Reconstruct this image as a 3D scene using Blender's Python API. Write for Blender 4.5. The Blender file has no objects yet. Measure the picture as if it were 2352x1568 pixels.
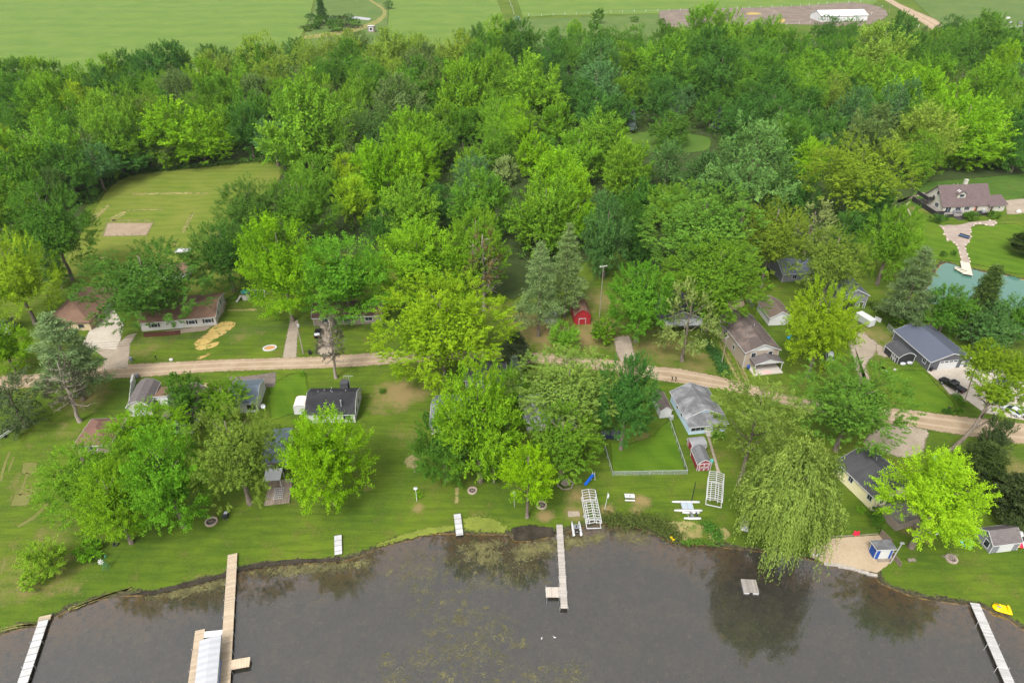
import bpy, math, random
import numpy as np
from mathutils import Vector, Matrix
R = math.radians
rnd = random.Random(7)
scene = bpy.context.scene
COL = scene.collection
# ------------------------------------------------------------------ camera
CAM_H, PITCH, FOC, CX, CY = 98.0, R(33.7), 1568.0, 1176.0, 784.0
cam_d = bpy.data.cameras.new("camera"); cam_d.lens = 24.0; cam_d.sensor_width = 36.0
cam_d.clip_start = 0.5; cam_d.clip_end = 9000
cam = bpy.data.objects.new("camera", cam_d); COL.objects.link(cam)
cam.location = (0, 0, CAM_H); cam.rotation_euler = (math.pi/2 - PITCH, 0, 0)
scene.camera = cam
# ------------------------------------------------------------------ sky and sun (bright overcast)
SUN_EL, SUN_AZ = R(52), R(205)      # azimuth clockwise from +Y: the sun stands behind the camera, a little left
w = bpy.data.worlds.new("World"); scene.world = w; w.use_nodes = True
nt = w.node_tree; nt.nodes.clear()
sky = nt.nodes.new("ShaderNodeTexSky"); sky.sky_type = 'NISHITA'; sky.sun_disc = False
sky.sun_elevation = SUN_EL; sky.sun_rotation = SUN_AZ
sky.air_density = 1.0; sky.dust_density = 4.0; sky.ozone_density = 1.0
hs = nt.nodes.new("ShaderNodeHueSaturation"); hs.inputs['Saturation'].default_value = 0.07
bg = nt.nodes.new("ShaderNodeBackground"); bg.inputs[1].default_value = 0.15
wo = nt.nodes.new("ShaderNodeOutputWorld")
nt.links.new(sky.outputs[0], hs.inputs['Color']); nt.links.new(hs.outputs[0], bg.inputs[0]); nt.links.new(bg.outputs[0], wo.inputs[0])
sun_d = bpy.data.lights.new("sun", 'SUN'); sun_d.energy = 1.4; sun_d.angle = R(12); sun_d.color = (1, .965, .9)
sun = bpy.data.objects.new("sun", sun_d); COL.objects.link(sun)
sv = Vector((math.sin(SUN_AZ)*math.cos(SUN_EL), math.cos(SUN_AZ)*math.cos(SUN_EL), math.sin(SUN_EL)))
sun.rotation_euler = (-sv).to_track_quat('-Z', 'Y').to_euler(); sun.location = sv*400
vs = scene.view_settings; vs.view_transform = 'Standard'; vs.look = 'None'; vs.exposure = 1.15; vs.gamma = 1; vs.use_curve_mapping = False
scene.cycles.max_bounces = 6; scene.cycles.diffuse_bounces = 2; scene.cycles.glossy_bounces = 2
scene.cycles.transparent_max_bounces = 12; scene.cycles.transmission_bounces = 4
scene.cycles.use_adaptive_sampling = False; scene.cycles.use_denoising = True; scene.cycles.denoiser = 'OPENIMAGEDENOISE'; scene.cycles.denoising_input_passes = 'RGB_ALBEDO_NORMAL'; scene.cycles.denoising_prefilter = 'NONE'; scene.cycles.caustics_reflective = False; scene.cycles.caustics_refractive = False

def P(x, y, z=0.0):
    """ground point seen at (x, y) of the 2352-wide photograph, at height z"""
    dx, dy = (x-CX)/FOC, (y-CY)/FOC
    d = (dx, math.cos(PITCH)-dy*math.sin(PITCH), -math.sin(PITCH)-dy*math.cos(PITCH))
    t = (z-CAM_H)/d[2]
    return Vector((d[0]*t, d[1]*t, z))
def scale_at(p):
    d = p - Vector((0, 0, CAM_H))
    return FOC/(d.y*math.cos(PITCH) - d.z*math.sin(PITCH))
def proj(p):
    d = p - Vector((0, 0, CAM_H)); zc = d.y*math.cos(PITCH) - d.z*math.sin(PITCH)
    yc = d.y*math.sin(PITCH) + d.z*math.cos(PITCH)
    return CX + FOC*d.x/zc, CY - FOC*yc/zc

# ------------------------------------------------------------------ materials
def new_mat(name):
    m = bpy.data.materials.new(name); m.use_nodes = True
    m.node_tree.nodes.clear()
    return m, m.node_tree
class NT:
    def __init__(s, name):
        s.m, s.t = new_mat(name)
    def n(s, typ, **kw):
        nd = s.t.nodes.new(typ)
        for k, v in kw.items():
            if k.startswith('i_'):
                key = k[2:]; key = int(key) if key.isdigit() else key.replace('_', ' ')
                nd.inputs[key].default_value = v
            else: setattr(nd, k, v)
        return nd
    def l(s, a, b): s.t.links.new(a, b)
    def coord(s, kind='Object', scale=(1, 1, 1), rot=(0, 0, 0)):
        tc = s.n('ShaderNodeTexCoord'); mp = s.n('ShaderNodeMapping')
        mp.inputs['Scale'].default_value = scale; mp.inputs['Rotation'].default_value = rot
        s.l(tc.outputs[kind], mp.inputs[0]); return mp.outputs[0]
    def noise(s, vec, scale, detail=3, rough=.55, dist=0):
        nd = s.n('ShaderNodeTexNoise'); nd.inputs['Scale'].default_value = scale
        nd.inputs['Detail'].default_value = detail; nd.inputs['Roughness'].default_value = rough
        nd.inputs['Distortion'].default_value = dist
        if vec is not None: s.l(vec, nd.inputs['Vector'])
        return nd.outputs['Fac']
    def ramp(s, fac, stops):
        r = s.n('ShaderNodeValToRGB'); e = r.color_ramp.elements
        while len(e) < len(stops): e.new(.5)
        for el, (p, c) in zip(e, stops):
            el.position = p; el.color = (c[0], c[1], c[2], 1) if hasattr(c, '__len__') else (c, c, c, 1)
        s.l(fac, r.inputs[0]); return r.outputs[0]
    def mix(s, fac, a, b, mode='MIX'):
        m = s.n('ShaderNodeMix', data_type='RGBA', blend_type=mode)
        for sock, v in ((m.inputs[0], fac), (m.inputs[6], a), (m.inputs[7], b)):
            if hasattr(v, 'links'): s.l(v, sock)
            elif hasattr(v, '__len__'): sock.default_value = (v[0], v[1], v[2], 1)
            else: sock.default_value = v
        return m.outputs[2]
    def math(s, op, a, b=None, c=None, clamp=False):
        m = s.n('ShaderNodeMath', operation=op, use_clamp=clamp)
        for i, v in enumerate((a, b, c)):
            if v is None: continue
            if hasattr(v, 'links'): s.l(v, m.inputs[i])
            else: m.inputs[i].default_value = v
        return m.outputs[0]
    def rng(s, v, a, b, c=0., d=1., smooth=False):
        m = s.n('ShaderNodeMapRange'); m.clamp = True
        if smooth: m.interpolation_type = 'SMOOTHSTEP'
        s.l(v, m.inputs[0])
        for i, q in enumerate((a, b, c, d)): m.inputs[i+1].default_value = q
        return m.outputs[0]
    def attr(s, name):
        a = s.n('ShaderNodeAttribute'); a.attribute_name = name; return a.outputs['Fac']
    def bsdf(s, color, rough=.8, metal=0., spec=.3, bump=None, bstr=.3, bdist=.05, alpha=None):
        b = s.n('ShaderNodeBsdfPrincipled')
        if hasattr(color, 'links'): s.l(color, b.inputs['Base Color'])
        else: b.inputs['Base Color'].default_value = (*color, 1)
        if hasattr(rough, 'links'): s.l(rough, b.inputs['Roughness'])
        else: b.inputs['Roughness'].default_value = rough
        b.inputs['Metallic'].default_value = metal; b.inputs['Specular IOR Level'].default_value = spec
        if bump is not None:
            bp = s.n('ShaderNodeBump'); bp.inputs['Strength'].default_value = bstr; bp.inputs['Distance'].default_value = bdist
            s.l(bump, bp.inputs['Height']); s.l(bp.outputs[0], b.inputs['Normal'])
        return b.outputs[0]
    def out(s, sh):
        o = s.n('ShaderNodeOutputMaterial'); s.l(sh, o.inputs[0]); return s.m
def hexc(r, g, b):
    f = lambda v: (v/255/12.92 if v <= 10 else ((v/255+.055)/1.055)**2.4)
    return (f(r), f(g), f(b))
def paint(name, col, rough=.6, var=.12, scale=2., metal=0., spec=.3, dirt=None):
    """plain painted/plastic/wood surface with slight mottling"""
    t = NT(name); v = t.coord()
    n1 = t.noise(v, scale, 4); n2 = t.noise(v, scale*9, 2)
    f = t.math('ADD', t.math('MULTIPLY', n1, .7), t.math('MULTIPLY', n2, .3))
    k = t.rng(f, .3, .7, 1-var, 1+var)
    mul = t.n('ShaderNodeVectorMath', operation='SCALE'); mul.inputs[0].default_value = col; t.l(k, mul.inputs['Scale'])
    c = mul.outputs[0]
    if dirt: c = t.mix(t.rng(t.noise(v, scale*.6, 5, .6, .6), .52, .7, 0, .55), c, dirt)
    return t.out(t.bsdf(c, rough, metal, spec))
def shingle(name, col, col2, streak=.5):
    """asphalt shingles: courses, blotches, weather streaks"""
    t = NT(name); v = t.coord()
    b = t.n('ShaderNodeTexBrick'); b.inputs['Scale'].default_value = 1.0
    b.inputs['Brick Width'].default_value = .9; b.inputs['Row Height'].default_value = .28; b.inputs['Mortar Size'].default_value = .012
    b.inputs['Color1'].default_value = (*col, 1); b.inputs['Color2'].default_value = (*[c*1.25 for c in col], 1); b.inputs['Mortar'].default_value = (*[c*.6 for c in col], 1)
    tc = t.coord(scale=(1, 1, 1)); t.l(tc, b.inputs['Vector'])
    st = t.noise(t.coord(scale=(.35, .35, .35)), 1.0, 5, .6, .4)
    c = t.mix(t.rng(st, .45, .68, 0, streak), b.outputs[0], col2)
    c = t.mix(t.rng(t.noise(v, 22, 2), .35, .7, 0, .35), c, [q*.72 for q in col])
    return t.out(t.bsdf(c, .9, 0, .15))
def metal_roof(name, col, pitch=.45, axis=0, rough=.45, dirt=None):
    t = NT(name); v = t.coord()
    wv = t.n('ShaderNodeTexWave', bands_direction='X' if axis == 0 else 'Y'); t.l(v, wv.inputs[0])
    wv.inputs['Scale'].default_value = 1/(pitch*2)*.97; wv.inputs['Distortion'].default_value = 0
    k = t.rng(wv.outputs['Fac'], .75, 1., 0, .35)
    c = t.mix(k, col, [q*.62 for q in col])
    c = t.mix(t.rng(t.noise(v, .5, 4), .4, .75, 0, .3), c, dirt or [q*1.25 for q in col])
    return t.out(t.bsdf(c, rough, 0, .4, bump=wv.outputs['Fac'], bstr=.4, bdist=.03))
def siding(name, col, pitch=.2, vert=False, var=.1):
    t = NT(name); v = t.coord()
    wv = t.n('ShaderNodeTexWave', bands_direction='Z', wave_profile='SAW')
    if vert: wv.bands_direction = 'DIAGONAL'
    t.l(v, wv.inputs[0]); wv.inputs['Scale'].default_value = 1/(pitch*2*math.pi)*3.14
    c = t.mix(t.rng(wv.outputs['Fac'], .0, .25, .3, 0), col, [q*.6 for q in col])
    c = t.mix(t.rng(t.noise(v, 1.2, 4), .35, .7, 0, var*2), c, [q*.8 for q in col])
    return t.out(t.bsdf(c, .65, 0, .25))
def planks(name, col, pitch=.15, axis='Y', var=.35):
    t = NT(name); v = t.coord()
    sep = t.n('ShaderNodeSeparateXYZ'); t.l(v, sep.inputs[0]); a = sep.outputs[axis]
    q = t.math('DIVIDE', a, pitch); cell = t.math('FLOOR', q); fr = t.math('FRACT', q)
    wn = t.n('ShaderNodeTexWhiteNoise', noise_dimensions='1D'); t.l(cell, wn.inputs['W'])
    k = t.rng(wn.outputs['Value'], 0, 1, 1-var, 1+var*.5)
    mul = t.n('ShaderNodeVectorMath', operation='SCALE'); mul.inputs[0].default_value = col; t.l(k, mul.inputs['Scale'])
    c = t.mix(t.math('LESS_THAN', fr, .1), mul.outputs[0], [x*.35 for x in col])
    c = t.mix(t.rng(t.noise(v, 1.3, 5, .6), .4, .72, 0, .5), c, [x*.62 for x in col])
    return t.out(t.bsdf(c, .85, 0, .15))
def glass_dark(name, col=(.015, .02, .025)):
    t = NT(name); v = t.coord()
    c = t.mix(t.rng(t.noise(v, 1.5, 2), .4, .7), col, [q*3 for q in col])
    return t.out(t.bsdf(c, .2, 0, .3))
# ------------------------------------------------------------------ mesh builder
class MB:
    def __init__(s): s.v, s.f, s.mi = [], [], []
    def add(s, vs, fs, m=0):
        o = len(s.v); s.v += [tuple(x) for x in vs]
        s.f += [tuple(i+o for i in f) for f in fs]; s.mi += [m]*len(fs); return s
    def box(s, x0, x1, y0, y1, z0, z1, m=0):
        return s.add([(x0,y0,z0),(x1,y0,z0),(x1,y1,z0),(x0,y1,z0),(x0,y0,z1),(x1,y0,z1),(x1,y1,z1),(x0,y1,z1)],
              [(0,3,2,1),(4,5,6,7),(0,1,5,4),(1,2,6,5),(2,3,7,6),(3,0,4,7)], m)
    def bar(s, a, b, wd, ht=None, m=0):
        """box beam from a to b with width wd (horizontal) and height ht"""
        a, b = Vector(a), Vector(b); d = (b-a).normalized(); ht = ht or wd
        up = Vector((0, 0, 1)) if abs(d.z) < .95 else Vector((0, 1, 0))
        sx = d.cross(up).normalized()*wd/2; sz = sx.cross(d).normalized()*ht/2
        vs = [p+i*sx+j*sz for p in (a, b) for i, j in ((-1,-1),(1,-1),(1,1),(-1,1))]
        return s.add(vs, [(0,1,2,3),(7,6,5,4),(0,4,5,1),(1,5,6,2),(2,6,7,3),(3,7,4,0)], m)
    def tube(s, pts, rad, n=8, m=0, cap=True):
        pts = [Vector(p) for p in pts]; rad = rad if hasattr(rad, '__len__') else [rad]*len(pts)
        vs, fs = [], []
        for i, p in enumerate(pts):
            d = (pts[min(i+1, len(pts)-1)] - pts[max(i-1, 0)]).normalized()
            up = Vector((0, 0, 1)) if abs(d.z) < .9 else Vector((1, 0, 0))
            a = d.cross(up).normalized(); b = d.cross(a)
            for k in range(n):
                q = 2*math.pi*k/n; vs.append(p + (a*math.cos(q)+b*math.sin(q))*rad[i])
        for i in range(len(pts)-1):
            for k in range(n):
                fs.append((i*n+k, i*n+(k+1) % n, (i+1)*n+(k+1) % n, (i+1)*n+k))
        if cap: fs += [tuple(range(n-1, -1, -1)), tuple((len(pts)-1)*n+k for k in range(n))]
        return s.add(vs, fs, m)
    def prism(s, poly, z0, z1, m=0):
        n = len(poly)
        vs = [(p[0], p[1], z0) for p in poly] + [(p[0], p[1], z1) for p in poly]
        return s.add(vs, [tuple(range(n-1, -1, -1)), tuple(range(n, 2*n))] + [(i, (i+1) % n, n+(i+1) % n, n+i) for i in range(n)], m)
    def extrude(s, poly, axis, t0, t1, m=0):
        """closed polygon of (u, z) swept along axis 'x' or 'y'"""
        n = len(poly); g = (lambda u, z, t: (u, t, z)) if axis == 'y' else (lambda u, z, t: (t, -u, z))
        vs = [g(u, z, t0) for u, z in poly] + [g(u, z, t1) for u, z in poly]
        return s.add(vs, [tuple(range(n)), tuple(range(2*n-1, n-1, -1))] + [(i, n+i, n+(i+1) % n, (i+1) % n) for i in range(n)], m)
    def lathe(s, prof, n=16, c=(0, 0, 0), m=0, sx=1, sy=1):
        vs, fs = [], []
        for r, z in prof:
            for k in range(n):
                a = 2*math.pi*k/n; vs.append((c[0]+r*sx*math.cos(a), c[1]+r*sy*math.sin(a), c[2]+z))
        for i in range(len(prof)-1):
            for k in range(n): fs.append((i*n+k, i*n+(k+1) % n, (i+1)*n+(k+1) % n, (i+1)*n+k))
        fs += [tuple(range(n-1, -1, -1)), tuple((len(prof)-1)*n+k for k in range(n))]
        return s.add(vs, fs, m)
    def ball(s, c, r, n=10, m=0):
        r = r if hasattr(r, '__len__') else (r, r, r)
        prof = [(max(.001, math.sin(math.pi*i/n)), -math.cos(math.pi*i/n)) for i in range(n+1)]
        o = len(s.v); s.lathe(prof, n*2, (0, 0, 0), m)
        for i in range(o, len(s.v)):
            x, y, z = s.v[i]; s.v[i] = (c[0]+x*r[0], c[1]+y*r[1], c[2]+z*r[2])
        return s
    def build(s, name, mats, parent=None, smooth=False, loc=None, rz=0):
        me = bpy.data.meshes.new(name); me.from_pydata(s.v, [], s.f)
        for m in (mats if isinstance(mats, (list, tuple)) else [mats]): me.materials.append(m)
        me.polygons.foreach_set('material_index', s.mi)
        if smooth: me.polygons.foreach_set('use_smooth', [True]*len(s.f))
        me.update()
        o = bpy.data.objects.new(name, me); COL.objects.link(o)
        if parent: o.parent = parent
        if loc is not None: o.location = loc
        o.rotation_euler.z = rz
        return o
def tag(o, label=None, cat=None, group=None, kind=None):
    if label: o['label'] = label
    if cat: o['category'] = cat
    if group: o['group'] = group
    if kind: o['kind'] = kind
    return o
def thing(name, label, cat, loc=(0, 0, 0), rz=0, group=None):
    o = bpy.data.objects.new(name, None); COL.objects.link(o); o.empty_display_size = .5
    o.location = loc; o.rotation_euler.z = rz
    return tag(o, label, cat, group)
def dup(root, loc, rz=0, label=None, group=None, scale=None):
    r = root.copy(); COL.objects.link(r); r.location = loc; r.rotation_euler.z = rz
    if label: r['label'] = label
    if group: r['group'] = group
    if scale: r.scale = scale
    for ch in list(root.children):
        c = ch.copy(); COL.objects.link(c); c.parent = r
        for g in ch.children:
            d = g.copy(); COL.objects.link(d); d.parent = c
    return r
def frame(a, b):
    """ground frame of a front edge given by two photograph points"""
    a, b = P(*a), P(*b); e = (b-a); wd = e.length; rz = math.atan2(e.y, e.x)
    return a, b, wd, rz, Vector((-e.y, e.x, 0))/wd
# ------------------------------------------------------------------ shoreline and ground
WATER_Z = -0.22
SHORE_PX = [(-420,1720),(-200,1560),(0,1459),(80,1437),(110,1424),(160,1400),(213,1380),(293,1368),(350,1366),(400,1353),(460,1338),(520,1323),(560,1308),(640,1296),(720,1292),(784,1288),(830,1276),(887,1254),(951,1238),(984,1227),(1037,1225),(1100,1227),(1167,1228),(1181,1242),(1227,1240),(1277,1228),(1330,1212),(1384,1204),(1451,1207),(1501,1226),(1541,1243),(1568,1247),(1620,1252),(1678,1259),(1740,1266),(1795,1271),(1868,1287),(1898,1297),(1955,1305),(2011,1319),(2015,1334),(2068,1359),(2101,1370),(2151,1380),(2231,1390),(2255,1394),(2281,1407),(2315,1420),(2352,1447),(2460,1490),(2700,1640)]
shore = np.array([P(x, y, WATER_Z)[:2] for x, y in SHORE_PX])
def smooth_line(p, n=4):
    p = np.asarray(p, float); out = []
    for i in range(len(p)-1):
        p0, p1, p2, p3 = p[max(i-1, 0)], p[i], p[i+1], p[min(i+2, len(p)-1)]
        for t in np.linspace(0, 1, n, endpoint=False):
            out.append(.5*((2*p1)+(-p0+p2)*t+(2*p0-5*p1+4*p2-p3)*t*t+(-p0+3*p1-3*p2+p3)*t**3))
    out.append(p[-1]); return np.array(out)
shore = smooth_line(shore, 3)
shore = np.vstack([[-2500, shore[0, 1]-2*(shore[1, 1]-shore[0, 1])-200], shore, [2500, shore[-1, 1]-200]])
lake_poly = np.vstack([shore, [[2500, -2500], [-2500, -2500]]])
POND_PX = [(2140,640),(2165,604),(2203,612),(2235,618),(2255,625),(2300,630),(2352,643),(2440,655),(2440,790),(2352,770),(2290,735),(2235,720),(2180,700),(2120,690)]
pond_poly = smooth_line([P(x, y, WATER_Z)[:2] for x, y in POND_PX+POND_PX[:1]], 4)[:-1]
CREEK_PX = [(1425,352),(1470,352),(1500,356),(1560,362),(1625,366),(1640,385),(1600,395),(1500,392),(1430,380)]
creek_poly = smooth_line([P(x, y, WATER_Z)[:2] for x, y in CREEK_PX+CREEK_PX[:1]], 4)[:-1]
def seg_dist(pts, poly, closed=True):
    a = poly; b = np.roll(poly, -1, 0) if closed else poly[1:]
    if not closed: a = poly[:-1]
    best = np.full(len(pts), 1e9)
    for p, q in zip(a, b):
        d = q-p; L = (d*d).sum()+1e-9
        t = np.clip(((pts-p)@d)/L, 0, 1)
        best = np.minimum(best, np.hypot(*(pts-p-t[:, None]*d).T))
    return best
def inside(pts, poly):
    x, y = pts[:, 0], pts[:, 1]; c = np.zeros(len(pts), bool)
    for (x0, y0), (x1, y1) in zip(poly, np.roll(poly, -1, 0)):
        m = ((y0 > y) != (y1 > y)) & (x < (x1-x0)*(y-y0)/(y1-y0+1e-12)+x0); c ^= m
    return c
def grow(start, step, ratio, end):
    out = [start]
    while abs(out[-1]) < end: out.append(out[-1]+step); step *= ratio
    return out
xs = np.arange(-112, 112.01, .8); ys = np.arange(46, 124.01, .8)
xs = np.array(sorted(grow(-112.8, -.9, 1.09, 4000)) + list(xs) + grow(112.8, .9, 1.09, 4000))
yb = [46]; st = .9
while yb[-1] > -2400: yb.append(yb[-1]-st); st *= 1.15
yf = [124]; st = .9
while yf[-1] < 9000: yf.append(yf[-1]+st); st = min(st*1.03, 6) if yf[-1] < 420 else st*1.12
ys = np.array(sorted(yb[1:]) + list(ys) + yf[1:])
GX, GY = np.meshgrid(xs, ys); pts = np.stack([GX.ravel(), GY.ravel()], 1)
sd = np.full(len(pts), 60.0)
near = (np.abs(pts[:, 0]) < 2600) & (pts[:, 1] < 125)
sd[near] = np.where(inside(pts[near], lake_poly), -1, 1)*seg_dist(pts[near], shore, False)
for poly in (pond_poly, creek_poly):
    lo, hi = poly.min(0)-25, poly.max(0)+25
    k = np.all((pts > lo) & (pts < hi), 1)
    s2 = np.where(inside(pts[k], poly), -1, 1)*seg_dist(pts[k], poly)
    sd[k] = np.where(np.abs(s2) < np.abs(sd[k]), s2, sd[k])
gz = np.where(sd > 0, np.clip(sd*.22+WATER_Z, WATER_Z, 0), WATER_Z - np.clip(-sd*.13, 0, 1.7))
# worn, yellowed lawn: (x, y, radius in metres, strength)
WORN = [(1500,575,0,0)]
WORN += [(915,905,7,.85),(880,930,5,.5),(960,900,5,.6),(925,1000,6,.35),(1130,705,4,.5),(200,915,7,.6),(150,1000,9,.3),(60,1120,8,.35),(120,1230,8,.35),(60,1330,9,.45),(150,1330,6,.45),(1310,880,12,.5),(1330,1135,3.5,.7),(1320,1175,3,.7),(1395,1170,2,.9),(1385,690,9,.6),(1380,760,10,.6),(1250,760,12,.8),(1330,775,9,.85),(1210,740,8,.8),(1440,800,8,.5),(1520,800,12,.55),(1600,830,8,.55),(2000,770,8,.6),(2090,1215,2.5,.6),(2130,1240,2,.6),(2300,1070,9,.5),(2340,1090,6,.6),(1660,1040,6,.25),(1740,1100,5,.3),(1470,1150,2.2,.9),(1460,1170,1.6,.7),(2010,800,6,.6),(960,1165,1.6,.8),(1185,1110,8,.2),(1250,1185,2,.9),(845,1120,1.5,.5),(470,1330,5,.25),(540,1180,2,.3),(330,800,8,.35),(560,770,7,.35),(1100,1200,7,.2),(740,1000,8,.12),(700,1180,14,.12),(1480,1010,4,.45),(1540,1040,4,.4),(1780,900,5,.5),(2110,480,5,.6)]
worn = np.zeros(len(pts))
for x, y, r, s in WORN:
    if r == 0: continue
    c = P(x, y); k = np.exp(-((pts[:, 0]-c.x)**2+(pts[:, 1]-c.y)**2)/(2*(r*.6)**2)); worn = np.maximum(worn, s*k)
me = bpy.data.meshes.new("ground"); nx, ny = len(xs), len(ys)
vtx = np.stack([pts[:, 0], pts[:, 1], gz], 1)
i0 = (np.arange(ny-1)[:, None]*nx + np.arange(nx-1)[None]).ravel()
quads = np.stack([i0, i0+1, i0+nx+1, i0+nx], 1)
def np_mesh(me, v, q, smooth=False):
    n = q.shape[1]
    me.vertices.add(len(v)); me.vertices.foreach_set('co', np.ascontiguousarray(v, np.float32).ravel())
    me.loops.add(q.size); me.loops.foreach_set('vertex_index', np.ascontiguousarray(q, np.int32).ravel())
    me.polygons.add(len(q)); me.polygons.foreach_set('loop_start', np.arange(0, q.size, n, dtype=np.int32))
    me.polygons.foreach_set('loop_total', np.full(len(q), n, np.int32))
    if smooth: me.polygons.foreach_set('use_smooth', np.ones(len(q), bool))
    me.update(calc_edges=True)
np_mesh(me, vtx, quads, True)
for nm, arr in (('sd', np.clip(sd, -40, 60)), ('worn', worn)):
    a = me.attributes.new(nm, 'FLOAT', 'POINT'); a.data.foreach_set('value', arr.astype(np.float32))
def grass_color(t, v, base, lite, dry, dark, worn=None):
    n1 = t.noise(v, .045, 5, .65, .4); n2 = t.noise(v, .3, 5, .65); n3 = t.noise(v, 2.6, 4, .7); n4 = t.noise(v, 12, 2, .6)
    st = t.noise(t.coord(scale=(.10, .9, 1), rot=(0, 0, .35)), 1.0, 4, .6, .6)
    c = t.mix(t.rng(n1, .36, .64), base, lite)
    c = t.mix(t.rng(st, .42, .68, 0, .6), c, dark)
    c = t.mix(t.rng(n2, .45, .70, 0, .7), c, dark)
    c = t.mix(t.rng(n3, .50, .74, 0, .5), c, lite)
    c = t.mix(t.rng(n4, .38, .68, 0, .45), c, dark)
    d = t.rng(t.math('ADD', t.math('MULTIPLY', n2, .45), t.math('ADD', t.math('MULTIPLY', n1, .3), t.math('MULTIPLY', n3, .25))), .52, .66, 0, .65)
    c = t.mix(d, c, dry)
    if worn is not None:
        k = t.math('ADD', worn, t.math('MULTIPLY', t.math('SUBTRACT', n2, .5), 1.1))
        k = t.math('ADD', k, t.math('MULTIPLY', t.math('SUBTRACT', n3, .5), .7))
        k = t.math('MULTIPLY', t.rng(k, .22, .75), t.rng(worn, .02, .2))
        c = t.mix(k, c, (.19, .145, .06))
    return c, n3, n4
t = NT("lawn"); v = t.coord()
gc, n3, n4 = grass_color(t, v, (.066, .108, .009), (.112, .158, .012), (.165, .135, .036), (.028, .062, .007), t.attr('worn'))
sdA = t.attr('sd'); edge = t.noise(v, .35, 5, .7); e2 = t.noise(v, 2.2, 4, .7)
wob = t.math('ADD', t.math('MULTIPLY', t.math('SUBTRACT', edge, .5), 3.6), t.math('MULTIPLY', t.math('SUBTRACT', e2, .5), 1.4))
sdn = t.math('ADD', sdA, wob)
mud = t.mix(t.rng(e2, .4, .65), (.022, .018, .013), (.085, .07, .045))
mud = t.mix(t.rng(t.noise(v, 7, 3, .7), .5, .7), mud, (.05, .065, .015))
c = t.mix(t.rng(sdn, .75, 1.15), mud, gc)
bn = t.noise(v, .18, 5, .65, .5); bn2 = t.noise(v, 1.1, 5, .7)
bed = t.mix(t.rng(bn, .40, .62), (.085, .076, .064), (.20, .165, .115))
bed = t.mix(t.rng(bn2, .52, .70, 0, .75), bed, (.36, .275, .17))
bed = t.mix(t.rng(t.math('ADD', sdA, t.math('MULTIPLY', bn, 6.)), -5, 2.5), bed, (.52, .26, .055))
bed = t.mix(t.rng(t.noise(v, .9, 5, .75), .50, .62, 0, .8), bed, (.045, .042, .022))
vo = t.n('ShaderNodeTexVoronoi'); vo.inputs['Scale'].default_value = .16; vo.inputs['Randomness'].default_value = 1
t.l(v, vo.inputs['Vector'])
sp = t.math('MULTIPLY', t.rng(vo.outputs['Distance'], .07, .10, 1, 0), t.rng(t.noise(v, .12, 1), .5, .56))
bed = t.mix(t.math('MULTIPLY', sp, .8), bed, (.38, .27, .15))
c = t.mix(t.rng(sdA, -.25, .05), bed, c)
lawn_mat = t.out(t.bsdf(c, .95, 0, .1, bump=t.math('ADD', n3, n4), bstr=.6, bdist=.06))
me.materials.append(lawn_mat)
ground = bpy.data.objects.new("ground", me); COL.objects.link(ground); tag(ground, kind='structure')
# ------------------------------------------------------------------ water
def water_mat(name, tint, body, bodyfac, ior=1.6, rough=.03):
    t = NT(name); v = t.coord()
    nb = t.noise(v, 1.6, 3, .6); nb2 = t.noise(v, .2, 2, .5)
    bp = t.n('ShaderNodeBump'); bp.inputs['Strength'].default_value = .10; bp.inputs['Distance'].default_value = .05
    t.l(t.math('ADD', nb, nb2), bp.inputs['Height'])
    fr = t.n('ShaderNodeFresnel'); fr.inputs['IOR'].default_value = ior; t.l(bp.outputs[0], fr.inputs['Normal'])
    gl = t.n('ShaderNodeBsdfGlossy'); gl.inputs['Roughness'].default_value = rough; gl.inputs['Color'].default_value = (1, 1, 1, 1); t.l(bp.outputs[0], gl.inputs['Normal'])
    tr = t.n('ShaderNodeBsdfTransparent'); tr.inputs[0].default_value = (*tint, 1)
    df = t.n('ShaderNodeBsdfDiffuse'); df.inputs[0].default_value = (*body, 1)
    m1 = t.n('ShaderNodeMixShader'); m1.inputs[0].default_value = bodyfac; t.l(tr.outputs[0], m1.inputs[1]); t.l(df.outputs[0], m1.inputs[2])
    m2 = t.n('ShaderNodeMixShader'); t.l(fr.outputs[0], m2.inputs[0]); t.l(m1.outputs[0], m2.inputs[1]); t.l(gl.outputs[0], m2.inputs[2])
    return t.out(m2.outputs[0])
lake_mat = water_mat("lake_water", (.88, .84, .77), (.14, .135, .115), .16, 2.05)
def flat(name, poly, z, mat, kind='structure', label=None):
    poly = np.asarray(poly)
    if np.sum(poly[:, 0]*np.roll(poly[:, 1], -1)-np.roll(poly[:, 0], -1)*poly[:, 1]) < 0: poly = poly[::-1]
    me = bpy.data.meshes.new(name); me.from_pydata([(p[0], p[1], z) for p in poly], [], [tuple(range(len(poly)))])
    me.materials.append(mat); o = bpy.data.objects.new(name, me); COL.objects.link(o); tag(o, kind=kind); return o
lp = np.vstack([shore + np.array([0, 1.5]), [[2500, -2500], [-2500, -2500]]])
flat("lake_water", lp[::-1], WATER_Z, lake_mat)
def expand(poly, d):
    c = poly.mean(0); q = poly-c; return c + q*(1+d/np.maximum(np.hypot(*q.T), .1))[:, None]
flat("pond_water", expand(pond_poly, .8), WATER_Z, water_mat("pond_water", (.5, .62, .6), (.060, .150, .115), .9, 1.4))
flat("creek_water", expand(creek_poly, .6), WATER_Z, lake_mat)
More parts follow.
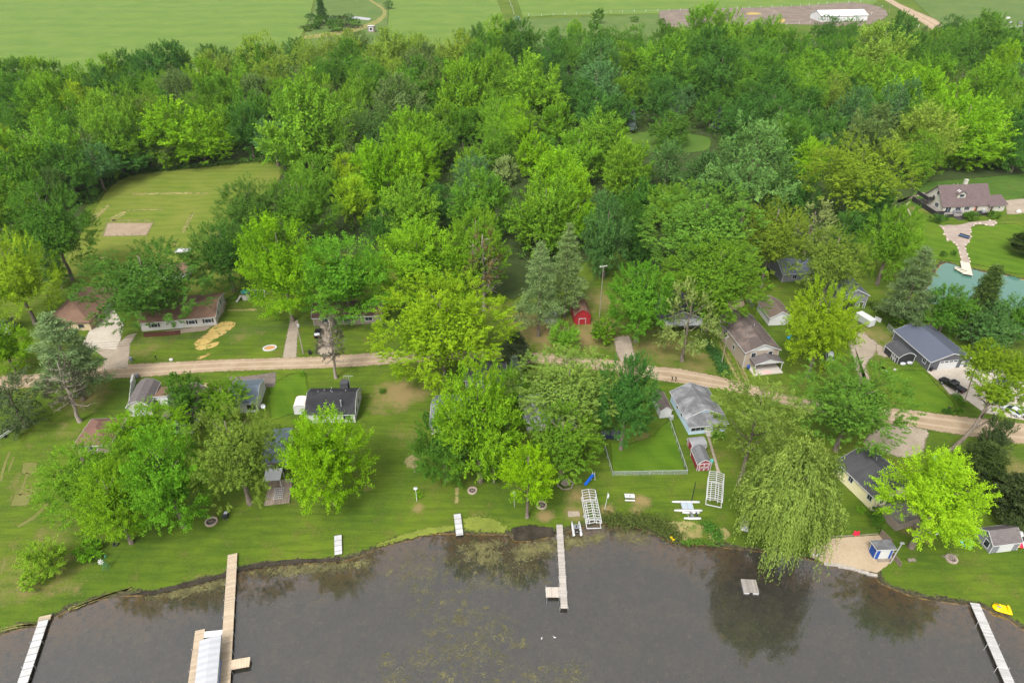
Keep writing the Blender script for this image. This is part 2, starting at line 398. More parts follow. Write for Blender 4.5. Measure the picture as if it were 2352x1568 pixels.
# ------------------------------------------------------------------ ragged ground sheets
def frag(t, shader, soft=.12, k=.9, scale=1.3):
    v = t.coord(); e = t.attr('edge'); n = t.noise(v, scale, 5, .7)
    f = t.math('ADD', e, t.math('MULTIPLY', t.math('SUBTRACT', n, .5), k))
    a = t.rng(f, .5-soft, .5+soft)
    tr = t.n('ShaderNodeBsdfTransparent'); m = t.n('ShaderNodeMixShader')
    t.l(a, m.inputs[0]); t.l(tr.outputs[0], m.inputs[1]); t.l(shader, m.inputs[2])
    return t.out(m.outputs[0])
def earth(name, c1, c2, c3, scale=1., rows=None, soft=.12, k=.9, green=0., streak=None):
    t = NT(name); v = t.coord()
    c = t.mix(t.rng(t.noise(v, .25*scale, 5, .6, .3), .38, .66), c1, c2)
    c = t.mix(t.rng(t.noise(v, 2.5*scale, 4, .65), .48, .72, 0, .7), c, c3)
    c = t.mix(t.rng(t.noise(v, 12*scale, 2, .6), .4, .7, 0, .3), c, [q*.6 for q in c1])
    if green: c = t.mix(t.rng(t.noise(v, .7, 5, .7), .62-green*.3, .72-green*.2), c, (.06, .12, .015))
    if rows:
        wv = t.n('ShaderNodeTexWave', bands_direction=rows[0]); t.l(v, wv.inputs[0]); wv.inputs['Scale'].default_value = rows[1]; wv.inputs['Distortion'].default_value = 1.0
        c = t.mix(t.rng(wv.outputs['Fac'], .3, .8, 0, .5), c, c3)
    if streak:
        c = t.mix(t.rng(t.attr('across'), .0, 1, 0, 0), c, c3)
        a = t.attr('across')
        for pos, wd in ((.3, .09), (.7, .09)):
            d = t.math('ABSOLUTE', t.math('SUBTRACT', a, pos))
            d = t.math('ADD', d, t.math('MULTIPLY', t.math('SUBTRACT', t.noise(v, .3, 4), .5), .12))
            c = t.mix(t.rng(d, wd, wd*.3, 0, .6), c, streak)
    return frag(t, t.bsdf(c, .95, 0, .08, bump=t.noise(v, 9, 3), bstr=.5, bdist=.03), soft, k)
def C0(x, y): return (x/3, 784+y/3)
def patch(name, px, mat, z=.006, fringe=.6, smooth=3, kind='structure', world=False, label=None):
    q = np.array([p if world else P(*p)[:2] for p in px], float)
    if smooth: q = smooth_line(np.vstack([q, q[:1]]), smooth)[:-1]
    area = .5*np.sum(q[:, 0]*np.roll(q[:, 1], -1)-np.roll(q[:, 0], -1)*q[:, 1])
    if area < 0: q = q[::-1]
    e = np.roll(q, -1, 0)-np.roll(q, 1, 0); nrm = np.stack([-e[:, 1], e[:, 0]], 1); nrm /= np.maximum(np.hypot(*nrm.T), 1e-6)[:, None]
    n = len(q); inn = q+nrm*fringe; out = q-nrm*fringe*.6
    v = np.vstack([np.c_[out, np.full(n, z)], np.c_[inn, np.full(n, z)]])
    me = bpy.data.meshes.new(name)
    me.from_pydata(v.tolist(), [], [tuple(range(n, 2*n))] + [(i, (i+1) % n, n+(i+1) % n, n+i) for i in range(n)])
    a = me.attributes.new('edge', 'FLOAT', 'POINT'); a.data.foreach_set('value', np.r_[np.zeros(n), np.full(n, 1.)].astype(np.float32))
    me.materials.append(mat); o = bpy.data.objects.new(name, me); COL.objects.link(o); tag(o, kind=kind); return o
def ribbon(name, up, lo, mat, z=.012, n=6, cross=10):
    a = smooth_line([P(*p)[:2] for p in up], n); b = smooth_line([P(*p)[:2] for p in lo], n)
    m = max(len(a), len(b))*2
    rs = lambda p: np.stack([np.interp(np.linspace(0, 1, m), np.linspace(0, 1, len(p)), p[:, i]) for i in (0, 1)], 1)
    a, b = rs(a), rs(b); us = np.r_[-.10, np.linspace(.11, .89, cross), 1.10]; k = len(us)
    v = np.concatenate([(a+(b-a)*u)[:, None] for u in us], 1).reshape(-1, 2)
    i0 = (np.arange(m-1)[:, None]*k+np.arange(k-1)[None]).ravel()
    me = bpy.data.meshes.new(name); np_mesh(me, np.c_[v, np.full(len(v), z)], np.stack([i0, i0+k, i0+k+1, i0+1], 1))
    for nm, row in (('edge', np.r_[0, np.ones(cross), 0]), ('across', us)):
        at = me.attributes.new(nm, 'FLOAT', 'POINT'); at.data.foreach_set('value', np.tile(row, m).astype(np.float32))
    me.materials.append(mat); o = bpy.data.objects.new(name, me); COL.objects.link(o); tag(o, kind='structure'); return o
DIRT = earth("dirt_road", (.265, .195, .125), (.335, .26, .18), (.19, .135, .085), k=1.5, streak=(.37, .295, .21))
SAND = earth("beach_sand", (.35, .27, .18), (.40, .315, .22), (.25, .185, .115))
GRAVEL = earth("gravel", (.25, .205, .155), (.32, .27, .21), (.18, .145, .11))
CONC = earth("concrete", (.37, .325, .265), (.45, .405, .345), (.29, .235, .17), soft=.3, k=.15)
SOIL = earth("garden_soil", (.26, .20, .14), (.33, .255, .18), (.17, .125, .085), rows=('Y', .55))
STRAW = earth("straw", (.36, .25, .08), (.44, .32, .12), (.27, .19, .06), green=.35)
DRY = earth("dry_grass", (.20, .17, .06), (.28, .24, .10), (.15, .14, .04), green=.5, k=1.4)
FADED = earth("faded_grass", (.115, .125, .03), (.15, .145, .05), (.10, .12, .02), k=1.7, soft=.35)
PADDOCK = earth("paddock_dirt", (.14, .11, .09), (.21, .17, .135), (.09, .07, .06), scale=.4)
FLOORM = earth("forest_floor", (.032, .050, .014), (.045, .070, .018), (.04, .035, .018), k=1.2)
ASPH = earth("worn_asphalt", (.085, .075, .07), (.14, .12, .11), (.30, .22, .13), scale=1.)
MUDM = earth("shore_mud", (.020, .017, .013), (.05, .042, .03), (.085, .07, .045), k=1.6, scale=1.5)
DARKG = earth("shaded_lawn", (.03, .05, .012), (.05, .065, .018), (.06, .055, .025), k=1.3)
def grass_sheet(name, base, lite, dry, dark, stripes=None, k=.7, soft=.2):
    t = NT(name); v = t.coord(); c, a, b = grass_color(t, v, base, lite, dry, dark)
    if stripes:
        wv = t.n('ShaderNodeTexWave', bands_direction=stripes[0]); t.l(v, wv.inputs[0]); wv.inputs['Scale'].default_value = stripes[1]
        wv.inputs['Distortion'].default_value = 7; wv.inputs['Detail'].default_value = 3; wv.inputs['Detail Scale'].default_value = .6
        c = t.mix(t.rng(wv.outputs['Fac'], .2, .8, 0, stripes[2]), c, lite)
    return frag(t, t.bsdf(c, .95, 0, .08, bump=a, bstr=.5, bdist=.06), soft, k)
HAY = grass_sheet("hay_field", (.085, .150, .024), (.122, .185, .030), (.17, .19, .06), (.068, .118, .026), ('Y', .008, .28))
MEADOW = grass_sheet("meadow", (.075, .125, .030), (.11, .155, .036), (.16, .165, .065), (.05, .09, .022))
MOWN = grass_sheet("mown_field", (.095, .135, .016), (.15, .165, .028), (.20, .18, .055), (.060, .105, .012), ('Y', .07, .35))
VIVID = grass_sheet("vivid_lawn", (.058, .118, .007), (.09, .15, .010), (.11, .13, .02), (.034, .08, .006), ('DIAGONAL', .09, .3))
# far fields
patch("hay_field", [(-500,-60),(760,-60),(722,0),(712,40),(690,88),(640,140),(500,190),(300,260),(0,330),(-500,330)], HAY, .05, 1.5, 0)
patch("grass_field", [(898,-40),(1125,-40),(1150,20),(1165,60),(1180,110),(1000,120),(900,110),(890,60)], HAY, .05, 1.2, 0)
patch("pasture", [(1170,-50),(2060,-50),(2000,20),(1870,14),(1750,22),(1620,30),(1420,33),(1270,36),(1200,40)], HAY, .06, 1.2, 0)
patch("meadow", [(690,100),(720,20),(735,-40),(898,-40),(890,70),(900,140),(700,140)], MEADOW, .04, 2, 0)
patch("meadow", [(1180,45),(1400,38),(1520,32),(1520,110),(1180,110)], MEADOW, .04, 2, 0)
patch("meadow", [(2030,-60),(2700,-60),(2700,140),(2100,140),(2160,60)], MEADOW, .045, 2, 0)
patch("dirt_track", [(700,82),(745,76),(800,68),(850,52),(874,38),(878,25),(862,12),(845,0),(838,-20),(846,-20),(854,0),(874,12),(888,26),(884,42),(862,58),(815,74),(760,84),(700,90)], DRY, .07, 1.0, 2)
patch("paddock", [(1513,26),(1600,20),(1750,18),(1870,12),(1960,6),(2020,16),(2040,36),(1985,60),(1870,58),(1760,56),(1640,62),(1530,62)], PADDOCK, .09, 1.5, 2)
patch("straw_pile_ground", [(1785,48),(1795,43),(1805,47),(1798,53),(1786,53)], STRAW, .12, 1, 2)
patch("straw_pile_ground", [(1712,32),(1725,29),(1750,31),(1740,34),(1720,35)], STRAW, .12, 1, 2)
ribbon("dirt_lane", [(1990,-40),(2050,0),(2100,24),(2150,46),(2165,60)], [(1960,-40),(2030,0),(2080,30),(2125,58),(2140,70)], DIRT, .08)
# around the wood
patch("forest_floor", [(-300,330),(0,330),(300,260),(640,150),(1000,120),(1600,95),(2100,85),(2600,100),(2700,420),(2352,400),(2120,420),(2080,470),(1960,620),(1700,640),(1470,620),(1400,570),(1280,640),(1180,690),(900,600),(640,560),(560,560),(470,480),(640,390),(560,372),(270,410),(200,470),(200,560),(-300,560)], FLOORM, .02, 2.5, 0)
patch("mown_field", [(130,640),(150,590),(205,500),(240,440),(290,405),(380,385),(480,372),(560,366),(640,368),(640,420),(560,480),(520,560),(560,640),(520,690),(420,690),(300,660),(200,650)], MOWN, .03, 2, 3)
patch("clearing_lawn", [(1420,310),(1480,302),(1560,306),(1630,316),(1625,345),(1560,352),(1490,350),(1425,345)], grass_sheet("clearing_lawn", (.06, .12, .018), (.085, .14, .022), (.12, .14, .035), (.04, .085, .012)), .03, 1.5, 3)
patch("garden_soil", [(247,512),(352,512),(337,541),(236,543)], SOIL, .045, .7, 0)
for q in ([(305,444),(390,441),(470,442),(470,446),(390,447),(306,449)], [(253,500),(285,484),(290,490),(256,512)], [(210,500),(245,470),(252,474),(214,510)], [(280,482),(372,480),(372,483),(283,485)], [(258,505),(340,505),(340,508),(258,508)], [(415,530),(440,490),(446,492),(424,534)], [(400,555),(405,553),(406,562),(400,565)], [(228,592),(246,588),(246,592),(230,596)]):
    patch("dry_mowing_line", q, DRY, .05, .5, 2)
patch("house_lawn", [(420,600),(500,590),(545,640),(545,690),(470,680),(425,650)], VIVID, .02, 1.5, 2)
# front yards
patch("driveway", [(186,796),(205,760),(222,712),(248,690),(285,745),(277,782),(267,803),(205,799)], CONC, .034, .25, 0)
patch("gravel_drive", [(205,797),(267,802),(275,784),(292,770),(315,765),(300,790),(296,834),(292,846),(235,850),(238,822)], GRAVEL, .026, .6, 1)
patch("gravel_drive", [(665,735),(686,735),(684,775),(682,820),(648,822),(656,780)], GRAVEL, .026, .6, 1)
patch("gravel_drive", [(735,745),(760,750),(770,815),(728,815)], GRAVEL, .026, .6, 1)
patch("gravel_walk", [(500,690),(516,680),(520,695),(515,715),(495,745),(470,760),(330,775),(330,766),(440,752),(485,742)], GRAVEL, .026, .4, 1)
patch("mulch_bed", [(330,764),(415,758),(415,768),(385,772),(330,775)], earth("mulch", (.07, .03, .02), (.10, .045, .028), (.04, .02, .014)), .032, .4, 0)
patch("straw_patch", [(470,768),(500,740),(535,738),(543,745),(520,765),(490,782),(470,795),(446,795),(450,782)], STRAW, .032, .9, 2)
patch("straw_patch", [(450,822),(480,810),(483,814),(460,826)], STRAW, .032, .7, 2)
patch("straw_patch", [(448,797),(500,784),(502,792),(485,800),(455,805)], STRAW, .034, .7, 2)
patch("bare_strip", [(524,710),(590,708),(590,714),(524,715)], DRY, .03, .4, 0)
patch("bare_ground", [(2118,775),(2150,800)], DRY, .03, .4, 0) if False else None
ribbon("dirt_road", [(-60,868),(60,860),(110,855),(180,846),(233,840),(300,836),(400,831),(500,826),(620,822),(747,818),(884,808),(980,806),(1134,806),(1251,811),(1340,820),(1420,828),(1504,841),(1568,848),(1701,876),(1801,905),(1900,922),(2000,934),(2078,940),(2201,955),(2352,972),(2500,985)],
       [(-60,905),(60,890),(110,884),(180,877),(240,870),(320,866),(400,860),(500,853),(620,849),(747,845),(884,837),(980,830),(1134,829),(1251,836),(1340,846),(1420,856),(1504,872),(1568,881),(1701,902),(1801,929),(1900,955),(2000,970),(2078,978),(2201,997),(2352,1020),(2500,1040)], DIRT, .022)
patch("road_shoulder", [(2050,972),(2130,985),(2128,1015),(2120,1040),(2080,1052),(2030,1040),(1980,1020),(2010,985)], GRAVEL, .014, 1.2, 2)
patch("gravel_drive", [(1410,775),(1445,770),(1455,800),(1460,835),(1425,830),(1412,800)], GRAVEL, .016, 1, 2)
patch("driveway", [(2128,852),(2160,846),(2228,834),(2300,850),(2352,880),(2420,930),(2352,965),(2260,948),(2222,920),(2180,905),(2160,880)], CONC, .02, .4, 0)
patch("bare_track", [(1945,775),(1975,760),(2000,775),(2018,790),(2010,815),(1990,840),(2000,870),(1985,880),(1965,850),(1955,815)], GRAVEL, .016, 1.4, 2)
patch("bare_patch", [(2010,790),(2040,800),(2045,820),(2015,815)], GRAVEL, .018, 1., 2)
patch("vivid_lawn", [(2020,840),(2060,850),(2120,850),(2150,880),(2180,910),(2195,935),(2140,950),(2075,935),(2040,900)], VIVID, .012, 1, 3)
patch("worn_asphalt", [(515,866),(560,864),(635,854),(632,888),(600,890),(540,890)], ASPH, .03, .5, 0)
patch("sand_pit", [(1668,692),(1700,685),(1712,700),(1695,712),(1672,708)], SAND, .02, .8, 2)
for q in ([(1650,785),(1657,783),(1690,845),(1705,875),(1694,873),(1676,846)], [(1668,785),(1675,783),(1712,850),(1722,880),(1712,878),(1698,850)]):
    patch("wheel_track", q, DRY, .012, .5, 2)
patch("path", [(1624,1004),(1631,1004),(1652,1075),(1656,1085),(1646,1085),(1640,1060)], GRAVEL, .014, .25, 1)
patch("bare_strip", [(1045,1120),(1055,1118),(1053,1155),(1044,1155)], DRY, .012, .4, 1)
patch("bare_strip", [(1208,1160),(1215,1160),(1214,1190),(1206,1190)], GRAVEL, .012, .3, 1)
patch("bare_square", [(1303,1173),(1331,1173),(1333,1186),(1305,1187)], GRAVEL, .012, .25, 0)
patch("straw_patch", [(52,1062),(88,1060),(84,1086),(48,1088)], FADED, .012, .4, 0)
patch("straw_patch", [(32,1135),(73,1132),(66,1160),(22,1163)], FADED, .012, .4, 0)
patch("fenced_lawn", [(1400,1015),(1440,1020),(1500,1000),(1545,960),(1575,1080),(1540,1085),(1408,1088)], VIVID, .01, .8, 1)
patch("side_lawn", [(615,890),(660,860),(705,860),(705,935),(660,955),(620,960)], VIVID, .01, 1.2, 2)
patch("beach", [(1858,1262),(1870,1252),(1895,1237),(1960,1231),(2020,1228),(2030,1245),(2060,1270),(2050,1290),(2015,1316),(1955,1303),(1900,1296),(1862,1279)], SAND, .03, .35, 1)
patch("house_lawn", [(2080,480),(2140,500),(2200,520),(2280,515),(2352,520),(2400,600),(2352,630),(2260,612),(2200,600),(2120,590),(2080,540)], VIVID, .012, 1.2, 3)
patch("house_lawn", [(2080,430),(2110,400),(2180,380),(2352,390),(2352,460),(2300,460),(2110,480)], grass_sheet("rear_lawn", (.05, .10, .014), (.07, .125, .018), (.10, .11, .03), (.03, .07, .01)), .01, 1.2, 2)
patch("dirt_drive", [(2308,460),(2360,455),(2420,460),(2420,495),(2352,490),(2312,492)], DIRT if False else GRAVEL, .02, .8, 1)
patch("path", [(2060,460),(2110,445),(2112,450),(2062,467)], GRAVEL, .02, .6, 1)
patch("path", [(2082,466),(2092,462),(2086,475),(2094,495),(2089,495),(2080,475)], GRAVEL, .02, .4, 1)
for up, lo_ in (([(60,757),(22,845),(-5,960)], [(78,762),(42,850),(14,964)]), ([(88,790),(66,850),(52,892)], [(104,798),(80,860),(64,898)]), ([(182,900),(152,990),(124,1050)], [(198,908),(168,1000),(142,1062)]), ([(326,1095),(232,1195),(116,1266)], [(340,1114),(246,1216),(126,1284)]), ([(28,1500),(10,1560),(0,1600)], [(44,1508),(26,1570),(16,1606)])):
    ribbon("dry_mowing_line", [C0(*q) for q in up], [C0(*q) for q in lo_], FADED, .012, 4, 3)
# shore mud and algae
patch("shore_mud", [(296,1366),(340,1352),(420,1325),(523,1302),(560,1285),(640,1268),(700,1256),(775,1250),(775,1262),(784,1288),(720,1292),(640,1297),(560,1309),(520,1324),(460,1340),(400,1355),(345,1368)], MUDM, -.06, .4, 1)
patch("pale_shore_edge", [(-20,1446),(40,1432),(80,1430),(78,1436),(40,1442),(-20,1456)], DRY, .012, .5, 1)
patch("pale_shore_edge", [(155,1396),(215,1374),(260,1358),(293,1350),(305,1352),(270,1361),(215,1381),(160,1403)], DRY, .012, .5, 1)
ALG = earth("algae", (.13, .16, .028), (.19, .22, .038), (.06, .08, .012), k=2.4, scale=1.6)
patch("algae_mat", [(1062,1190),(1100,1183),(1140,1192),(1168,1210),(1160,1226),(1110,1222),(1066,1219)], ALG, .012, .9, 1, 'stuff')
patch("algae_mat", [(860,1250),(930,1225),(980,1210),(1040,1205),(1045,1218),(985,1228),(930,1240),(870,1256)], ALG, .012, .5, 1, 'stuff')
patch("shore_mud", [(1172,1212),(1215,1204),(1270,1210),(1275,1228),(1227,1240),(1181,1243)], MUDM, .006, .6, 1)
patch("dry_bank", [(1500,1200),(1540,1195),(1585,1195),(1620,1205),(1615,1235),(1570,1242),(1525,1225)], DRY, .008, .9, 1)
patch("dry_bank", [(1630,1212),(1665,1210),(1680,1230),(1660,1245),(1628,1240)], DRY, .008, 1., 2)
t = NT("pond_weed"); v = t.coord()
WEED = t.out(t.bsdf(t.mix(t.rng(t.noise(v, .5, 4), .4, .65), (.085, .078, .030), (.16, .145, .055)), .7, 0, .3))
# ------------------------------------------------------------------ foliage
t = NT("foliage")
oi = t.n('ShaderNodeObjectInfo'); tint = t.attr('tint')
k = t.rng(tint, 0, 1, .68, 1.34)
sc_ = t.n('ShaderNodeVectorMath', operation='SCALE'); t.l(oi.outputs['Color'], sc_.inputs[0]); t.l(k, sc_.inputs['Scale'])
hsv = t.n('ShaderNodeHueSaturation'); t.l(sc_.outputs[0], hsv.inputs['Color'])
t.l(t.rng(tint, 0, 1, .512, .488), hsv.inputs['Hue'])
df = t.n('ShaderNodeBsdfDiffuse'); t.l(hsv.outputs[0], df.inputs[0])
tl = t.n('ShaderNodeBsdfTranslucent'); t.l(hsv.outputs[0], tl.inputs[0])
mx = t.n('ShaderNodeMixShader'); mx.inputs[0].default_value = .22; t.l(df.outputs[0], mx.inputs[1]); t.l(tl.outputs[0], mx.inputs[2])
LEAF = t.out(mx.outputs[0])
t = NT("bark"); v = t.coord(scale=(1, 1, .25))
BARK = t.out(t.bsdf(t.mix(t.rng(t.noise(v, 5, 5, .7), .35, .7), (.075, .058, .042), (.21, .175, .14)), .95, 0, .1, bump=t.noise(v, 9, 4), bstr=.8, bdist=.05))
BARKG = paint("grey_bark", (.24, .20, .165), .95, .4, 3, dirt=(.12, .10, .08))
def unit(a): return a/np.maximum(np.linalg.norm(a, axis=-1, keepdims=True), 1e-9)
def fib(n, rng, jit=.25, zmin=-1.):
    i = np.arange(n)+.5; z = 1-(1-zmin)*i/n; th = i*2.399963
    q = np.sqrt(np.clip(1-z*z, 0, 1)); d = np.stack([q*np.cos(th), q*np.sin(th), z], 1)
    return unit(d+rng.normal(0, jit, d.shape)/math.sqrt(n/12))
def leaves_mesh(name, pos, along, nrm, size, tint, aspect=.55):
    """one small rhombic, slightly folded leaf spray per row"""
    n = len(pos); side = unit(np.cross(nrm, along)); L = size[:, None]; W = L*aspect
    v = np.empty((n, 4, 3)); up = unit(np.cross(along, side))
    v[:, 0] = pos-along*L*.5; v[:, 1] = pos+side*W*.5+up*L*.08; v[:, 2] = pos+along*L*.5-up*L*.05; v[:, 3] = pos-side*W*.5+up*L*.08
    me = bpy.data.meshes.new(name); np_mesh(me, v.reshape(-1, 3), np.arange(4*n).reshape(n, 4))
    a = me.attributes.new('tint', 'FLOAT', 'POINT'); a.data.foreach_set('value', np.repeat(np.clip(tint, 0, 1), 4).astype(np.float32))
    me.materials.append(LEAF); return me
RC, BC = 5.0, 5.5          # all broadleaf crowns are made about 5 m in radius, 5.5 m half-height, centred at 0
def crown_mesh(name, seed, n1=24, rc=(.30, .44), n2=14, shoots=8, leaves=6, leaf=.42, slen=1.0, up=.5, rad=.7, zmin=-.6, cone=0., spread=.7, core=1200, rag=.12, droop=0., cs=.62):
    rng = np.random.default_rng(seed); half = np.array([RC, RC, BC])
    d = fib(n1, rng, .9, zmin); cr = rng.uniform(*rc, n1)*RC
    stretch = rad*rng.uniform(1-rag, 1+rag, n1)
    cc = d*stretch[:, None]*half
    if cone: cc[:, :2] *= (1-cone*np.clip(cc[:, 2:]/BC*.5+.5, 0, 1))
    ld = np.concatenate([fib(n2, rng, .9) for _ in range(n1)]); ci = np.repeat(np.arange(n1), n2)
    out = unit(cc[ci]/half); keep = (ld*out).sum(1) > -.15
    ld, ci, out = ld[keep], ci[keep], out[keep]
    lp = cc[ci]+ld*cr[ci][:, None]*rng.uniform(.7, 1.05, (len(ci), 1))
    ax = unit(.75*ld+.45*out+np.array([0, 0, up]))
    lt = rng.uniform(0, 1, n1)[ci]*.35+rng.uniform(0, 1, len(ci))*.35
    # each lobe is a plume: side shoots set along its axis, longest at the foot, with dark gaps between plumes
    ns = len(lp)*shoots; si = np.repeat(np.arange(len(lp)), shoots); u = np.tile(np.linspace(0, 1, shoots), len(lp))+rng.normal(0, .05, ns)
    L = slen*rng.uniform(.75, 1.25, len(lp))[si]
    perp = unit(np.cross(ax[si], rng.normal(0, 1, (ns, 3))))
    sdir = unit(ax[si]*(.55+.8*u[:, None])+perp*spread)
    sl = slen*.42*(1.05-.62*u)*rng.uniform(.7, 1.3, ns)
    sp = lp[si]+ax[si]*(L*(u-.55))[:, None]
    li = np.repeat(np.arange(ns), leaves); tt = np.tile(np.linspace(.1, 1, leaves), ns)
    pos = sp[li]+sdir[li]*(sl[li]*tt)[:, None]+rng.normal(0, .06*slen, (len(li), 3))
    pos[:, 2] -= droop*(sl[li]*tt)**2
    al = unit(sdir[li]+.6*rng.normal(0, .6, (len(li), 3)))
    nr = unit(np.array([0, 0, .75])+.55*out[si][li]+rng.normal(0, .38, (len(li), 3)))
    sz = leaf*rng.uniform(.7, 1.3, len(li))*(1.1-.35*tt)
    ti = lt[si][li]+rng.uniform(0, .3, len(li))
    # inner boughs that close the crown
    cd = unit(rng.normal(0, 1, (core, 3))); cd[:, 2] = np.maximum(cd[:, 2], -.75)
    core_r = .76; cp = cd*half*rad*rng.uniform(.4, core_r, (core, 1))
    if cone: cp[:, :2] *= (1-cone*np.clip(cp[:, 2:]/BC*.5+.5, 0, 1))
    pos = np.vstack([pos, cp]); al = np.vstack([al, unit(rng.normal(0, 1, (core, 3)))]); nr = np.vstack([nr, unit(cd+rng.normal(0, .5, (core, 3)))])
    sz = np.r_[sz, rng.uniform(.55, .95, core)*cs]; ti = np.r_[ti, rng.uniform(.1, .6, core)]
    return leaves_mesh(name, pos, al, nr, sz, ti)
def willow_mesh(name, seed):
    rng = np.random.default_rng(seed); half = np.array([RC, RC, BC])
    n = 420; d = fib(n, rng, .9, -.15); bump = .97+.24*np.sin(d[:, 0]*6+1)*np.cos(d[:, 1]*5+.4)+.12*np.sin(d[:, 2]*9+d[:, 0]*3)
    p = d*half*(bump*rng.uniform(.62, .98, n))[:, None]
    k = 8; si = np.repeat(np.arange(n), k); m = n*k
    st = p[si]+rng.normal(0, .3, (m, 3)); L = rng.uniform(1.2, 3.6, m)*(.6+.5*np.clip(1-d[si, 2], 0, 1))
    outd = unit(np.c_[d[si, :2], np.zeros(m)]+rng.normal(0, .2, (m, 3)))
    q = 18; li = np.repeat(np.arange(m), q); tt = np.tile(np.linspace(0, 1, q), m)
    pos = st[li]+outd[li]*(np.sqrt(tt)*.9)[:, None]+rng.normal(0, .07, (m*q, 3))
    pos[:, 2] += .35*np.sin(tt*2.2) - L[li]*tt**1.3
    al = unit(outd[li]*(1-tt)[:, None]*.8+np.array([0, 0, -1.])*(.2+tt)[:, None]+rng.normal(0, .35, (m*q, 3)))
    nr = unit(d[si][li]+rng.normal(0, .5, (m*q, 3)))
    ti = (rng.uniform(0, 1, n)*.6)[si][li]+rng.uniform(0, .4, m*q)
    core = 2500; cd = unit(rng.normal(0, 1, (core, 3))); cp = cd*half*rng.uniform(.3, .72, (core, 1)); 
    return leaves_mesh(name, np.vstack([pos, cp]), np.vstack([al, unit(rng.normal(0, 1, (core, 3)))]), np.vstack([nr, cd]), np.r_[rng.uniform(.2, .38, m*q), rng.uniform(.6, 1, core)], np.r_[ti, rng.uniform(0, .5, core)], .34)
def pine_mesh(name, seed, levels=15, narrow=1., leaf=.62, tuft=26, gap=.0, droop=.12, aspect=.2, h=16.0, rmax=5.0, br=5):
    """whorled boughs with needle tufts; base at z=0, h tall, rmax wide"""
    rng = np.random.default_rng(seed); P_, A_, N_, S_, T_ = [], [], [], [], []
    for i in range(levels):
        f = i/(levels-1); z = h*(.22+.76*f); Lr = rmax*narrow*(1-f)**.75*rng.uniform(.75, 1.15)+.35
        nb = br+rng.integers(0, 2) if f < .9 else 4
        a0 = rng.uniform(0, 6.28)
        for b in range(nb):
            if rng.uniform() < gap: continue
            a = a0+6.283*b/nb+rng.normal(0, .25); L = Lr*rng.uniform(.65, 1.15); dr = np.array([math.cos(a), math.sin(a), 0])
            nt_ = max(3, int(L*3.2)); 
            for j in range(nt_):
                u = (j+1)/nt_
                if u < .28 and L > 2: continue
                c = dr*L*u+np.array([0, 0, z+L*(.22*u-droop*2.2*u*u)+rng.normal(0, .12)]); sw = .30*L*(1.1-u)*.9+.25
                side = np.array([-dr[1], dr[0], 0]); kk = tuft if u > .5 else tuft//2
                off = rng.normal(0, 1, (kk, 3))*np.array([1, 1, .22])*.42
                q = c+side*rng.normal(0, sw, (kk, 1))+off*.7
                al = unit(dr+.9*rng.normal(0, .6, (kk, 3))+np.array([0, 0, .35]))
                P_.append(q); A_.append(al); N_.append(unit(np.array([0, 0, 1.])+rng.normal(0, .55, (kk, 3)))); S_.append(rng.uniform(.7, 1.3, kk)*leaf)
                T_.append(np.clip(rng.uniform(0, .5)+rng.uniform(0, .5, kk), 0, 1))
    return leaves_mesh(name, np.vstack(P_), np.vstack(A_), np.vstack(N_), np.concatenate(S_), np.concatenate(T_), aspect)
def trunk_mesh(name, seed, h=14., r=.34, limbs=9, mat=None, spread=3.6, lean=0., start=.3, twigs=0, rise=.9):
    rr = random.Random(seed); mb = MB(); n = 8
    pts = [Vector((lean*h*(i/n)**1.2+rr.uniform(-.1, .1)*(i > 0), rr.uniform(-.1, .1)*(i > 0), h*i/n)) for i in range(n+1)]
    mb.tube([pts[0]+Vector((0, 0, -.3))]+pts, [r*1.55]+[r*(1.25 if i == 0 else 1-.82*i/n) for i in range(n+1)], 8)
    for k in range(limbs):
        f = start+(.9-start)*(k+rr.random()*.6)/limbs; i = min(int(f*n), n-1); p = pts[i].lerp(pts[i+1], f*n-i)
        a = k*2.4+rr.uniform(-.4, .4); L = spread*(1.15-f*.75)*rr.uniform(.75, 1.15); d = Vector((math.cos(a), math.sin(a), 0))
        q = [p, p+d*L*.4+Vector((0, 0, L*.28*rise)), p+d*L*.75+Vector((0, 0, L*.75*rise)), p+d*L+Vector((0, 0, L*1.05*rise))]
        mb.tube(q, [r*.42*(1.1-f*.6), r*.3*(1-f*.5), r*.17, r*.06], 6)
        for j in range(twigs):
            u = rr.uniform(.3, 1); ii = min(int(u*3), 2); s = q[ii].lerp(q[ii+1], u*3-ii); e = s+Vector((rr.gauss(0, .5), rr.gauss(0, .5), rr.gauss(.2, .4)))*L*.45+d*L*.2
            m_ = s.lerp(e, .5)+Vector((rr.gauss(0, .1), rr.gauss(0, .1), .1))
            mb.tube([s, m_, e], [r*.11, r*.07, r*.03], 4)
    o = mb.build(name, mat or BARK, smooth=True); me = o.data; bpy.data.objects.remove(o); return me
MAPLE = [crown_mesh("maple_crown", 100+i, 28, (.28, .42), 12, 12, 7, .28, 1.9, .55, .70, -.6, .18 if i % 2 else .05, core=2400) for i in range(4)]
OAK = [crown_mesh("oak_crown", 200+i, 36, (.22, .36), 11, 10, 7, .26, 1.2, .25, .74, -.55, 0, 1.0, rag=.18, core=2400) for i in range(3)]
ASH = [crown_mesh("airy_crown", 300+i, 32, (.2, .34), 10, 9, 6, .26, 1.5, .3, .74, -.65, .0, .9, core=500, rag=.24) for i in range(2)]
FAR = [crown_mesh("wood_crown", 400+i, 36, (.26, .40), 12, 10, 7, .30, 1.7, .55, .78, -.85, (.18, .03, .1, .0, .22)[i], core=3600, rag=.13) for i in range(5)]
BIGM = [crown_mesh("maple_crown", 150+i, 48, (.20, .32), 13, 11, 6, .215, 1.35, .55, .75, -.65, .18 if i % 2 else .05, core=4500, cs=.48) for i in range(3)]
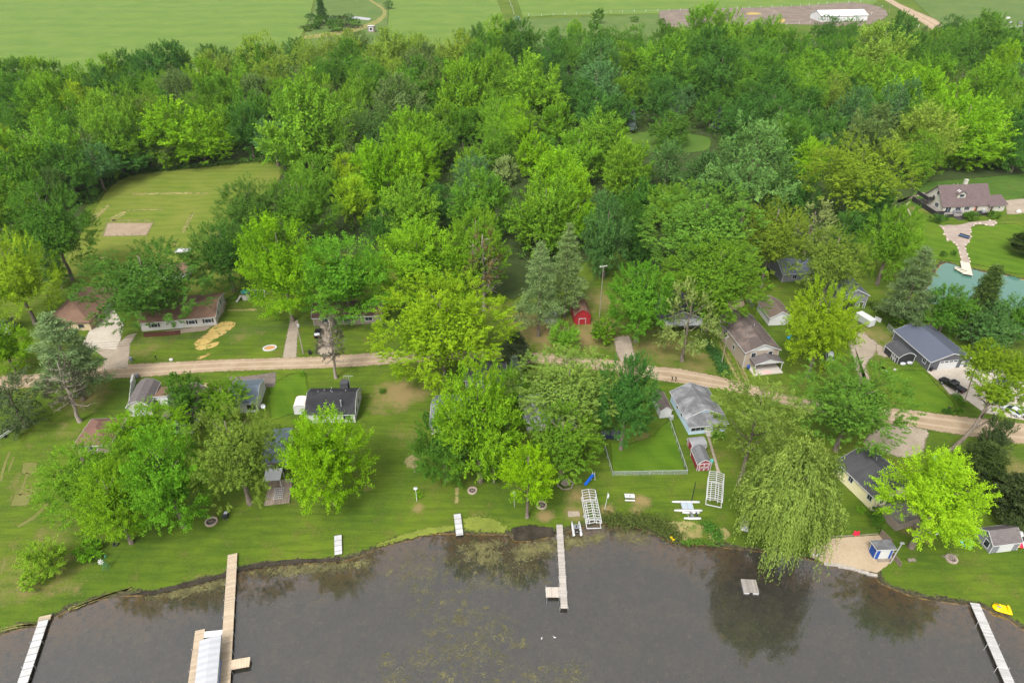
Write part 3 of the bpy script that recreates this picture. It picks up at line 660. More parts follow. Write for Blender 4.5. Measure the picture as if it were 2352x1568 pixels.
BIGO = [crown_mesh("oak_crown", 250+i, 60, (.17, .28), 11, 10, 6, .19, .85, .3, .79, -.6, 0, 1., core=4500, cs=.48, rag=.18) for i in range(2)]
BIGS = [crown_mesh("maple_crown", 520+i, 48, (.18, .30), 12, 13, 6, .19, 1.6, .7, .72, -.65, .12, .62, core=4500, cs=.48, rag=.2) for i in range(2)]
HUGEO = [crown_mesh("oak_crown", 260+i, 100, (.13, .21), 11, 10, 7, .118, .60, .35, .84, -.6, 0, 1., core=9000, rag=.15, cs=.34) for i in range(2)]
HUGEM = [crown_mesh("maple_crown", 160+i, 90, (.14, .22), 11, 11, 6, .128, .85, .55, .80, -.65, .1, core=9000, rag=.15, cs=.34) for i in range(2)]
COTTON = [crown_mesh("cottonwood_crown", 450+i, 38, (.18, .30), 10, 10, 7, .25, 1.3, .45, .78, -.6, .1, core=900, rag=.25) for i in range(2)]
SPIKY = [crown_mesh("young_maple_crown", 500+i, 30, (.22, .36), 11, 13, 6, .28, 2.2, .75, .66, -.65, .22, .6, core=900, rag=.2) for i in range(2)]
BUSH = [crown_mesh("bush_leaves", 550+i, 14, (.34, .5), 12, 8, 4, .75, 1.7, .5, .64, -.2, 0, core=500) for i in range(2)]
SPARSE = [crown_mesh("sparse_crown", 580, 30, (.16, .28), 10, 8, 4, .34, 1.3, .4, .78, -.5, 0, core=60, rag=.3)]
WILLOW = [willow_mesh("willow_crown", 600)]
PINE = [pine_mesh("pine_boughs", 700+i, 14, 1, .55, 34, .06) for i in range(2)]
SPRUCE = [pine_mesh("spruce_boughs", 720+i, 20, .62, .5, 26, 0, .22, .24, br=7) for i in range(2)]
YEW = [pine_mesh("evergreen_boughs", 740+i, 13, 1., .6, 34, 0, .02, .3, br=7) for i in range(2)]
TRUNK = [trunk_mesh("trunk", i, limbs=10) for i in range(3)]
FTRUNK = [trunk_mesh("trunk", 20+i, limbs=5, spread=3, start=.45) for i in range(3)]
PTRUNK = [trunk_mesh("trunk", 30, h=15.5, r=.3, limbs=0)]
DEADT = [trunk_mesh("trunk", 40, 13, .3, 26, BARKG, 3.0, .04, .3, 7, .12), trunk_mesh("trunk", 41, 13, .26, 24, BARKG, 2.4, 0, .2, 14, 1.0)]
TONE = {'D': (.056, .130, .018), 'M': (.080, .170, .016), 'L': (.125, .232, .015), 'L2': (.150, .278, .010), 'Y': (.175, .245, .026), 'Yp': (.23, .275, .075),
        'Y2': (.205, .300, .012), 'B': (.080, .160, .042), 'O': (.105, .155, .036), 'P': (.165, .225, .075), 'K': (.048, .070, .016), 'G': (.172, .318, .008), 'S': (.25, .30, .24)}
KIND = {'maple': (MAPLE, TRUNK), 'oak': (OAK, TRUNK), 'ash': (ASH, TRUNK), 'far': (FAR, FTRUNK), 'cotton': (COTTON, FTRUNK), 'spiky': (SPIKY, TRUNK),
        'bush': (BUSH, None), 'sparse': (SPARSE, TRUNK), 'willow': (WILLOW, TRUNK), 'pine': (PINE, PTRUNK), 'spruce': (SPRUCE, PTRUNK), 'yew': (YEW, PTRUNK)}
NAMES = {'maple': 'maple_tree', 'oak': 'oak_tree', 'ash': 'ash_tree', 'far': 'woodland_tree', 'cotton': 'cottonwood_tree', 'spiky': 'maple_tree', 'bush': 'bush', 'sparse': 'sparse_tree', 'willow': 'willow_tree', 'pine': 'pine_tree', 'spruce': 'spruce_tree', 'yew': 'evergreen_tree'}
TREES = []
def put_tree(kind, base, r, b, hc, tone, label=None, group=None, name=None, zrot=None, cat='tree', seed=None):
    """a tree standing at base with crown half-width r, half-height b, crown centre at height hc"""
    rr = random.Random(len(TREES)*7+3 if seed is None else seed)
    crowns, trunks = KIND[kind]
    if r > 5.6: crowns = {'maple': BIGM, 'oak': BIGO, 'spiky': BIGS}.get(kind, crowns)
    if r > 8.2: crowns = {'maple': HUGEM, 'oak': HUGEO, 'ash': HUGEO}.get(kind, crowns)
    root = thing(name or NAMES[kind], label, cat, (base.x, base.y, 0), 0, group)
    col = TONE[tone] if isinstance(tone, str) else tone
    j = 1.10*rr.uniform(.9, 1.1); col = (col[0]*j*rr.uniform(.88, .98), col[1]*j, col[2]*j*rr.uniform(.85, 1.2), 1)
    c = bpy.data.objects.new('leaves' if kind == 'bush' else 'crown', rr.choice(crowns)); COL.objects.link(c); c.parent = root
    if kind in ('pine', 'spruce', 'yew'):
        H = hc+b; k_ = 3.7 if kind == 'spruce' else 5.8; c.scale = (r/k_, r/k_, H/16)
    else:
        k_ = .72 if kind == 'willow' else 1.05; c.location.z = hc; c.scale = (r/RC*k_, r/RC*k_, b/BC*(.95 if kind == 'willow' else 1.))
    c.rotation_euler.z = rr.uniform(0, 6.28) if zrot is None else zrot; c.color = col
    if trunks:
        tk = bpy.data.objects.new('trunk', rr.choice(trunks)); COL.objects.link(tk); tk.parent = root
        s = (hc+b*.75)/14 if kind not in ('pine', 'spruce', 'yew') else (hc+b)/16
        q = max(.6, min(1.5, r/5)); tk.scale = (q, q, s); tk.rotation_euler.z = rr.uniform(0, 6.28)
    TREES.append((root, kind, tone, r, b, hc)); return root
def tree_box(kind, x0, y0, x1, y1, tone, label=None, clear=None, ratio=None, base=None, group=None, **kw):
    """tree whose crown fills the box x0..x1, y0..y1 of the photograph; ratio fixes half-height/half-width; base = foot of the trunk"""
    cx, cy = (x0+x1)/2, (y0+y1)/2; wd, ht = (x1-x0)/2, (y1-y0)/2
    clear = {'bush': 0, 'yew': 0, 'spruce': .3, 'willow': .8, 'pine': .5}.get(kind, 2.0) if clear is None else clear
    hc = 6.
    for _ in range(8):
        p = P(cx, cy, hc) if base is None else None
        if base is not None:
            g = P(*base); p = Vector((g.x, g.y, hc))
        s = scale_at(p); r = wd/s
        dv = p-Vector((0, 0, CAM_H)); ph = math.atan2(-dv.z, math.hypot(dv.x, dv.y))
        if ratio: b = ratio*r
        else: b = math.sqrt(max((ht/s)**2-(r*math.sin(ph))**2, 0))/math.cos(ph); b = min(max(b, .6*r), 2.0*r)
        if base is None: hc = b+clear
        else:
            # height of the crown's top from its row in the photograph
            lo, hi = .5, 40.
            for _k in range(30):
                m = (lo+hi)/2
                if proj(Vector((p.x, p.y, m)))[1] > y0+r*math.sin(ph)*s*.35: lo = m
                else: hi = m
            top = (lo+hi)/2; hc = max(top-b, b*.6)
    return put_tree(kind, Vector((p.x, p.y, 0)), r, b, hc, tone, label, group, **kw)
# ------------------------------------------------------------------ the trees among the houses and on the shore
G1 = None
tree_box('spiky', 644, 936, 852, 1166, 'G', "round bright lime maple in front of the black-roofed white house", clear=2.2)
tree_box('maple', 88, 1000, 322, 1195, 'L', "broad light green maple over the hipped brown roof on the west lawn", clear=2)
tree_box('spiky', 183, 1060, 342, 1258, 'L2', "yellow-green maple nearest the water in the western clump", clear=1.5)
tree_box('spiky', 290, 985, 475, 1224, (0.109, 0.256, 0.016), "tall fresh green maple in the middle of the western clump", clear=1.5)
tree_box('maple', 232, 925, 440, 1075, 'L2', "maple with light shoots before the white barn-style garage", clear=3)
tree_box('oak', 380, 852, 468, 976, 'M', "dense green tree between the brown roof and the dirt road", clear=2)
tree_box('maple', 462, 868, 565, 965, 'L', "small maple leaning over the blue-grey metal roof", clear=2)
tree_box('ash', 436, 918, 645, 1172, (0.149, 0.201, 0.025), "airy olive ash tree with bare grey twigs beside the deck", clear=1.5)
tree_box('bush', 175, 1240, 233, 1290, (.12, .27, .012), "small round sapling by the lawn windmill", cat='tree', name='sapling')
tree_box('spiky', 50, 1234, 146, 1332, (.200, .320, .025), "feathery young tree alone on the west shore lawn", clear=.6)
tree_box('bush', 48, 1312, 99, 1356, (.20, .33, .02), "low round shrub at the foot of the feathery young tree", cat='shrub', name='shrub')
tree_box('ash', -45, 850, 98, 990, (0.077, 0.104, 0.037), "dull olive thorn tree cut by the left edge above the boat trailer", clear=1.)
tree_box('pine', 45, 720, 250, 930, 'P', "spreading pale white pine beside the concrete driveway", base=(192, 918), ratio=1.45)
tree_box('maple', -60, 530, 125, 745, (0.218, 0.305, 0.016), "yellow-green maple cut by the left edge of the photo", clear=2)
tree_box('maple', 30, 412, 208, 640, 'M', "large green maple bordering the mown field on its west side", clear=2)
tree_box('far', -70, 405, 60, 560, 'L', "light green maple behind the yellow-green one at the left edge", clear=2)
tree_box('pine', 82, 550, 160, 672, 'B', "small bluish pine behind the brown garage roof", ratio=1.4)
tree_box('maple', -50, 730, 62, 860, 'L2', "bright maple cut by the left edge beside the pale pine", clear=1)
tree_box('ash', 207, 548, 474, 765, (0.070, 0.152, 0.023), "big dark maple on a forked trunk before the ranch house", clear=.2)
tree_box('maple', 432, 500, 600, 668, 'D', "dark green maple behind the playset with the green slide", clear=1.5)
tree_box('maple', 490, 408, 660, 575, (0.070, 0.140, 0.023), "olive-green maple at the east end of the mown field", clear=2)
tree_box('maple', 600, 395, 780, 560, 'M', "green maple behind the bright pair along the road", clear=3)
tree_box('spiky', 548, 500, 748, 735, 'L2', "bright maple nearest the pole on the roadside, western of three", clear=2.2)
tree_box('spiky', 690, 540, 892, 742, (0.122, 0.275, 0.016), "bright maple over the brown cottage with white windows", clear=2.2)
tree_box('spiky', 845, 512, 1075, 700, 'L2', "bright maple just behind the great yellow oak", clear=3)
tree_box('oak', 855, 622, 1174, 890, (.170, .270, .009), "great round yellow-green oak astride the dirt road", clear=2.5)
tree_box('maple', 1020, 475, 1168, 690, 'L', "tall green maple behind the tan leafless tree", clear=2)
tree_box('pine', 1178, 545, 1305, 770, 'P', "front white pine of the pair beside the red shed", base=(1237, 772), ratio=1.75)
tree_box('pine', 1262, 503, 1378, 715, 'P', "rear and taller white pine of the pair beside the red shed", base=(1297, 726), ratio=1.9)
tree_box('maple', 1398, 590, 1545, 788, (0.109, 0.244, 0.016), "rounded bright maple west of the dark cottage roof", clear=1)
tree_box('bush', 1356, 734, 1414, 790, 'L', "round bush in front of the red shed", cat='bush')
tree_box('maple', 1262, 738, 1330, 815, (0.141, 0.268, 0.023), "small light green tree below the white utility shed", clear=.6)
tree_box('yew', 1138, 755, 1232, 855, (0.058, 0.079, 0.030), "dark olive juniper on the road edge right of the yellow oak", ratio=1.1)
tree_box('spruce', 1158, 815, 1206, 905, (0.122, 0.165, 0.086), "narrow pale spruce below the olive juniper", ratio=2.2)
tree_box('sparse', 1515, 665, 1645, 830, (.17, .215, .055), "pale thin-leaved apple tree before the white porch roof", clear=1.2)
tree_box('oak', 1470, 418, 1762, 640, (0.109, 0.213, 0.023), "very large green oak behind the pale apple tree", clear=4)
tree_box('oak', 1530, 540, 1760, 748, 'L', "green oak reaching over the sand pit by the tan house", clear=4)
tree_box('oak', 1695, 455, 1852, 640, (0.167, 0.226, 0.021), "yellow-green oak between the great oak and the grey barn", clear=4)
tree_box('sparse', 1812, 470, 1918, 572, 'Yp', "thin blossoming tree with pale leaves above the slate roof", clear=3)
tree_box('oak', 1830, 520, 1992, 690, (0.163, 0.220, 0.025), "olive-yellow oak above the grey barn with the sliding door", clear=3)
tree_box('oak', 1858, 308, 2080, 505, (0.181, 0.244, 0.018), "broad yellow-green oak left of the house with the dormer", clear=3)
tree_box('maple', 1985, 465, 2108, 650, 'L', "fresh green maple on the edge of the dormer house lawn", clear=1.5)
tree_box('maple', 1810, 638, 1966, 868, (.190, .285, .010), "yellow maple between the tan house and the cargo trailer", clear=2)
tree_box('oak', 1835, 820, 2078, 1042, (0.115, 0.220, 0.023), "wide green oak over the road by the gravel shoulder", clear=3)
tree_box('ash', 1650, 856, 1855, 1112, (0.131, 0.177, 0.034), "olive oak with a bare trunk beside the blue cottage", clear=2, base=(1698, 1112), ratio=1.0)
tree_box('willow', 1672, 998, 1950, 1312, (.185, .235, .042), "huge weeping willow trailing its fronds over the water")
tree_box('spiky', 2030, 1042, 2270, 1240, (0.243, 0.378, 0.014), "bright lime maple in front of the yellow cottage deck", clear=3, base=(2092, 1256), ratio=.8)
tree_box('yew', 2172, 985, 2330, 1165, 'K', "dark yew behind the bright lime maple", ratio=.95)
tree_box('yew', 2262, 1055, 2420, 1232, (0.051, 0.073, 0.021), "dark spreading evergreen behind the grey shed with the kayaks", ratio=.95)
tree_box('maple', 1005, 836, 1192, 1105, 'L2', "tall bright maple in the middle of the central lakeside clump", clear=2.5)
tree_box('maple', 952, 948, 1085, 1112, 'M', "green maple at the west end of the central lakeside clump", clear=1)
tree_box('oak', 1172, 790, 1440, 1005, (0.160, 0.226, 0.032), "light olive oak over the white metal roof by the road", clear=4)
tree_box('oak', 1205, 930, 1378, 1105, 'L', "green oak right of the small lime maple", clear=1.5)
tree_box('maple', 1372, 806, 1508, 1028, (0.058, 0.152, 0.023), "dark green maple beside the chain-link yard", clear=2)
tree_box('spiky', 1147, 1018, 1270, 1172, 'G', "small pointed lime maple in the central yard", clear=1.6, base=(1211, 1188), ratio=1.15)
tree_box('pine', 2020, 572, 2172, 752, (0.109, 0.152, 0.057), "feathery pine on the near bank of the turquoise pond", ratio=1.35)
tree_box('spruce', 2212, 615, 2304, 765, (0.096, 0.140, 0.034), "ragged spruce on the pond bank behind the slate garage", ratio=2.0)
tree_box('maple', 2120, 650, 2235, 775, 'M', "leafy tree between the pond and the slate metal garage", clear=.5)
tree_box('far', 2220, 690, 2330, 800, 'B', "bluish willow scrub at the right behind the slate garage", clear=.3)
tree_box('maple', 2300, 680, 2400, 790, 'M', "green scrub tree cut by the right edge below the pond", clear=.3)
tree_box('far', 2060, 690, 2130, 760, 'L', "low leafy tree against the small brown-roofed hut", clear=.2)
tree_box('yew', 2316, 518, 2420, 592, 'K', "dark juniper mound on the dormer house lawn", ratio=.6, cat='bush', name='juniper_bush')
tree_box('far', 1345, 450, 1442, 650, 'B', "bluish tree right of the paired white pines", clear=.3)
tree_box('maple', 1285, 452, 1365, 580, 'L2', "bright maple peeping over the paired white pines", clear=1)
tree_box('far', 1430, 500, 1495, 640, 'D', "dark tree in the gap left of the very large oak", clear=.2)
tree_box('maple', 1085, 965, 1180, 1108, 'M', "dark-stemmed maple tucked behind the small lime maple", clear=1)
tree_box('maple', 1120, 850, 1215, 985, 'L', "light maple joining the crowns of the central lakeside clump", clear=2)
tree_box('far', 1498, 262, 1574, 338, 'M', "green tree standing in the clearing between its two openings", clear=.2)
tree_box('far', 1392, 332, 1480, 460, 'L', "light tree at the near left corner of the clearing", clear=.2)
tree_box('far', 1580, 356, 1680, 480, 'B', "bluish tree at the near right corner of the clearing", clear=.2)
# the leaning tree at the road bend
def leaning_tree():
    a, crown = P(2166, 1045), P(2290, 878, 13.)
    root = thing('leaning_tree', "leaning tree with a long bare slanting trunk across the road", 'tree', a)
    c = crown-a; mb = MB(); pts = [Vector((c.x*u, c.y*u*u, c.z*u)) for u in (0, .15, .3, .45, .6, .75, .9)]
    mb.tube([Vector((0, 0, -.3))]+pts, [.62, .5, .44, .42, .38, .32, .26, .16], 10)
    mb.tube([pts[3], pts[3]+Vector((1.8, .3, .9)), pts[3]+Vector((3.6, .6, 2.2)), pts[3]+Vector((5, .8, 4))], [.26, .2, .15, .08], 8)
    for i in range(9):
        s = pts[4+i % 3]; e = s+Vector((rnd.uniform(-3, 4), rnd.uniform(-2.5, 2.5), rnd.uniform(0, 4)))
        mb.tube([s, s.lerp(e, .5)+Vector((0, 0, .5)), e], [.13, .09, .04], 6)
    mb.build('trunk', BARK, root, True)
    for i, (x, y, z, r, b) in enumerate([(2262, 832, 14, 4.3, 4.8), (2296, 905, 12, 4.9, 4.2), (2335, 850, 13.5, 4.4, 4.2)]):
        o = bpy.data.objects.new('crown', OAK[i]); COL.objects.link(o); o.parent = root; o.location = P(x, y, z)-a; o.scale = (r/RC, r/RC, b/BC); o.color = (.165, .265, .014, 1)
leaning_tree()
tree_box('far', 2255, 960, 2320, 1060, (0.058, 0.085, 0.023), "ivy-dark small tree standing right beside the leaning trunk", clear=0)
# leafless trees
def bare_tree(box, base, tone, label, mesh, name='bare_tree', leaf=None, sparse=.3):
    g = P(*base); lo, hi = 1., 40.
    for _ in range(30):
        m = (lo+hi)/2
        lo, hi = (m, hi) if proj(Vector((g.x, g.y, m)))[1] > box[1] else (lo, m)
    root = thing(name, label, 'tree', g); s = scale_at(Vector((g.x, g.y, lo/2))); r = (box[2]-box[0])/2/s
    o = bpy.data.objects.new('trunk', mesh); COL.objects.link(o); o.parent = root; o.scale = (r/2.6, r/2.6, lo/13)
    if leaf:
        c = bpy.data.objects.new('crown', SPARSE[0]); COL.objects.link(c); c.parent = root; c.location.z = lo*.58; c.scale = (r/RC, r/RC, lo*.4/BC); c.color = (*leaf, 1)
    return root
bare_tree((1072, 538, 1160, 690), (1112, 712), None, "tan nearly leafless tree behind the great yellow oak", DEADT[1], leaf=(.17, .135, .055))
bare_tree((738, 735, 802, 870), (772, 868), None, "grey dead spruce on the verge above the black-roofed house", DEADT[0], 'dead_spruce', leaf=(.12, .11, .08))
bare_tree((108, 832, 190, 970), (184, 968), None, "dead leaning pine below the pale white pine", DEADT[0], 'dead_pine', leaf=(.10, .10, .06))
tree_box('willow', 928, 1040, 972, 1076, (0.333, 0.287, 0.138), "tiny pale weeping tree on a thin trunk in the lakeside lawn", clear=1.8)
# shrubs
for bx, tn, lb in [((2134,489,2166,514),'D',"round shrub left of the black deck stairs"),((2212,488,2252,503),'M',"low shrub row in front of the black deck"),((2268,486,2300,500),'M',"shrub at the right corner of the black deck"),
        ((2158,492,2180,508),'D',"small shrub just below the left deck rail"),((2159,575,2176,592),'D',"left of two small bushes on the pond bank"),((2183,574,2198,588),'D',"right of two small bushes on the pond bank"),
        ((1632,988,1666,1010),'M',"clipped bush beside the blue cottage's front steps"),((2184,902,2210,920),'M',"low bush on the driveway corner near the truck"),((2198,912,2226,934),'M',"second bush toward the road on the driveway corner"),
        ((2166,936,2190,952),'D',"flower bush beside the mailbox at the road"),((2190,934,2212,954),'M',"leafy bush between mailbox and white post"),
        ((868,890,888,904),'M',"shrub on the gable wall of the black-roofed house"),((684,851,702,866),'L',"lone small bush on the lawn by the road"),((440,872,470,905),'L',"yellow-green shrub in the plot left of the dense tree"),
        ((968,944,990,972),'D',"dark bush at the corner of the grey-roofed cottage"),((1955,1100,1970,1115),'D',"dark shrub under the yellow cottage's side wall"),((1965,1160,1990,1180),'L',"bright low shrub on the lawn by the yellow cottage"),
        ((1993,1160,2030,1200),'D',"dark shrub along the yellow cottage deck"),((2000,1180,2035,1225),'M',"green shrub at the top of the beach fence"),((1760,655,1775,668),'D',"tiny dark shrub on the grass behind the white garage"),
        ((880,0,905,22),'B',"pale flowering bush beside the far track"),((1505,40,1530,58),'M',"scattered bush in the meadow under the pasture fence"),((1445,38,1470,50),'M',"low weed clump in the far meadow")]:
    mx_, my_ = (bx[0]+bx[2])/2, (bx[1]+bx[3])/2; tree_box('bush', mx_-(mx_-bx[0])*.82, my_-(my_-bx[1])*.82, mx_+(mx_-bx[0])*.82, my_+(my_-bx[1])*.82, tn, lb, cat='bush')
put = tree_box('bush', 1358, 19, 1387, 53, 'M', "single round tree inside the far pasture fence", cat='tree', name='round_tree')
tree_box('bush', 1180, 38, 1195, 50, (0.325, 0.439, 0.322), "white blossoming bush by the pasture corner", cat='bush')
tree_box('spruce', 722, -5, 752, 44, 'B', "lone conical tree in the boggy patch", ratio=2)
for i, (x, y, wd, tn) in enumerate([(712,40,22,'B'),(735,48,30,'M'),(760,44,30,'B'),(790,48,34,'O'),(770,60,40,'M'),(725,58,28,'D'),(800,40,24,'B'),(815,52,26,'M'),(705,66,20,'M')]):
    tree_box('bush', x-wd/2, y-wd*.35, x+wd/2, y+wd*.3, tn, None, cat='bush', name='bog_shrub', group='shrubs in the boggy patch')
# hedge strip beside the tall tan house: one row of weeds nobody could count
def strip(name, pts_, wd, n, size, tone, label, cat, h=.5):
    rng = np.random.default_rng(5); q = smooth_line([P(*p)[:2] for p in pts_], 6); L = np.r_[0, np.cumsum(np.hypot(*np.diff(q, axis=0).T))]
    u = rng.uniform(0, L[-1], n); p = np.stack([np.interp(u, L, q[:, i]) for i in (0, 1)], 1)+rng.normal(0, wd/2.5, (n, 2))
    pos = np.c_[p, rng.uniform(.02, h, n)]
    me = leaves_mesh(name, pos, unit(rng.normal(0, 1, (n, 3))+np.array([0, 0, .5])), unit(rng.normal(0, .6, (n, 3))+np.array([0, 0, 1])), rng.uniform(.6, 1.3, n)*size, rng.uniform(0, 1, n))
    o = bpy.data.objects.new(name, me); COL.objects.link(o); o.color = (*tone, 1); return tag(o, label, cat, kind='stuff')
strip('weed_hedge', [(1622,788),(1640,812),(1655,840),(1666,862)], 1.8, 2600, .45, (.05, .13, .03), "strip of rank weeds beside the tall tan house", 'weeds', .8)
strip('shore_weeds', [(1392,1192),(1430,1198),(1470,1200),(1510,1205),(1535,1222),(1560,1236)], 2.6, 3600, .4, (.075, .10, .025), "rough weeds on the shore between lift and catamaran", 'weeds', .6)
strip('shore_weeds', [(1620,1205),(1640,1222),(1650,1240)], 1.6, 900, .4, (.06, .15, .02), "green reeds left of the willow on the shore", 'weeds', .6)
strip('shore_weeds', [(1570,1248),(1610,1246),(1640,1250)], .8, 700, .35, (.08, .16, .02), "bright sedge fringe at the waterline by the dry bank", 'weeds', .4)
strip('weed_hedge', [(2001,700),(2030,725),(2045,745),(2060,762)], 1.8, 2200, .5, (.09, .15, .02), "overgrown vine hedge right of the cargo trailer", 'hedge', 1.6)
strip('bog_weeds', [(700,66),(740,58),(790,60),(820,66)], 9, 2600, 1.0, (.09, .10, .05), "rough weeds round the small bog pool", 'weeds', 1.2)
strip('undergrowth', [(270,408),(330,396),(420,388),(500,380),(580,372),(640,372)], 2.5, 3000, .7, (.05, .11, .02), "undergrowth along the back edge of the mown field", 'undergrowth', 1.6)
strip('undergrowth', [(270,410),(235,435),(205,470)], 2.5, 1500, .7, (.05, .10, .02), "undergrowth down the left edge of the mown field", 'undergrowth', 1.6)
# ------------------------------------------------------------------ the wood: crowns read off the photograph as (x, top, width, tone) in thirds of a photograph unit
WOOD = {0: "60,440,200,L 190,430,200,M 330,425,200,L 480,440,180,M 640,440,200,L 780,395,180,L 900,370,180,D 1010,370,150,D 1130,330,190,D 1240,310,180,D 1270,355,130,L 1460,310,140,D 1530,350,190,Y 1570,340,120,D 1680,350,160,O 1850,240,300,Y 1840,310,260,M 2060,265,150,D 2150,255,200,Y 2290,240,150,Y 60,520,220,M 230,500,200,M 380,480,220,L 800,480,230,D 960,470,180,M 1080,390,200,D 1140,490,200,L 1210,450,150,O 1440,430,230,L 1690,470,230,L 1900,420,230,Y 1890,470,180,M 2080,450,200,O 2200,490,240,L 2260,380,180,M 420,570,280,L 620,590,200,Y2 300,600,200,M 900,575,300,L 1080,640,220,Y 1280,530,220,O 1400,530,130,L 1560,550,250,M 1800,540,200,O 1990,540,240,L 2290,600,180,O 30,650,180,D 180,690,220,M 370,680,200,L 570,700,240,M 750,640,180,L 830,680,300,L 1190,620,160,M 1400,630,220,L 1540,600,220,L 1750,640,220,M 2150,630,440,L 50,870,160,Y2 100,940,320,L 420,840,330,L 850,800,280,L 650,900,200,O 1040,830,220,M 1300,720,420,L2 1600,720,200,L 850,960,300,D 1150,930,200,O 1420,850,340,L2 1750,750,230,D 1920,830,220,B 2200,1080,240,L 540,1010,260,D 720,1000,220,B 960,990,220,D 180,1090,280,M",
 784: "60,225,160,Y 160,230,150,O 330,225,200,Y 480,230,180,Y 560,250,140,Y 700,280,180,Y 820,245,200,Y 920,190,200,D 1060,140,200,L 1240,150,240,D 1000,250,200,M 1500,200,200,M 1600,145,80,L2 1720,180,200,M 1850,190,200,M 2000,180,220,M 2220,190,180,M 2340,180,150,L 100,300,220,M 250,330,200,Y 560,310,200,O 960,330,240,M 1420,280,220,D 1620,260,180,M 1760,290,300,B 1920,300,160,L 2180,270,300,L 2030,330,120,D 40,400,160,M 200,390,200,M 370,405,180,Y 520,410,200,M 700,420,200,D 1080,390,220,L 1330,420,340,L 140,500,180,L 270,470,180,M 450,500,200,M 660,470,200,O 850,460,300,L 1180,450,200,L 1550,470,180,D 2250,370,250,M 100,640,220,L 430,540,260,O 640,560,150,M 960,540,200,L 1290,600,220,L 1640,560,200,D 1740,440,260,B 2190,560,220,D 2330,600,150,B 230,700,280,K2 550,740,160,M 690,680,150,D 1080,680,240,L 1200,700,250,L2 1480,740,200,L 1740,640,200,D 1900,650,220,D 500,770,300,L 640,830,240,L 270,870,180,B 840,780,160,M 1060,830,240,L 1310,780,160,O 1760,780,300,L 60,830,180,O 100,960,200,O 500,950,280,L2 720,880,160,D 1330,940,200,L2 1090,930,180,M 1620,920,260,L 1420,940,160,M 1500,1060,300,L2 880,1030,180,L 920,1080,240,B 1130,1090,130,Yp 1950,1000,260,L 250,1020,280,L2 60,1070,200,Y2 2220,980,240,B 480,1240,330,L 100,1240,220,Y2 680,1290,220,D 960,1190,340,M 1400,1240,360,L 1580,1180,240,L2 1800,1340,240,B 1340,1370,220,L2 300,1420,220,D 2030,1250,200,D 2220,1260,230,L 1980,1380,180,D",
 1568: "60,190,200,M 100,80,250,L 280,90,260,L 560,125,180,L 720,220,180,M 480,180,150,M 960,110,180,D 1120,125,160,M 1290,180,300,Y 1440,110,180,D 1560,240,180,M 1640,190,120,O 1800,110,170,D 1980,110,230,M 2060,120,200,M 2250,190,220,M 2340,250,180,M 180,200,260,D 400,290,200,M 560,290,180,M 640,330,120,O 840,260,240,M 1000,240,220,M 1290,335,180,Yp 1700,260,260,M 1900,260,200,M 2180,310,230,L2 1840,190,180,M 60,340,130,L 220,360,260,D 500,380,200,M 640,400,120,L 800,370,260,L 1020,390,240,L 1180,430,160,L 1420,340,180,M 1620,380,260,L 1350,420,240,L 2060,410,220,L 2260,430,200,B 60,420,140,M 370,440,220,M 150,520,150,D 590,500,240,D 800,460,260,L 1000,500,200,Y 1560,460,260,L2 1830,470,220,O 1980,480,280,L 2140,510,200,L 2300,540,200,L 420,570,200,D 580,620,220,D 790,600,200,D 1100,550,150,D 1310,540,160,L 1440,560,220,B 1780,600,250,L2 180,640,180,D 360,700,200,D 620,700,200,D 820,720,180,D 960,770,200,D 1140,620,220,B 1240,620,180,M 1600,660,200,L 1230,740,260,O 1850,680,300,L2 2020,700,250,L2 2200,600,220,L 1600,720,320,Y 1570,900,260,L 1950,830,380,L2 2250,720,240,D 2260,980,250,D 2250,860,200,D 400,845,500,B2 680,790,240,M 850,980,180,L2 950,930,120,B 760,950,150,D 760,1190,220,D 640,1210,180,D 1240,1290,240,D 1100,1480,200,D 500,600,200,D 730,880,160,D"}
TONE['K2'] = (.075, .130, .024); TONE['B2'] = (.092, .175, .034)
wood_trees = []
KEEP = [np.array([P(*p)[:2] for p in q]) for q in ([(140,640),(150,590),(205,500),(240,440),(290,405),(380,388),(480,376),(640,376),(640,420),(545,480),(520,560),(540,640),(300,660)], [(2095,400),(2352,395),(2420,640),(2100,600)], [(1410,308),(1635,308),(1640,400),(1410,395)], [(1500,690),(2000,690),(2000,900),(1500,900)])]
def wood_tree(x, top, wd, tn, kind=None, ratio=1.22):
    """the crown's top row fixes how far back a tree of ordinary height stands"""
    for ratio in (1.25, 1.1, .95, .82, .7):
        y = top
        for _ in range(10):
            p = P(x, y, 0); s = scale_at(p); r = wd/2/s*1.14
            b = ratio*r; hc = b*1.0+.4
            dv = p-Vector((0, 0, CAM_H)); ph = math.atan2(-dv.z, math.hypot(dv.x, dv.y))
            q = proj(Vector((p.x, p.y, hc)))[1]-s*math.sqrt((b*math.cos(ph))**2+(r*math.sin(ph))**2)
            y += top-q
        if not any(inside(np.array([[p.x, p.y]]), k)[0] for k in KEEP): break
    rr = random.Random(int(x*13+top*7))
    kd = kind or ('willow' if tn == 'Yp' and wd < 70 and top < 150 else 'cotton' if tn in ('B', 'B2') else rr.choice(['far', 'far', 'far', 'oak'] if tn not in ('Y', 'O') else ['oak', 'far', 'far']))
    root = put_tree(kd, Vector((p.x, p.y, 0)), r, b, hc, [q_*1.2 for q_ in TONE[tn]], name='woodland_tree' if kd in ('far', 'oak') else None)
    wood_trees.append((root, x, top, wd, tn, p.x, p.y, r, kd)); return root
for off, txt in WOOD.items():
    for item in txt.split():
        a, b_, c_, tn = item.split(','); wood_tree(off+float(a)/3, float(b_)/3, float(c_)/3, tn)
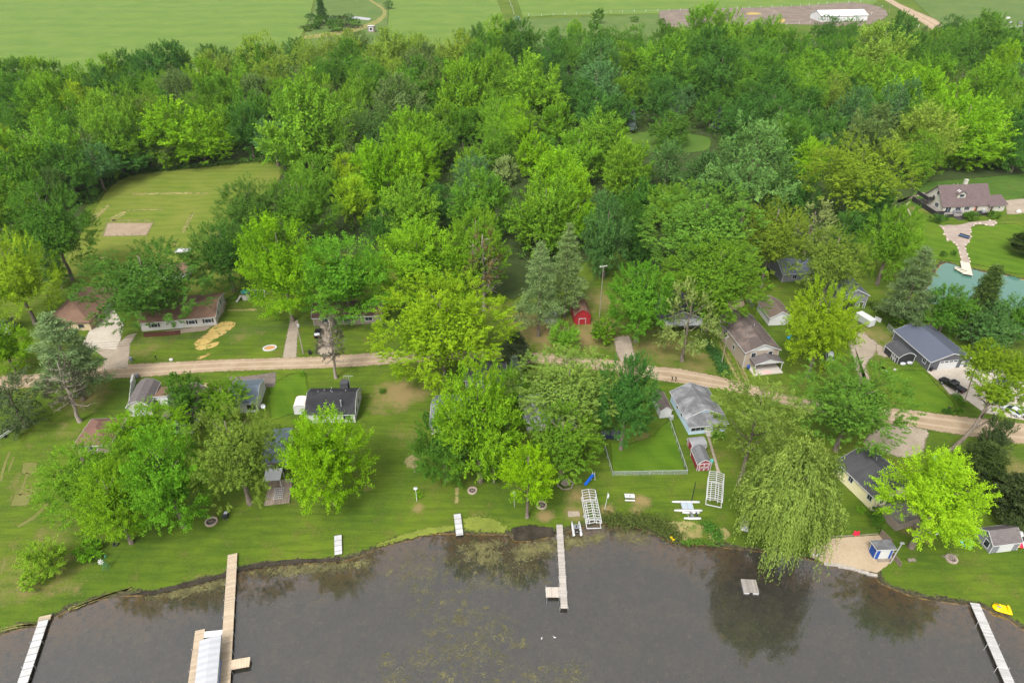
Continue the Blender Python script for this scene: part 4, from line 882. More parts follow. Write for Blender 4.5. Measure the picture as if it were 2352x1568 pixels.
# pale spruces round the clearing
for x, y, wd in [(1452, 258, 24), (1536, 243, 27), (1552, 238, 27), (1648, 250, 27)]:
    root = tree_box('spruce', x-wd/2, y, x+wd/2, y+wd*1.7, 'S', "pale grey spruce at the back of the clearing", ratio=2.2, group='grey spruces at the clearing')
# trees that close the wood between the ones picked out
rngw = random.Random(3)
FOREST = np.array([P(*p)[:2] for p in [(-150,335),(0,322),(150,300),(300,262),(480,205),(640,160),(760,145),(900,145),(1000,135),(1150,125),(1300,118),(1500,115),(1700,105),(1900,110),(2100,118),(2300,130),(2500,150),(2550,420),(2352,405),(2130,410),(2085,460),(1990,470),(1850,560),(1700,620),(1480,600),(1400,560),(1290,600),(1180,640),(900,560),(680,520),(640,440),(655,395),(600,360),(500,352),(420,362),(280,388),(190,440),(150,480),(-150,470)]])
HOLES = [np.array([P(*p)[:2] for p in [(1405,318),(1640,318),(1660,405),(1405,400)]])]
placed = [(a[5], a[6], a[7]) for a in wood_trees]+[(t_[0].location.x, t_[0].location.y, t_[3]) for t_ in TREES if t_[0].name.split('.')[0] not in ('bush', 'shrub', 'bog_shrub')]
lo, hi = FOREST.min(0), FOREST.max(0); added = 0
cand = np.stack([np.random.default_rng(4).uniform(lo[i], hi[i], 9000) for i in (0, 1)], 1)
cand = cand[inside(cand, FOREST)]
for h_ in HOLES: cand = cand[~inside(cand, h_)]
cand = cand[np.abs(cand[:, 0]) < .78*(cand[:, 1]*math.cos(PITCH)+CAM_H*math.sin(PITCH))+6]
fill = []
for x, y in cand:
    far = max(0., min(1., (y-150)/300)); r = rngw.uniform(4.8, 6.8)*(1+.3*far)
    if all((x-a)**2+(y-b_)**2 > (.50*(r+c_))**2 for a, b_, c_ in placed):
        placed.append((x, y, r)); fill.append((x, y, r))
fill.sort(key=lambda q: q[1])
for x, y, r in fill:
    tn = rngw.choice(['D', 'M', 'M', 'M', 'L', 'L', 'K2']); b = r*rngw.uniform(1.0, 1.3)
    root = put_tree('far', Vector((x, y, 0)), r, b, b*1.0+.4, [q_*1.15 for q_ in TONE[tn]], name='woodland_tree')
    px = proj(Vector((x, y, b*2))); wood_trees.append((root, px[0], px[1], 2*r*scale_at(Vector((x, y, b))), tn, x, y, r, 'far'))
print("wood trees", len(wood_trees), "filled", len(fill))

# saplings and brush that close the floor of the wood
rng = np.random.default_rng(12); c_ = rng.uniform(lo, hi, (16000, 2)); c_ = c_[inside(c_, FOREST)]
for h_ in HOLES+KEEP: c_ = c_[~inside(c_, h_)]
c_ = c_[np.abs(c_[:, 0]) < .76*(c_[:, 1]*math.cos(PITCH)+CAM_H*math.sin(PITCH))+4][:6500]
hh_ = rng.uniform(1.2, 5.5, len(c_)); k_ = 16
pos = np.repeat(np.c_[c_, hh_*.6], k_, 0)+rng.normal(0, 1, (len(c_)*k_, 3))*np.array([1.0, 1.0, .9]); pos[:, 2] = np.maximum(pos[:, 2], .1); m = len(pos)
me = leaves_mesh("understorey", pos, unit(rng.normal(0, 1, (m, 3))+np.array([0, 0, .4])), unit(rng.normal(0, .6, (m, 3))+np.array([0, 0, 1])), rng.uniform(.7, 1.4, m), np.repeat(rng.uniform(0, .6, len(c_)), k_)+rng.uniform(0, .4, m))
o = bpy.data.objects.new("understorey", me); COL.objects.link(o); o.color = (.062, .125, .020, 1); tag(o, kind='stuff')
# ------------------------------------------------------------------ floating pond weed: small clumps nobody could count
def weed_mat(name, px, n, seed, size=.5):
    rng = np.random.default_rng(seed); q = np.array([P(*p, WATER_Z)[:2] for p in px]); lo, hi = q.min(0), q.max(0)
    c = rng.uniform(lo, hi, (n*4, 2)); c = c[inside(c, q)][:n]; k = 26
    p = np.repeat(c, k, 0)+rng.normal(0, 1, (len(c)*k, 2))*np.repeat(rng.uniform(.15, .75, (len(c), 1)), k, 0)
    m = len(p); pos = np.c_[p, WATER_Z+rng.uniform(.004, .03, m)]
    al = unit(np.c_[rng.normal(0, 1, (m, 2)), np.zeros(m)]); nr = unit(np.c_[rng.normal(0, .06, (m, 2)), np.ones(m)])
    me = leaves_mesh(name, pos, al, nr, rng.uniform(.12, .42, m)*size*1.6, rng.uniform(0, 1, m), .35); me.materials.clear(); me.materials.append(WEED)
    o = bpy.data.objects.new(name, me); COL.objects.link(o); tag(o, kind='stuff')
weed_mat("pond_weed", [(890,1275),(960,1262),(1060,1285),(1160,1285),(1230,1300),(1260,1340),(1230,1360),(1060,1365),(960,1370),(880,1330)], 120, 1)
weed_mat("pond_weed", [(930,1380),(1040,1375),(1160,1400),(1210,1480),(1160,1520),(1000,1500),(950,1440)], 110, 2)
weed_mat("pond_weed", [(880,1500),(1000,1470),(1120,1500),(1230,1520),(1360,1530),(1380,1590),(860,1590)], 120, 3)
weed_mat("pond_weed", [(1180,1256),(1250,1245),(1300,1240),(1390,1228),(1385,1238),(1320,1255),(1230,1272),(1185,1290)], 130, 4, .8)
weed_mat("pond_weed", [(1046,1255),(1150,1240),(1160,1270),(1130,1300),(1080,1290)], 60, 5, .8)
weed_mat("pond_weed", [(560,1318),(640,1302),(780,1296),(860,1285),(830,1300),(700,1315)], 90, 6, .7)
weed_mat("pond_weed", [(1384,1218),(1440,1212),(1500,1236),(1480,1248),(1420,1240)], 40, 7, .6)
weed_mat("pond_weed", [(330,1372),(420,1352),(520,1328),(520,1340),(420,1366)], 60, 8, .7)
# ------------------------------------------------------------------ buildings
def C(c, r, x, y): return (c*784+x/3, r*392+y/3)
def Zf(x0, y0, s): return lambda x, y: (x0*.784+x*.784/s, y0*.784+y*.784/s)
Z1, Z2, Z3, Z4, Z5, Z6, Z7, Z8 = Zf(2620, 480, 4.479), Zf(2040, 840, 5.113), Zf(2560, 900, 3.92), Zf(1960, 1100, 3.408), Zf(2380, 1300, 3.734), Zf(360, 1060, 3.1365), Zf(1640, 1360, 4.704), Zf(500, 1600, 3.92)
WHITE = paint("white_paint", (.46, .46, .455), .5, .06, dirt=(.5, .48, .44)); TRIM = paint("white_trim", (.46, .46, .455), .5, .05)
GLASS = glass_dark("window_glass"); DARKM = paint("black_paint", (.018, .018, .02), .45, .2); BLKW = paint("black_stain", (.022, .02, .019), .7, .3)
S_BROWN = shingle("brown_shingle", (.135, .080, .055), (.18, .115, .08)); S_MAUVE = shingle("mauve_shingle", (.100, .073, .072), (.125, .095, .092), .3)
S_DKBR = shingle("dark_brown_shingle", (.085, .068, .062), (.22, .165, .14), .75); S_GREY = shingle("grey_shingle", (.105, .105, .11), (.30, .30, .31), .75)
S_CHAR = shingle("charcoal_shingle", (.052, .052, .056), (.08, .08, .085), .4); S_BLACK = shingle("black_rolled_roof", (.022, .022, .025), (.06, .06, .062), .5); S_TAUPE = shingle("taupe_shingle", (.105, .092, .09), (.15, .13, .125), .4)
M_SLATE = metal_roof("slate_metal_roof", (.075, .085, .115), .45, 1); M_BLUE = metal_roof("blue_grey_metal_roof", (.085, .11, .145), .4, 0); M_WHITE = metal_roof("white_metal_roof", (.44, .45, .46), .5, 0); M_BARN = metal_roof("white_barn_roof", (.52, .52, .52), 1.0, 0)
M_RUST = paint("rusty_white_metal", (.62, .55, .50), .6, .15, 1.5, dirt=(.36, .22, .14)); M_GREYM = metal_roof("grey_metal_roof", (.21, .21, .22), .4, 0)
W_TAN = siding("tan_siding", (.30, .25, .195), .2); W_TAN2 = siding("light_tan_siding", (.37, .32, .27), .2); W_GREY = siding("pale_grey_siding", (.45, .43, .40), .2); W_BUFF = siding("buff_siding", (.42, .33, .21), .3); W_WHITE = siding("white_siding", (.50, .50, .49), .2)
W_BLUE = siding("pale_blue_siding", (.40, .52, .62), .2); W_YEL = siding("pale_yellow_siding", (.66, .60, .36), .2); W_SLATE = siding("slate_siding", (.085, .088, .10), .3); W_GRY2 = siding("grey_siding", (.17, .175, .185), .3)
W_RED = siding("barn_red_siding", (.27, .018, .022), .3); W_MAROON = siding("maroon_siding", (.20, .022, .035), .3); W_COBALT = siding("cobalt_siding", (.012, .06, .27), .25); W_BROWN = siding("brown_siding", (.19, .155, .125), .25); W_BONE = siding("bone_siding", (.40, .385, .32), .22); W_RUST = siding("rust_brown_siding", (.15, .07, .045), .25)
DECKW = planks("weathered_deck", (.27, .215, .165), .15, 'X'); DECKG = planks("grey_deck", (.22, .20, .18), .15, 'X'); WOODG = paint("weathered_wood", (.20, .165, .13), .9, .3, 3); WOODL = paint("raw_timber", (.42, .31, .19), .85, .2, 3)
ALU = paint("aluminium", (.46, .47, .48), .35, .06, 2, .5); GREYP = paint("grey_plastic", (.16, .17, .19), .5, .15); BLACKP = paint("black_plastic", (.02, .021, .024), .4, .2)
def fbox(mb, face, W, D, u0, u1, z0, z1, n0, n1, m=0):
    """box given on a wall face: u from the viewer's left of the wall's middle, n outwards"""
    if face == 'f': mb.box(u0, u1, -D/2-n1, -D/2-n0, z0, z1, m)
    elif face == 'b': mb.box(-u1, -u0, D/2+n0, D/2+n1, z0, z1, m)
    elif face == 'l': mb.box(-W/2-n1, -W/2-n0, -u1, -u0, z0, z1, m)
    else: mb.box(W/2+n0, W/2+n1, u0, u1, z0, z1, m)
def window(root, W, D, face, u, z, w=1.0, h=1.1, n=2, frame=None, fr=.11):
    """frame with n lights side by side, panes as sub-part"""
    mb = MB(); a, b = u-w/2, u+w/2
    fbox(mb, face, W, D, a-fr, b+fr, z-fr, z, .0, .07); fbox(mb, face, W, D, a-fr, b+fr, z+h, z+h+fr, .0, .07)
    for k in range(n+1):
        c = a+w*k/n; q = fr if k in (0, n) else fr*.35
        fbox(mb, face, W, D, c-(q if k == 0 else q/2 if k < n else 0), c+(q if k == n else q/2 if k > 0 else 0), z, z+h, .002, .068)
    o = mb.build('window', frame or TRIM, root)
    g = MB(); fbox(g, face, W, D, a, b, z, z+h, .006, .03); g.build('pane', GLASS, o); return o
def door(root, W, D, face, u, w, h, mat, name='door', z=0., trim=None, cross=False, lights=0):
    mb = MB(); fbox(mb, face, W, D, u-w/2, u+w/2, z+.02, z+h, .01, .06); o = mb.build(name, mat, root)
    if trim:
        t_ = MB(); q = .12
        fbox(t_, face, W, D, u-w/2-q, u-w/2, z+.02, z+h+q, 0, .085); fbox(t_, face, W, D, u+w/2, u+w/2+q, z+.02, z+h+q, 0, .085); fbox(t_, face, W, D, u-w/2, u+w/2, z+h, z+h+q, 0, .083)
        if cross:
            f3 = lambda uu, zz: {'f': (uu, -D/2-.075, zz), 'l': (-W/2-.075, -uu, zz), 'r': (W/2+.075, uu, zz)}[face]
            for s in (-1, 1):
                for p, e in (((-1, 0), (1, 1)), ((-1, 1), (1, 0))):
                    c = u+s*w/4; t_.bar(f3(c+p[0]*w/4, z+.05+p[1]*(h-.05)), f3(c+e[0]*w/4, z+.05+e[1]*(h-.05)), .09, .03)
            fbox(t_, face, W, D, u-.06, u+.06, z+.02, z+h, .062, .084)
            fbox(t_, face, W, D, u-w/2, u+w/2, z+h*.5-.05, z+h*.5+.05, .062, .082)
        t_.build('door_trim', TRIM, o)
    for k in range(lights):
        g = MB(); c = u-w/2+w*(k+.5)/lights; fbox(g, face, W, D, c-w*.38/lights, c+w*.38/lights, z+h*.80, z+h*.95, .061, .07); g.build('pane', GLASS, o)
    k = MB(); fbox(k, face, W, D, u+w*.36, u+w*.36+.08, z+h*.45, z+h*.45+.1, .06, .12); k.build('handle', ALU, o)
    return o
def height_of(base, top):
    g = P(*base); lo, hi = .2, 60.
    for _ in range(30):
        m = (lo+hi)/2
        lo, hi = (m, hi) if proj(Vector((g.x, g.y, m)))[1] > top[1] else (lo, m)
    return (lo+hi)/2
def profile(kind, w, h, rise):
    if kind == 'gable': return [(-w, h), (0, h+rise), (w, h)]
    if kind == 'gambrel': return [(-w, h), (-w*.62, h+rise*.62), (0, h+rise), (w*.62, h+rise*.62), (w, h)]
    if kind == 'barrel': return [(-w*math.cos(math.pi*i/10), h+rise*math.sin(math.pi*i/10)) for i in range(11)]
    if kind == 'shed': return [(-w, h), (w, h+rise)]
def roof_slab(mb, prof, axis, t0, t1, ov, th=.13, lift=.01):
    p = [Vector((u, 0, z)) for u, z in prof]
    e0 = (p[0]-p[1]).normalized(); e1 = (p[-1]-p[-2]).normalized()
    p[0] = p[0]+e0*ov; p[-1] = p[-1]+e1*ov
    pts = [(q.x, q.z+lift) for q in p]; mb.extrude([(u, z) for u, z in pts]+[(u, z+th) for u, z in reversed(pts)], axis, t0, t1); return pts
def house(name, label, cat, A, B, depth, h, rise, roof='gable', ridge='y', wall=None, roofm=None, trim=TRIM, ov=.4, width=None, group=None, front=0., rakes=True):
    """A, B: foot of the front wall in the photograph, left to right; depth in metres or the photograph point of a back corner (left: tuple of 2, right: ('r', x, y))"""
    a, b, W, rz, back = frame(A, B); W = width or W
    if isinstance(depth, tuple):
        q = P(*depth[1:]) - b if depth[0] == 'r' else P(*depth) - a; D = abs(q.dot(back))
    else: D = depth
    if front: D = D-front
    if isinstance(h, tuple): h = height_of(A, h)
    c = (a+b)/2 + back*(D/2+front)
    root = thing(name, label, cat, c, rz, group); wb, rb, tb = MB(), MB(), MB()
    if roof == 'hip':
        wb.box(-W/2, W/2, -D/2, D/2, -.1, h)
        x0, y0 = W/2+ov, D/2+ov; e = h-.08; s = min(W, D)/2
        r0, r1 = (Vector((-W/2+s*.9, 0, h+rise)), Vector((W/2-s*.9, 0, h+rise))) if W > D else (Vector((0, -D/2+s*.9, h+rise)), Vector((0, D/2-s*.9, h+rise)))
        base = [(-x0, -y0, e), (x0, -y0, e), (x0, y0, e), (-x0, y0, e)]
        if W > D: f = [(0, 1, 5, 4), (1, 2, 5), (2, 3, 4, 5), (3, 0, 4), (3, 2, 1, 0)]
        else: f = [(0, 1, 4), (1, 2, 5, 4), (2, 3, 5), (3, 0, 4, 5), (3, 2, 1, 0)]
        rb.add(base+[tuple(r0), tuple(r1)], f)
        for k in range(4):
            p, q = base[k], base[(k+1) % 4]; tb.bar((p[0], p[1], e-.09), (q[0], q[1], e-.09), .1, .16)
    else:
        w = (W if ridge == 'y' else D)/2; L = (D if ridge == 'y' else W)/2
        prof = profile(roof, w, h, rise); ax = 'y' if ridge == 'y' else 'x'
        # for an x ridge the section runs back to front: u = -y
        wb.extrude([(-w, -.1)]+prof+[(w, -.1)], ax, -L, L)
        pts = roof_slab(rb, prof, ax, -L-ov, L+ov, ov)
        g = (lambda u, z, t: (u, t, z)) if ax == 'y' else (lambda u, z, t: (t, -u, z))
        if rakes:
            for t in (-L-ov-.02, L+ov+.02):
                for (u0, z0), (u1, z1) in zip(pts, pts[1:]): tb.bar(g(u0, z0+.02, t), g(u1, z1+.02, t), .05, .15 if W < 5.5 else .22)
        for u, z in (pts[0], pts[-1]): tb.bar(g(u*1.004, z+.02, -L-ov), g(u*1.004, z+.02, L+ov), .07, .17)
        for u in (-w, w):
            for t in (-L, L): tb.box(*(sorted((g(u, 0, t)[0]-.05, g(u, 0, t)[0]+.05))), *(sorted((g(u, 0, t)[1]-.05, g(u, 0, t)[1]+.05))), 0, h-.05)
    wb.build('wall', wall, root); r_ = rb.build('roof', roofm, root)
    if trim: tb.build('trim', trim, root)
    return root, r_, W, D, h
def vent(parent, x, y, z, r=.09, h=.5):
    MB().tube([(x, y, z-.2), (x, y, z+h)], r, 8).build('vent_pipe', ALU, parent)
# ---- north-west: ranch house
o, rf, W, D, h = house('brick_garage', "buff garage wing with large brown hipped roof at the driveway", 'garage', (116,760), C(0,1,634,1098), 17.5, 2.8, 3.4, 'hip', 'y', W_BUFF, S_BROWN, paint("dark_fascia", (.10, .07, .055)), .5)
o.name = 'garage'
window(o, W, D, 'f', W*.28, 1.0, 1.2, .7, 2, DARKM); window(o, W, D, 'r', -D*.28, .9, 1.0, 1.3, 2); door(o, W, D, 'r', D*.05, 4.2, 2.2, WHITE, 'garage_door', lights=4)
o, rf, W, D, h = house('ranch_house', "long pale grey ranch house with brown roof and dark shutters", 'house', (327,761), (498,746), ('r',507,694), 2.7, 1.7, 'gable', 'x', W_GREY, S_BROWN)
for u in (.40, .18, -.32): window(o, W, D, 'f', u*W, 1.0, 1.5, 1.0, 2)
sh = MB()
for u in (.40, .18, -.32):
    for s in (-1, 1): fbox(sh, 'f', W, D, u*W+s*1.15-.22, u*W+s*1.15+.22, .95, 2.1, .005, .05)
sh.build('shutter', DARKM, o); door(o, W, D, 'f', .02*W, 1.0, 2.05, WHITE); window(o, W, D, 'r', -D*.2, 1.0, .8, 1.3, 1); window(o, W, D, 'r', D*.18, 1.5, .8, 1.5, 1)
o, rf, W, D, h = house('house_addition', "rear wing with white-edged brown roof behind the big dark maple", 'house', C(0,1,1110,760), C(0,1,1290,755), 6, 2.6, .8, 'gable', 'x', W_WHITE, S_BROWN)
o, rf, W, D, h = house('brown_cottage', "brown cottage with white paned windows behind the tall trunks", 'house', (722,748), (876,742), 8, 2.6, 2.2, 'gable', 'x', W_BROWN, shingle("dark_red_shingle", (.085, .05, .042), (.13, .085, .07)))
window(o, W, D, 'f', .02*W, 1.0, 2.6, 1.05, 3); window(o, W, D, 'f', .32*W, 1.0, 1.9, 1.1, 2); window(o, W, D, 'f', -.33*W, 1.0, 1.6, 1.1, 2); door(o, W, D, 'f', -.18*W, 1.0, 2.05, DARKM)
# ---- centre north
o, rf, W, D, h = house('utility_shed', "small white shed with a dark side between two pine trunks", 'shed', C(1,1,1402,1052), C(1,1,1486,1046), 2.4, 2.1, .35, 'shed', 'y', W_WHITE, M_WHITE, ov=.12); door(o, W, D, 'f', 0, 1.1, 1.9, WHITE)
MB().box(W/2+.005, W/2+.04, -D/2, D/2, 0, 2.2).build('side_panel', DARKM, o)
o, rf, W, D, h = house('barn_shed', "red gambrel shed with brown roof and white-framed door", 'shed', C(1,1,1604,1060), C(1,1,1714,1056), 7.0, 2.6, 1.9, 'gambrel', 'y', W_RED, S_BROWN, ov=.18, trim=paint("red_trim", (.24, .02, .025))); door(o, W, D, 'f', 0, 1.7, 1.75, W_RED, trim=True)
o, rf, W, D, h = house('dark_roofed_cottage', "cottage with charcoal roof hidden between the maple and great oak", 'house', (1518,752), (1612,750), 11, 2.7, 2.2, 'gable', 'y', W_GRY2, S_CHAR)
window(o, W, D, 'f', W*.25, 1.0, 1.4, 1.1, 2); window(o, W, D, 'f', -W*.25, 1.0, 1.4, 1.1, 2)
pr = MB(); pr.box(-W*.46, W*.46, -D/2-3.0, -D/2+.02, 2.35, 2.47).build('porch_roof', M_WHITE, o)
pp = MB(); [pp.box(x-.06, x+.06, -D/2-2.9, -D/2-2.78, 0, 2.349) for x in (-W*.42, 0, W*.42)]; pp.build('porch_post', TRIM, o)
# ---- tall tan house
o, rf, W, D, h = house('two_storey_house', "tall tan two-storey house with mottled brown roof and front porch", 'house', Z2(690,1212), Z2(1183,1165), Z2(410,690), Z2(735,975), 1.9, 'gable', 'y', W_TAN, S_DKBR)
window(o, W, D, 'f', -W*.25, h-1.75, 1.1, 1.25, 1); window(o, W, D, 'f', W*.25, h-1.75, 1.1, 1.25, 1)
MB().extrude([(-W/2+.05, h), (0, h+1.82), (W/2-.05, h)], 'y', -D/2-.05, -D/2-.004).build('gable_panel', W_WHITE, o)
window(o, W, D, 'l', -D*.22, 1.6, 2.0, 1.4, 2); window(o, W, D, 'l', D*.12, 1.5, .9, 1.2, 1); window(o, W, D, 'l', -D*.20, h-1.2, .7, .9, 1); window(o, W, D, 'l', D*.2, h-1.1, .5, .6, 1)
for x, y in ((.05, -.05), (-1.9, -.6), (1.9, .3)): vent(rf, x, y*D*.3, h+1.9-abs(x)*.42)
pd, pw = 3.0, W*.40; pb = MB(); roof_slab(pb, [(-pw, 2.75), (0, 3.75), (pw, 2.75)], 'y', -D/2-pd, -D/2+.0, .3)
po = pb.build('porch_roof', S_TAUPE, o); po.location.x = W*.08
pt = MB(); pt.extrude([(-pw, 2.78), (0, 3.74), (pw, 2.78)], 'y', -D/2-pd+.02, -D/2-pd+.1)
for s in (-1, 1): pt.bar((s*(pw+.28), -D/2-pd-.03, 2.72), (0, -D/2-pd-.03, 3.85), .05, .2); pt.box(s*pw-.07, s*pw+.07, -D/2-pd+.1, -D/2-pd+.24, .3, 2.75)
pt.build('porch_trim', TRIM, o).location.x = W*.08
MB().box(-pw-.3, pw+.3, -D/2-pd-.6, -D/2-.01, 0, .25).build('porch_floor', CONC and paint("porch_concrete", (.42, .38, .33), .8), o).location.x = W*.08
door(o, W, D, 'f', W*.1, 1.0, 2.1, WHITE, z=.25)
pos = o.matrix_basis if False else None
def on(rootA, x, y, z): 
    r = rootA.rotation_euler.z; return rootA.location+Vector((x*math.cos(r)-y*math.sin(r), x*math.sin(r)+y*math.cos(r), z))
st = NT("striped_cloth"); v = st.coord(); wv = st.n('ShaderNodeTexWave', bands_direction='X'); wv.inputs['Scale'].default_value = 1.3; st.l(v, wv.inputs[0])
STRIPE = st.out(st.bsdf(st.mix(st.rng(wv.outputs['Fac'], .45, .55), (.35, .035, .04), (.72, .68, .62)), .9))
rug = MB().box(-1.1, 1.1, -.75, .75, 0, .03).build('striped_rug', STRIPE, None, False, on(o, W*.06, -D/2-pd-.3+.4, .252), o.rotation_euler.z); tag(rug, "red and white striped rug on the tan house porch", 'rug')
br = MB().lathe([(.0, 0), (.34, 0), (.38, .5), (.34, .95), (.3, .97), (0, .97)], 14).build('barrel', paint("blue_plastic", (.02, .06, .22), .4), None, True, on(o, -pw+.2, -D/2-.8, .25)); tag(br, "blue barrel at the left end of the tan house porch", 'barrel')
TAN = o
o, rf, W, D, h = house('white_garage', "white garage with dark brown roof behind the tall tan house", 'garage', Z2(1078,580), Z2(1398,564), Z2(868,350), 2.6, 1.7, 'gable', 'y', W_WHITE, shingle("umber_shingle", (.115, .088, .07), (.15, .115, .09), .3))
door(o, W, D, 'f', -W*.24, W*.42, 2.15, WHITE, 'garage_door'); door(o, W, D, 'f', W*.24, W*.42, 2.15, WHITE, 'garage_door')
o, rf, W, D, h = house('slate_house', "house with slate-blue roof mostly hidden by the olive oak", 'house', (1795,648), (1885,642), 9, 2.8, 2.3, 'gable', 'x', W_GRY2, M_SLATE); window(o, W, D, 'f', W*.2, 1, 1.3, 1.1); window(o, W, D, 'f', -W*.2, 1, 1.3, 1.1)
o, rf, W, D, h = house('grey_barn', "grey barn with black sliding door left of the cargo trailer", 'barn', C(2,1,1075,955), C(2,1,1250,948), 11, 4.3, 1.9, 'gable', 'y', W_GRY2, M_SLATE)
door(o, W, D, 'f', -W*.18, W*.5, 3.1, DARKM, 'sliding_door'); door(o, W, D, 'f', W*.33, 1.0, 2.1, DARKM, trim=True)
o, rf, W, D, h = house('brown_hut', "low hut with rusty brown roof beyond the slate garage", 'shed', C(2,1,1545,1075), C(2,1,1690,1105), 4.5, 1.9, .9, 'gable', 'x', W_RUST, shingle("rust_shingle", (.11, .07, .06), (.15, .10, .085), .4), ov=.3); window(o, W, D, 'f', 0, .8, .8, .7, 1)
# ---- slate garage, black shed
o, rf, W, D, h = house('slate_garage', "large slate metal garage with white roll-up door", 'garage', Z3(615,728), Z3(1062,682), Z3(300,362), Z3(640,622), 1.9, 'gable', 'y', W_SLATE, M_SLATE, ov=.35)
door(o, W, D, 'f', -W*.03, 4.9, 2.5, WHITE, 'garage_door', lights=4); door(o, W, D, 'f', W*.36, 1.0, 2.1, WHITE); window(o, W, D, 'l', D*.36, 1.1, 1.0, 1.2, 2)
o, rf, W, D, h = house('black_shed', "black shed with white crossed doors against the slate garage", 'shed', Z3(262,652), Z3(450,630), Z3(137,512), 2.0, 1.1, 'gambrel', 'y', paint("black_siding", (.022, .022, .024), .6), S_CHAR, ov=.15); door(o, W, D, 'l', D*.2, 1.5, 1.75, DARKM, trim=True, cross=True)
# ---- house with the dormer
o, rf, W, D, h = house('dormer_house', "big pale house with steep mauve roof, dormer and black decks", 'house', Z1(612,655), Z1(1222,628), 11.0, 2.9, 5.6, 'gable', 'x', W_BONE, S_MAUVE, trim=paint("mauve_trim", (.16, .115, .11)), ov=.5)
window(o, W, D, 'f', -W*.38, .25, 2.0, 2.1, 2); window(o, W, D, 'f', -W*.17, 1.0, 1.9, 1.15, 3); window(o, W, D, 'f', W*.02, 1.0, 1.9, 1.15, 3); door(o, W, D, 'f', W*.22, 1.1, 2.2, paint("brown_door", (.07, .04, .03)), z=.25)
window(o, W, D, 'l', D*.18, 1.2, 1.8, 1.5, 3); window(o, W, D, 'l', -D*.08, 3.6, .8, 1.0, 1); window(o, W, D, 'l', D*.06, 5.4, .9, 1.2, 1)
dm = MB(); dy, dz = -D*.30, h+2.55
dm.extrude([(-1.5, dz-.6), (-1.5, dz+1.0), (0, dz+2.1), (1.5, dz+1.0), (1.5, dz-.6)], 'y', dy-.3, dy+3.2); dr = dm.build('dormer', W_BONE, o); dr.location.x = -W*.10
db = MB(); roof_slab(db, [(-1.5, dz+1.0), (0, dz+2.1), (1.5, dz+1.0)], 'y', dy-.75, dy+3.5, .35); db.build('dormer_roof', S_MAUVE, dr)
MB().box(-.85, .85, dy-.36, dy-.31, dz-.15, dz+.85).build('pane', GLASS, dr); fm = MB(); [fm.box(a, b, dy-.37, dy-.305, c, d) for a, b, c, d in ((-1, -.85, -.3+dz, 1+dz), (.85, 1, -.3+dz, 1+dz), (-.85, .85, -.3+dz, -.15+dz), (-.85, .85, .85+dz, 1+dz))]; fm.build('frame', TRIM, dr)
sk = MB(); [sk.add([(-1.25+.12, dy+.2+k, dz+1.47), (-.45, dy+.2+k, dz+2.05-.0), (-.45, dy+.65+k, dz+2.05), (-1.25+.12, dy+.65+k, dz+1.47)], [(0, 1, 2, 3)]) for k in (0, .9)]; sk.build('skylight', WHITE, dr)
MB().box(-.55, .55, -.1, .8, h+4.4, h+7.2).box(-.62, .62, -.17, .87, h+7.2, h+7.35).build('chimney', W_BONE, o).location.x = W*.06
for x in (-3.6, -2): vent(rf, x, .15, h+5.6)
dk = MB(); dk.box(-W/2-.3, W/2+.1, -D/2-3.2, -D/2-.02, .25, .4); dk.build('deck', DECKG, o)
rl = MB()
for x0, x1 in ((-W/2-.3, -W*.36), (-W*.18, W/2+.1)):
    rl.box(x0, x1, -D/2-3.26, -D/2-3.205, 0, 1.15)
rl.box(W/2+.105, W/2+.16, -D/2-3.2, -D/2-.1, 0, 1.15); rl.build('deck_rail', BLKW, o)
stp = MB(); [stp.box(-W*.36, -W*.18, -D/2-3.3-.5*(k+1), -D/2-3.3-.5*k, -.05, .34-.08*k) for k in range(5)]; stp.build('stairs', paint("dark_stairs", (.05, .042, .042), .8), o)
ld = MB(); ld.box(-W/2-3.4, -W/2-.02, -D/2-1.5, D/2+1.5, .6, .78); ld.box(-W/2-2.6, -W/2-.02, D*.0, D/2+1.2, 3.2, 3.36); ld.build('side_deck', DECKG, o)
lr = MB(); lr.box(-W/2-3.46, -W/2-3.405, -D/2-1.5, D/2+1.5, -.1, 1.75); lr.box(-W/2-3.4, -W/2-.1, -D/2-1.56, -D/2-1.505, -.1, 1.75); lr.box(-W/2-2.66, -W/2-2.605, 0, D/2+1.2, 3.0, 4.3); lr.box(-W/2-2.6, -W/2-.05, -.06, -.005, 3.0, 4.3)
for y in (0.1, D/2+1.1): lr.box(-W/2-2.62, -W/2-2.48, y-.07, y+.07, .78, 3.2)
lr.build('side_rail', BLKW, o); BIG = o; BW, BD = W, D
o2, rf, W, D, h = house('house_garage', "low garage wing with mauve roof right of the dormer house", 'garage', Z1(1228,640), Z1(1432,616), 8.0, 2.7, 1.9, 'gable', 'x', W_BONE, S_MAUVE, trim=paint("mauve_fascia", (.16, .115, .11)), ov=.5); window(o2, W, D, 'f', W*.12, 1.1, .6, .8, 1); door(o2, W, D, 'f', -W*.36, .95, 2.1, paint("maroon_door", (.06, .03, .028)))
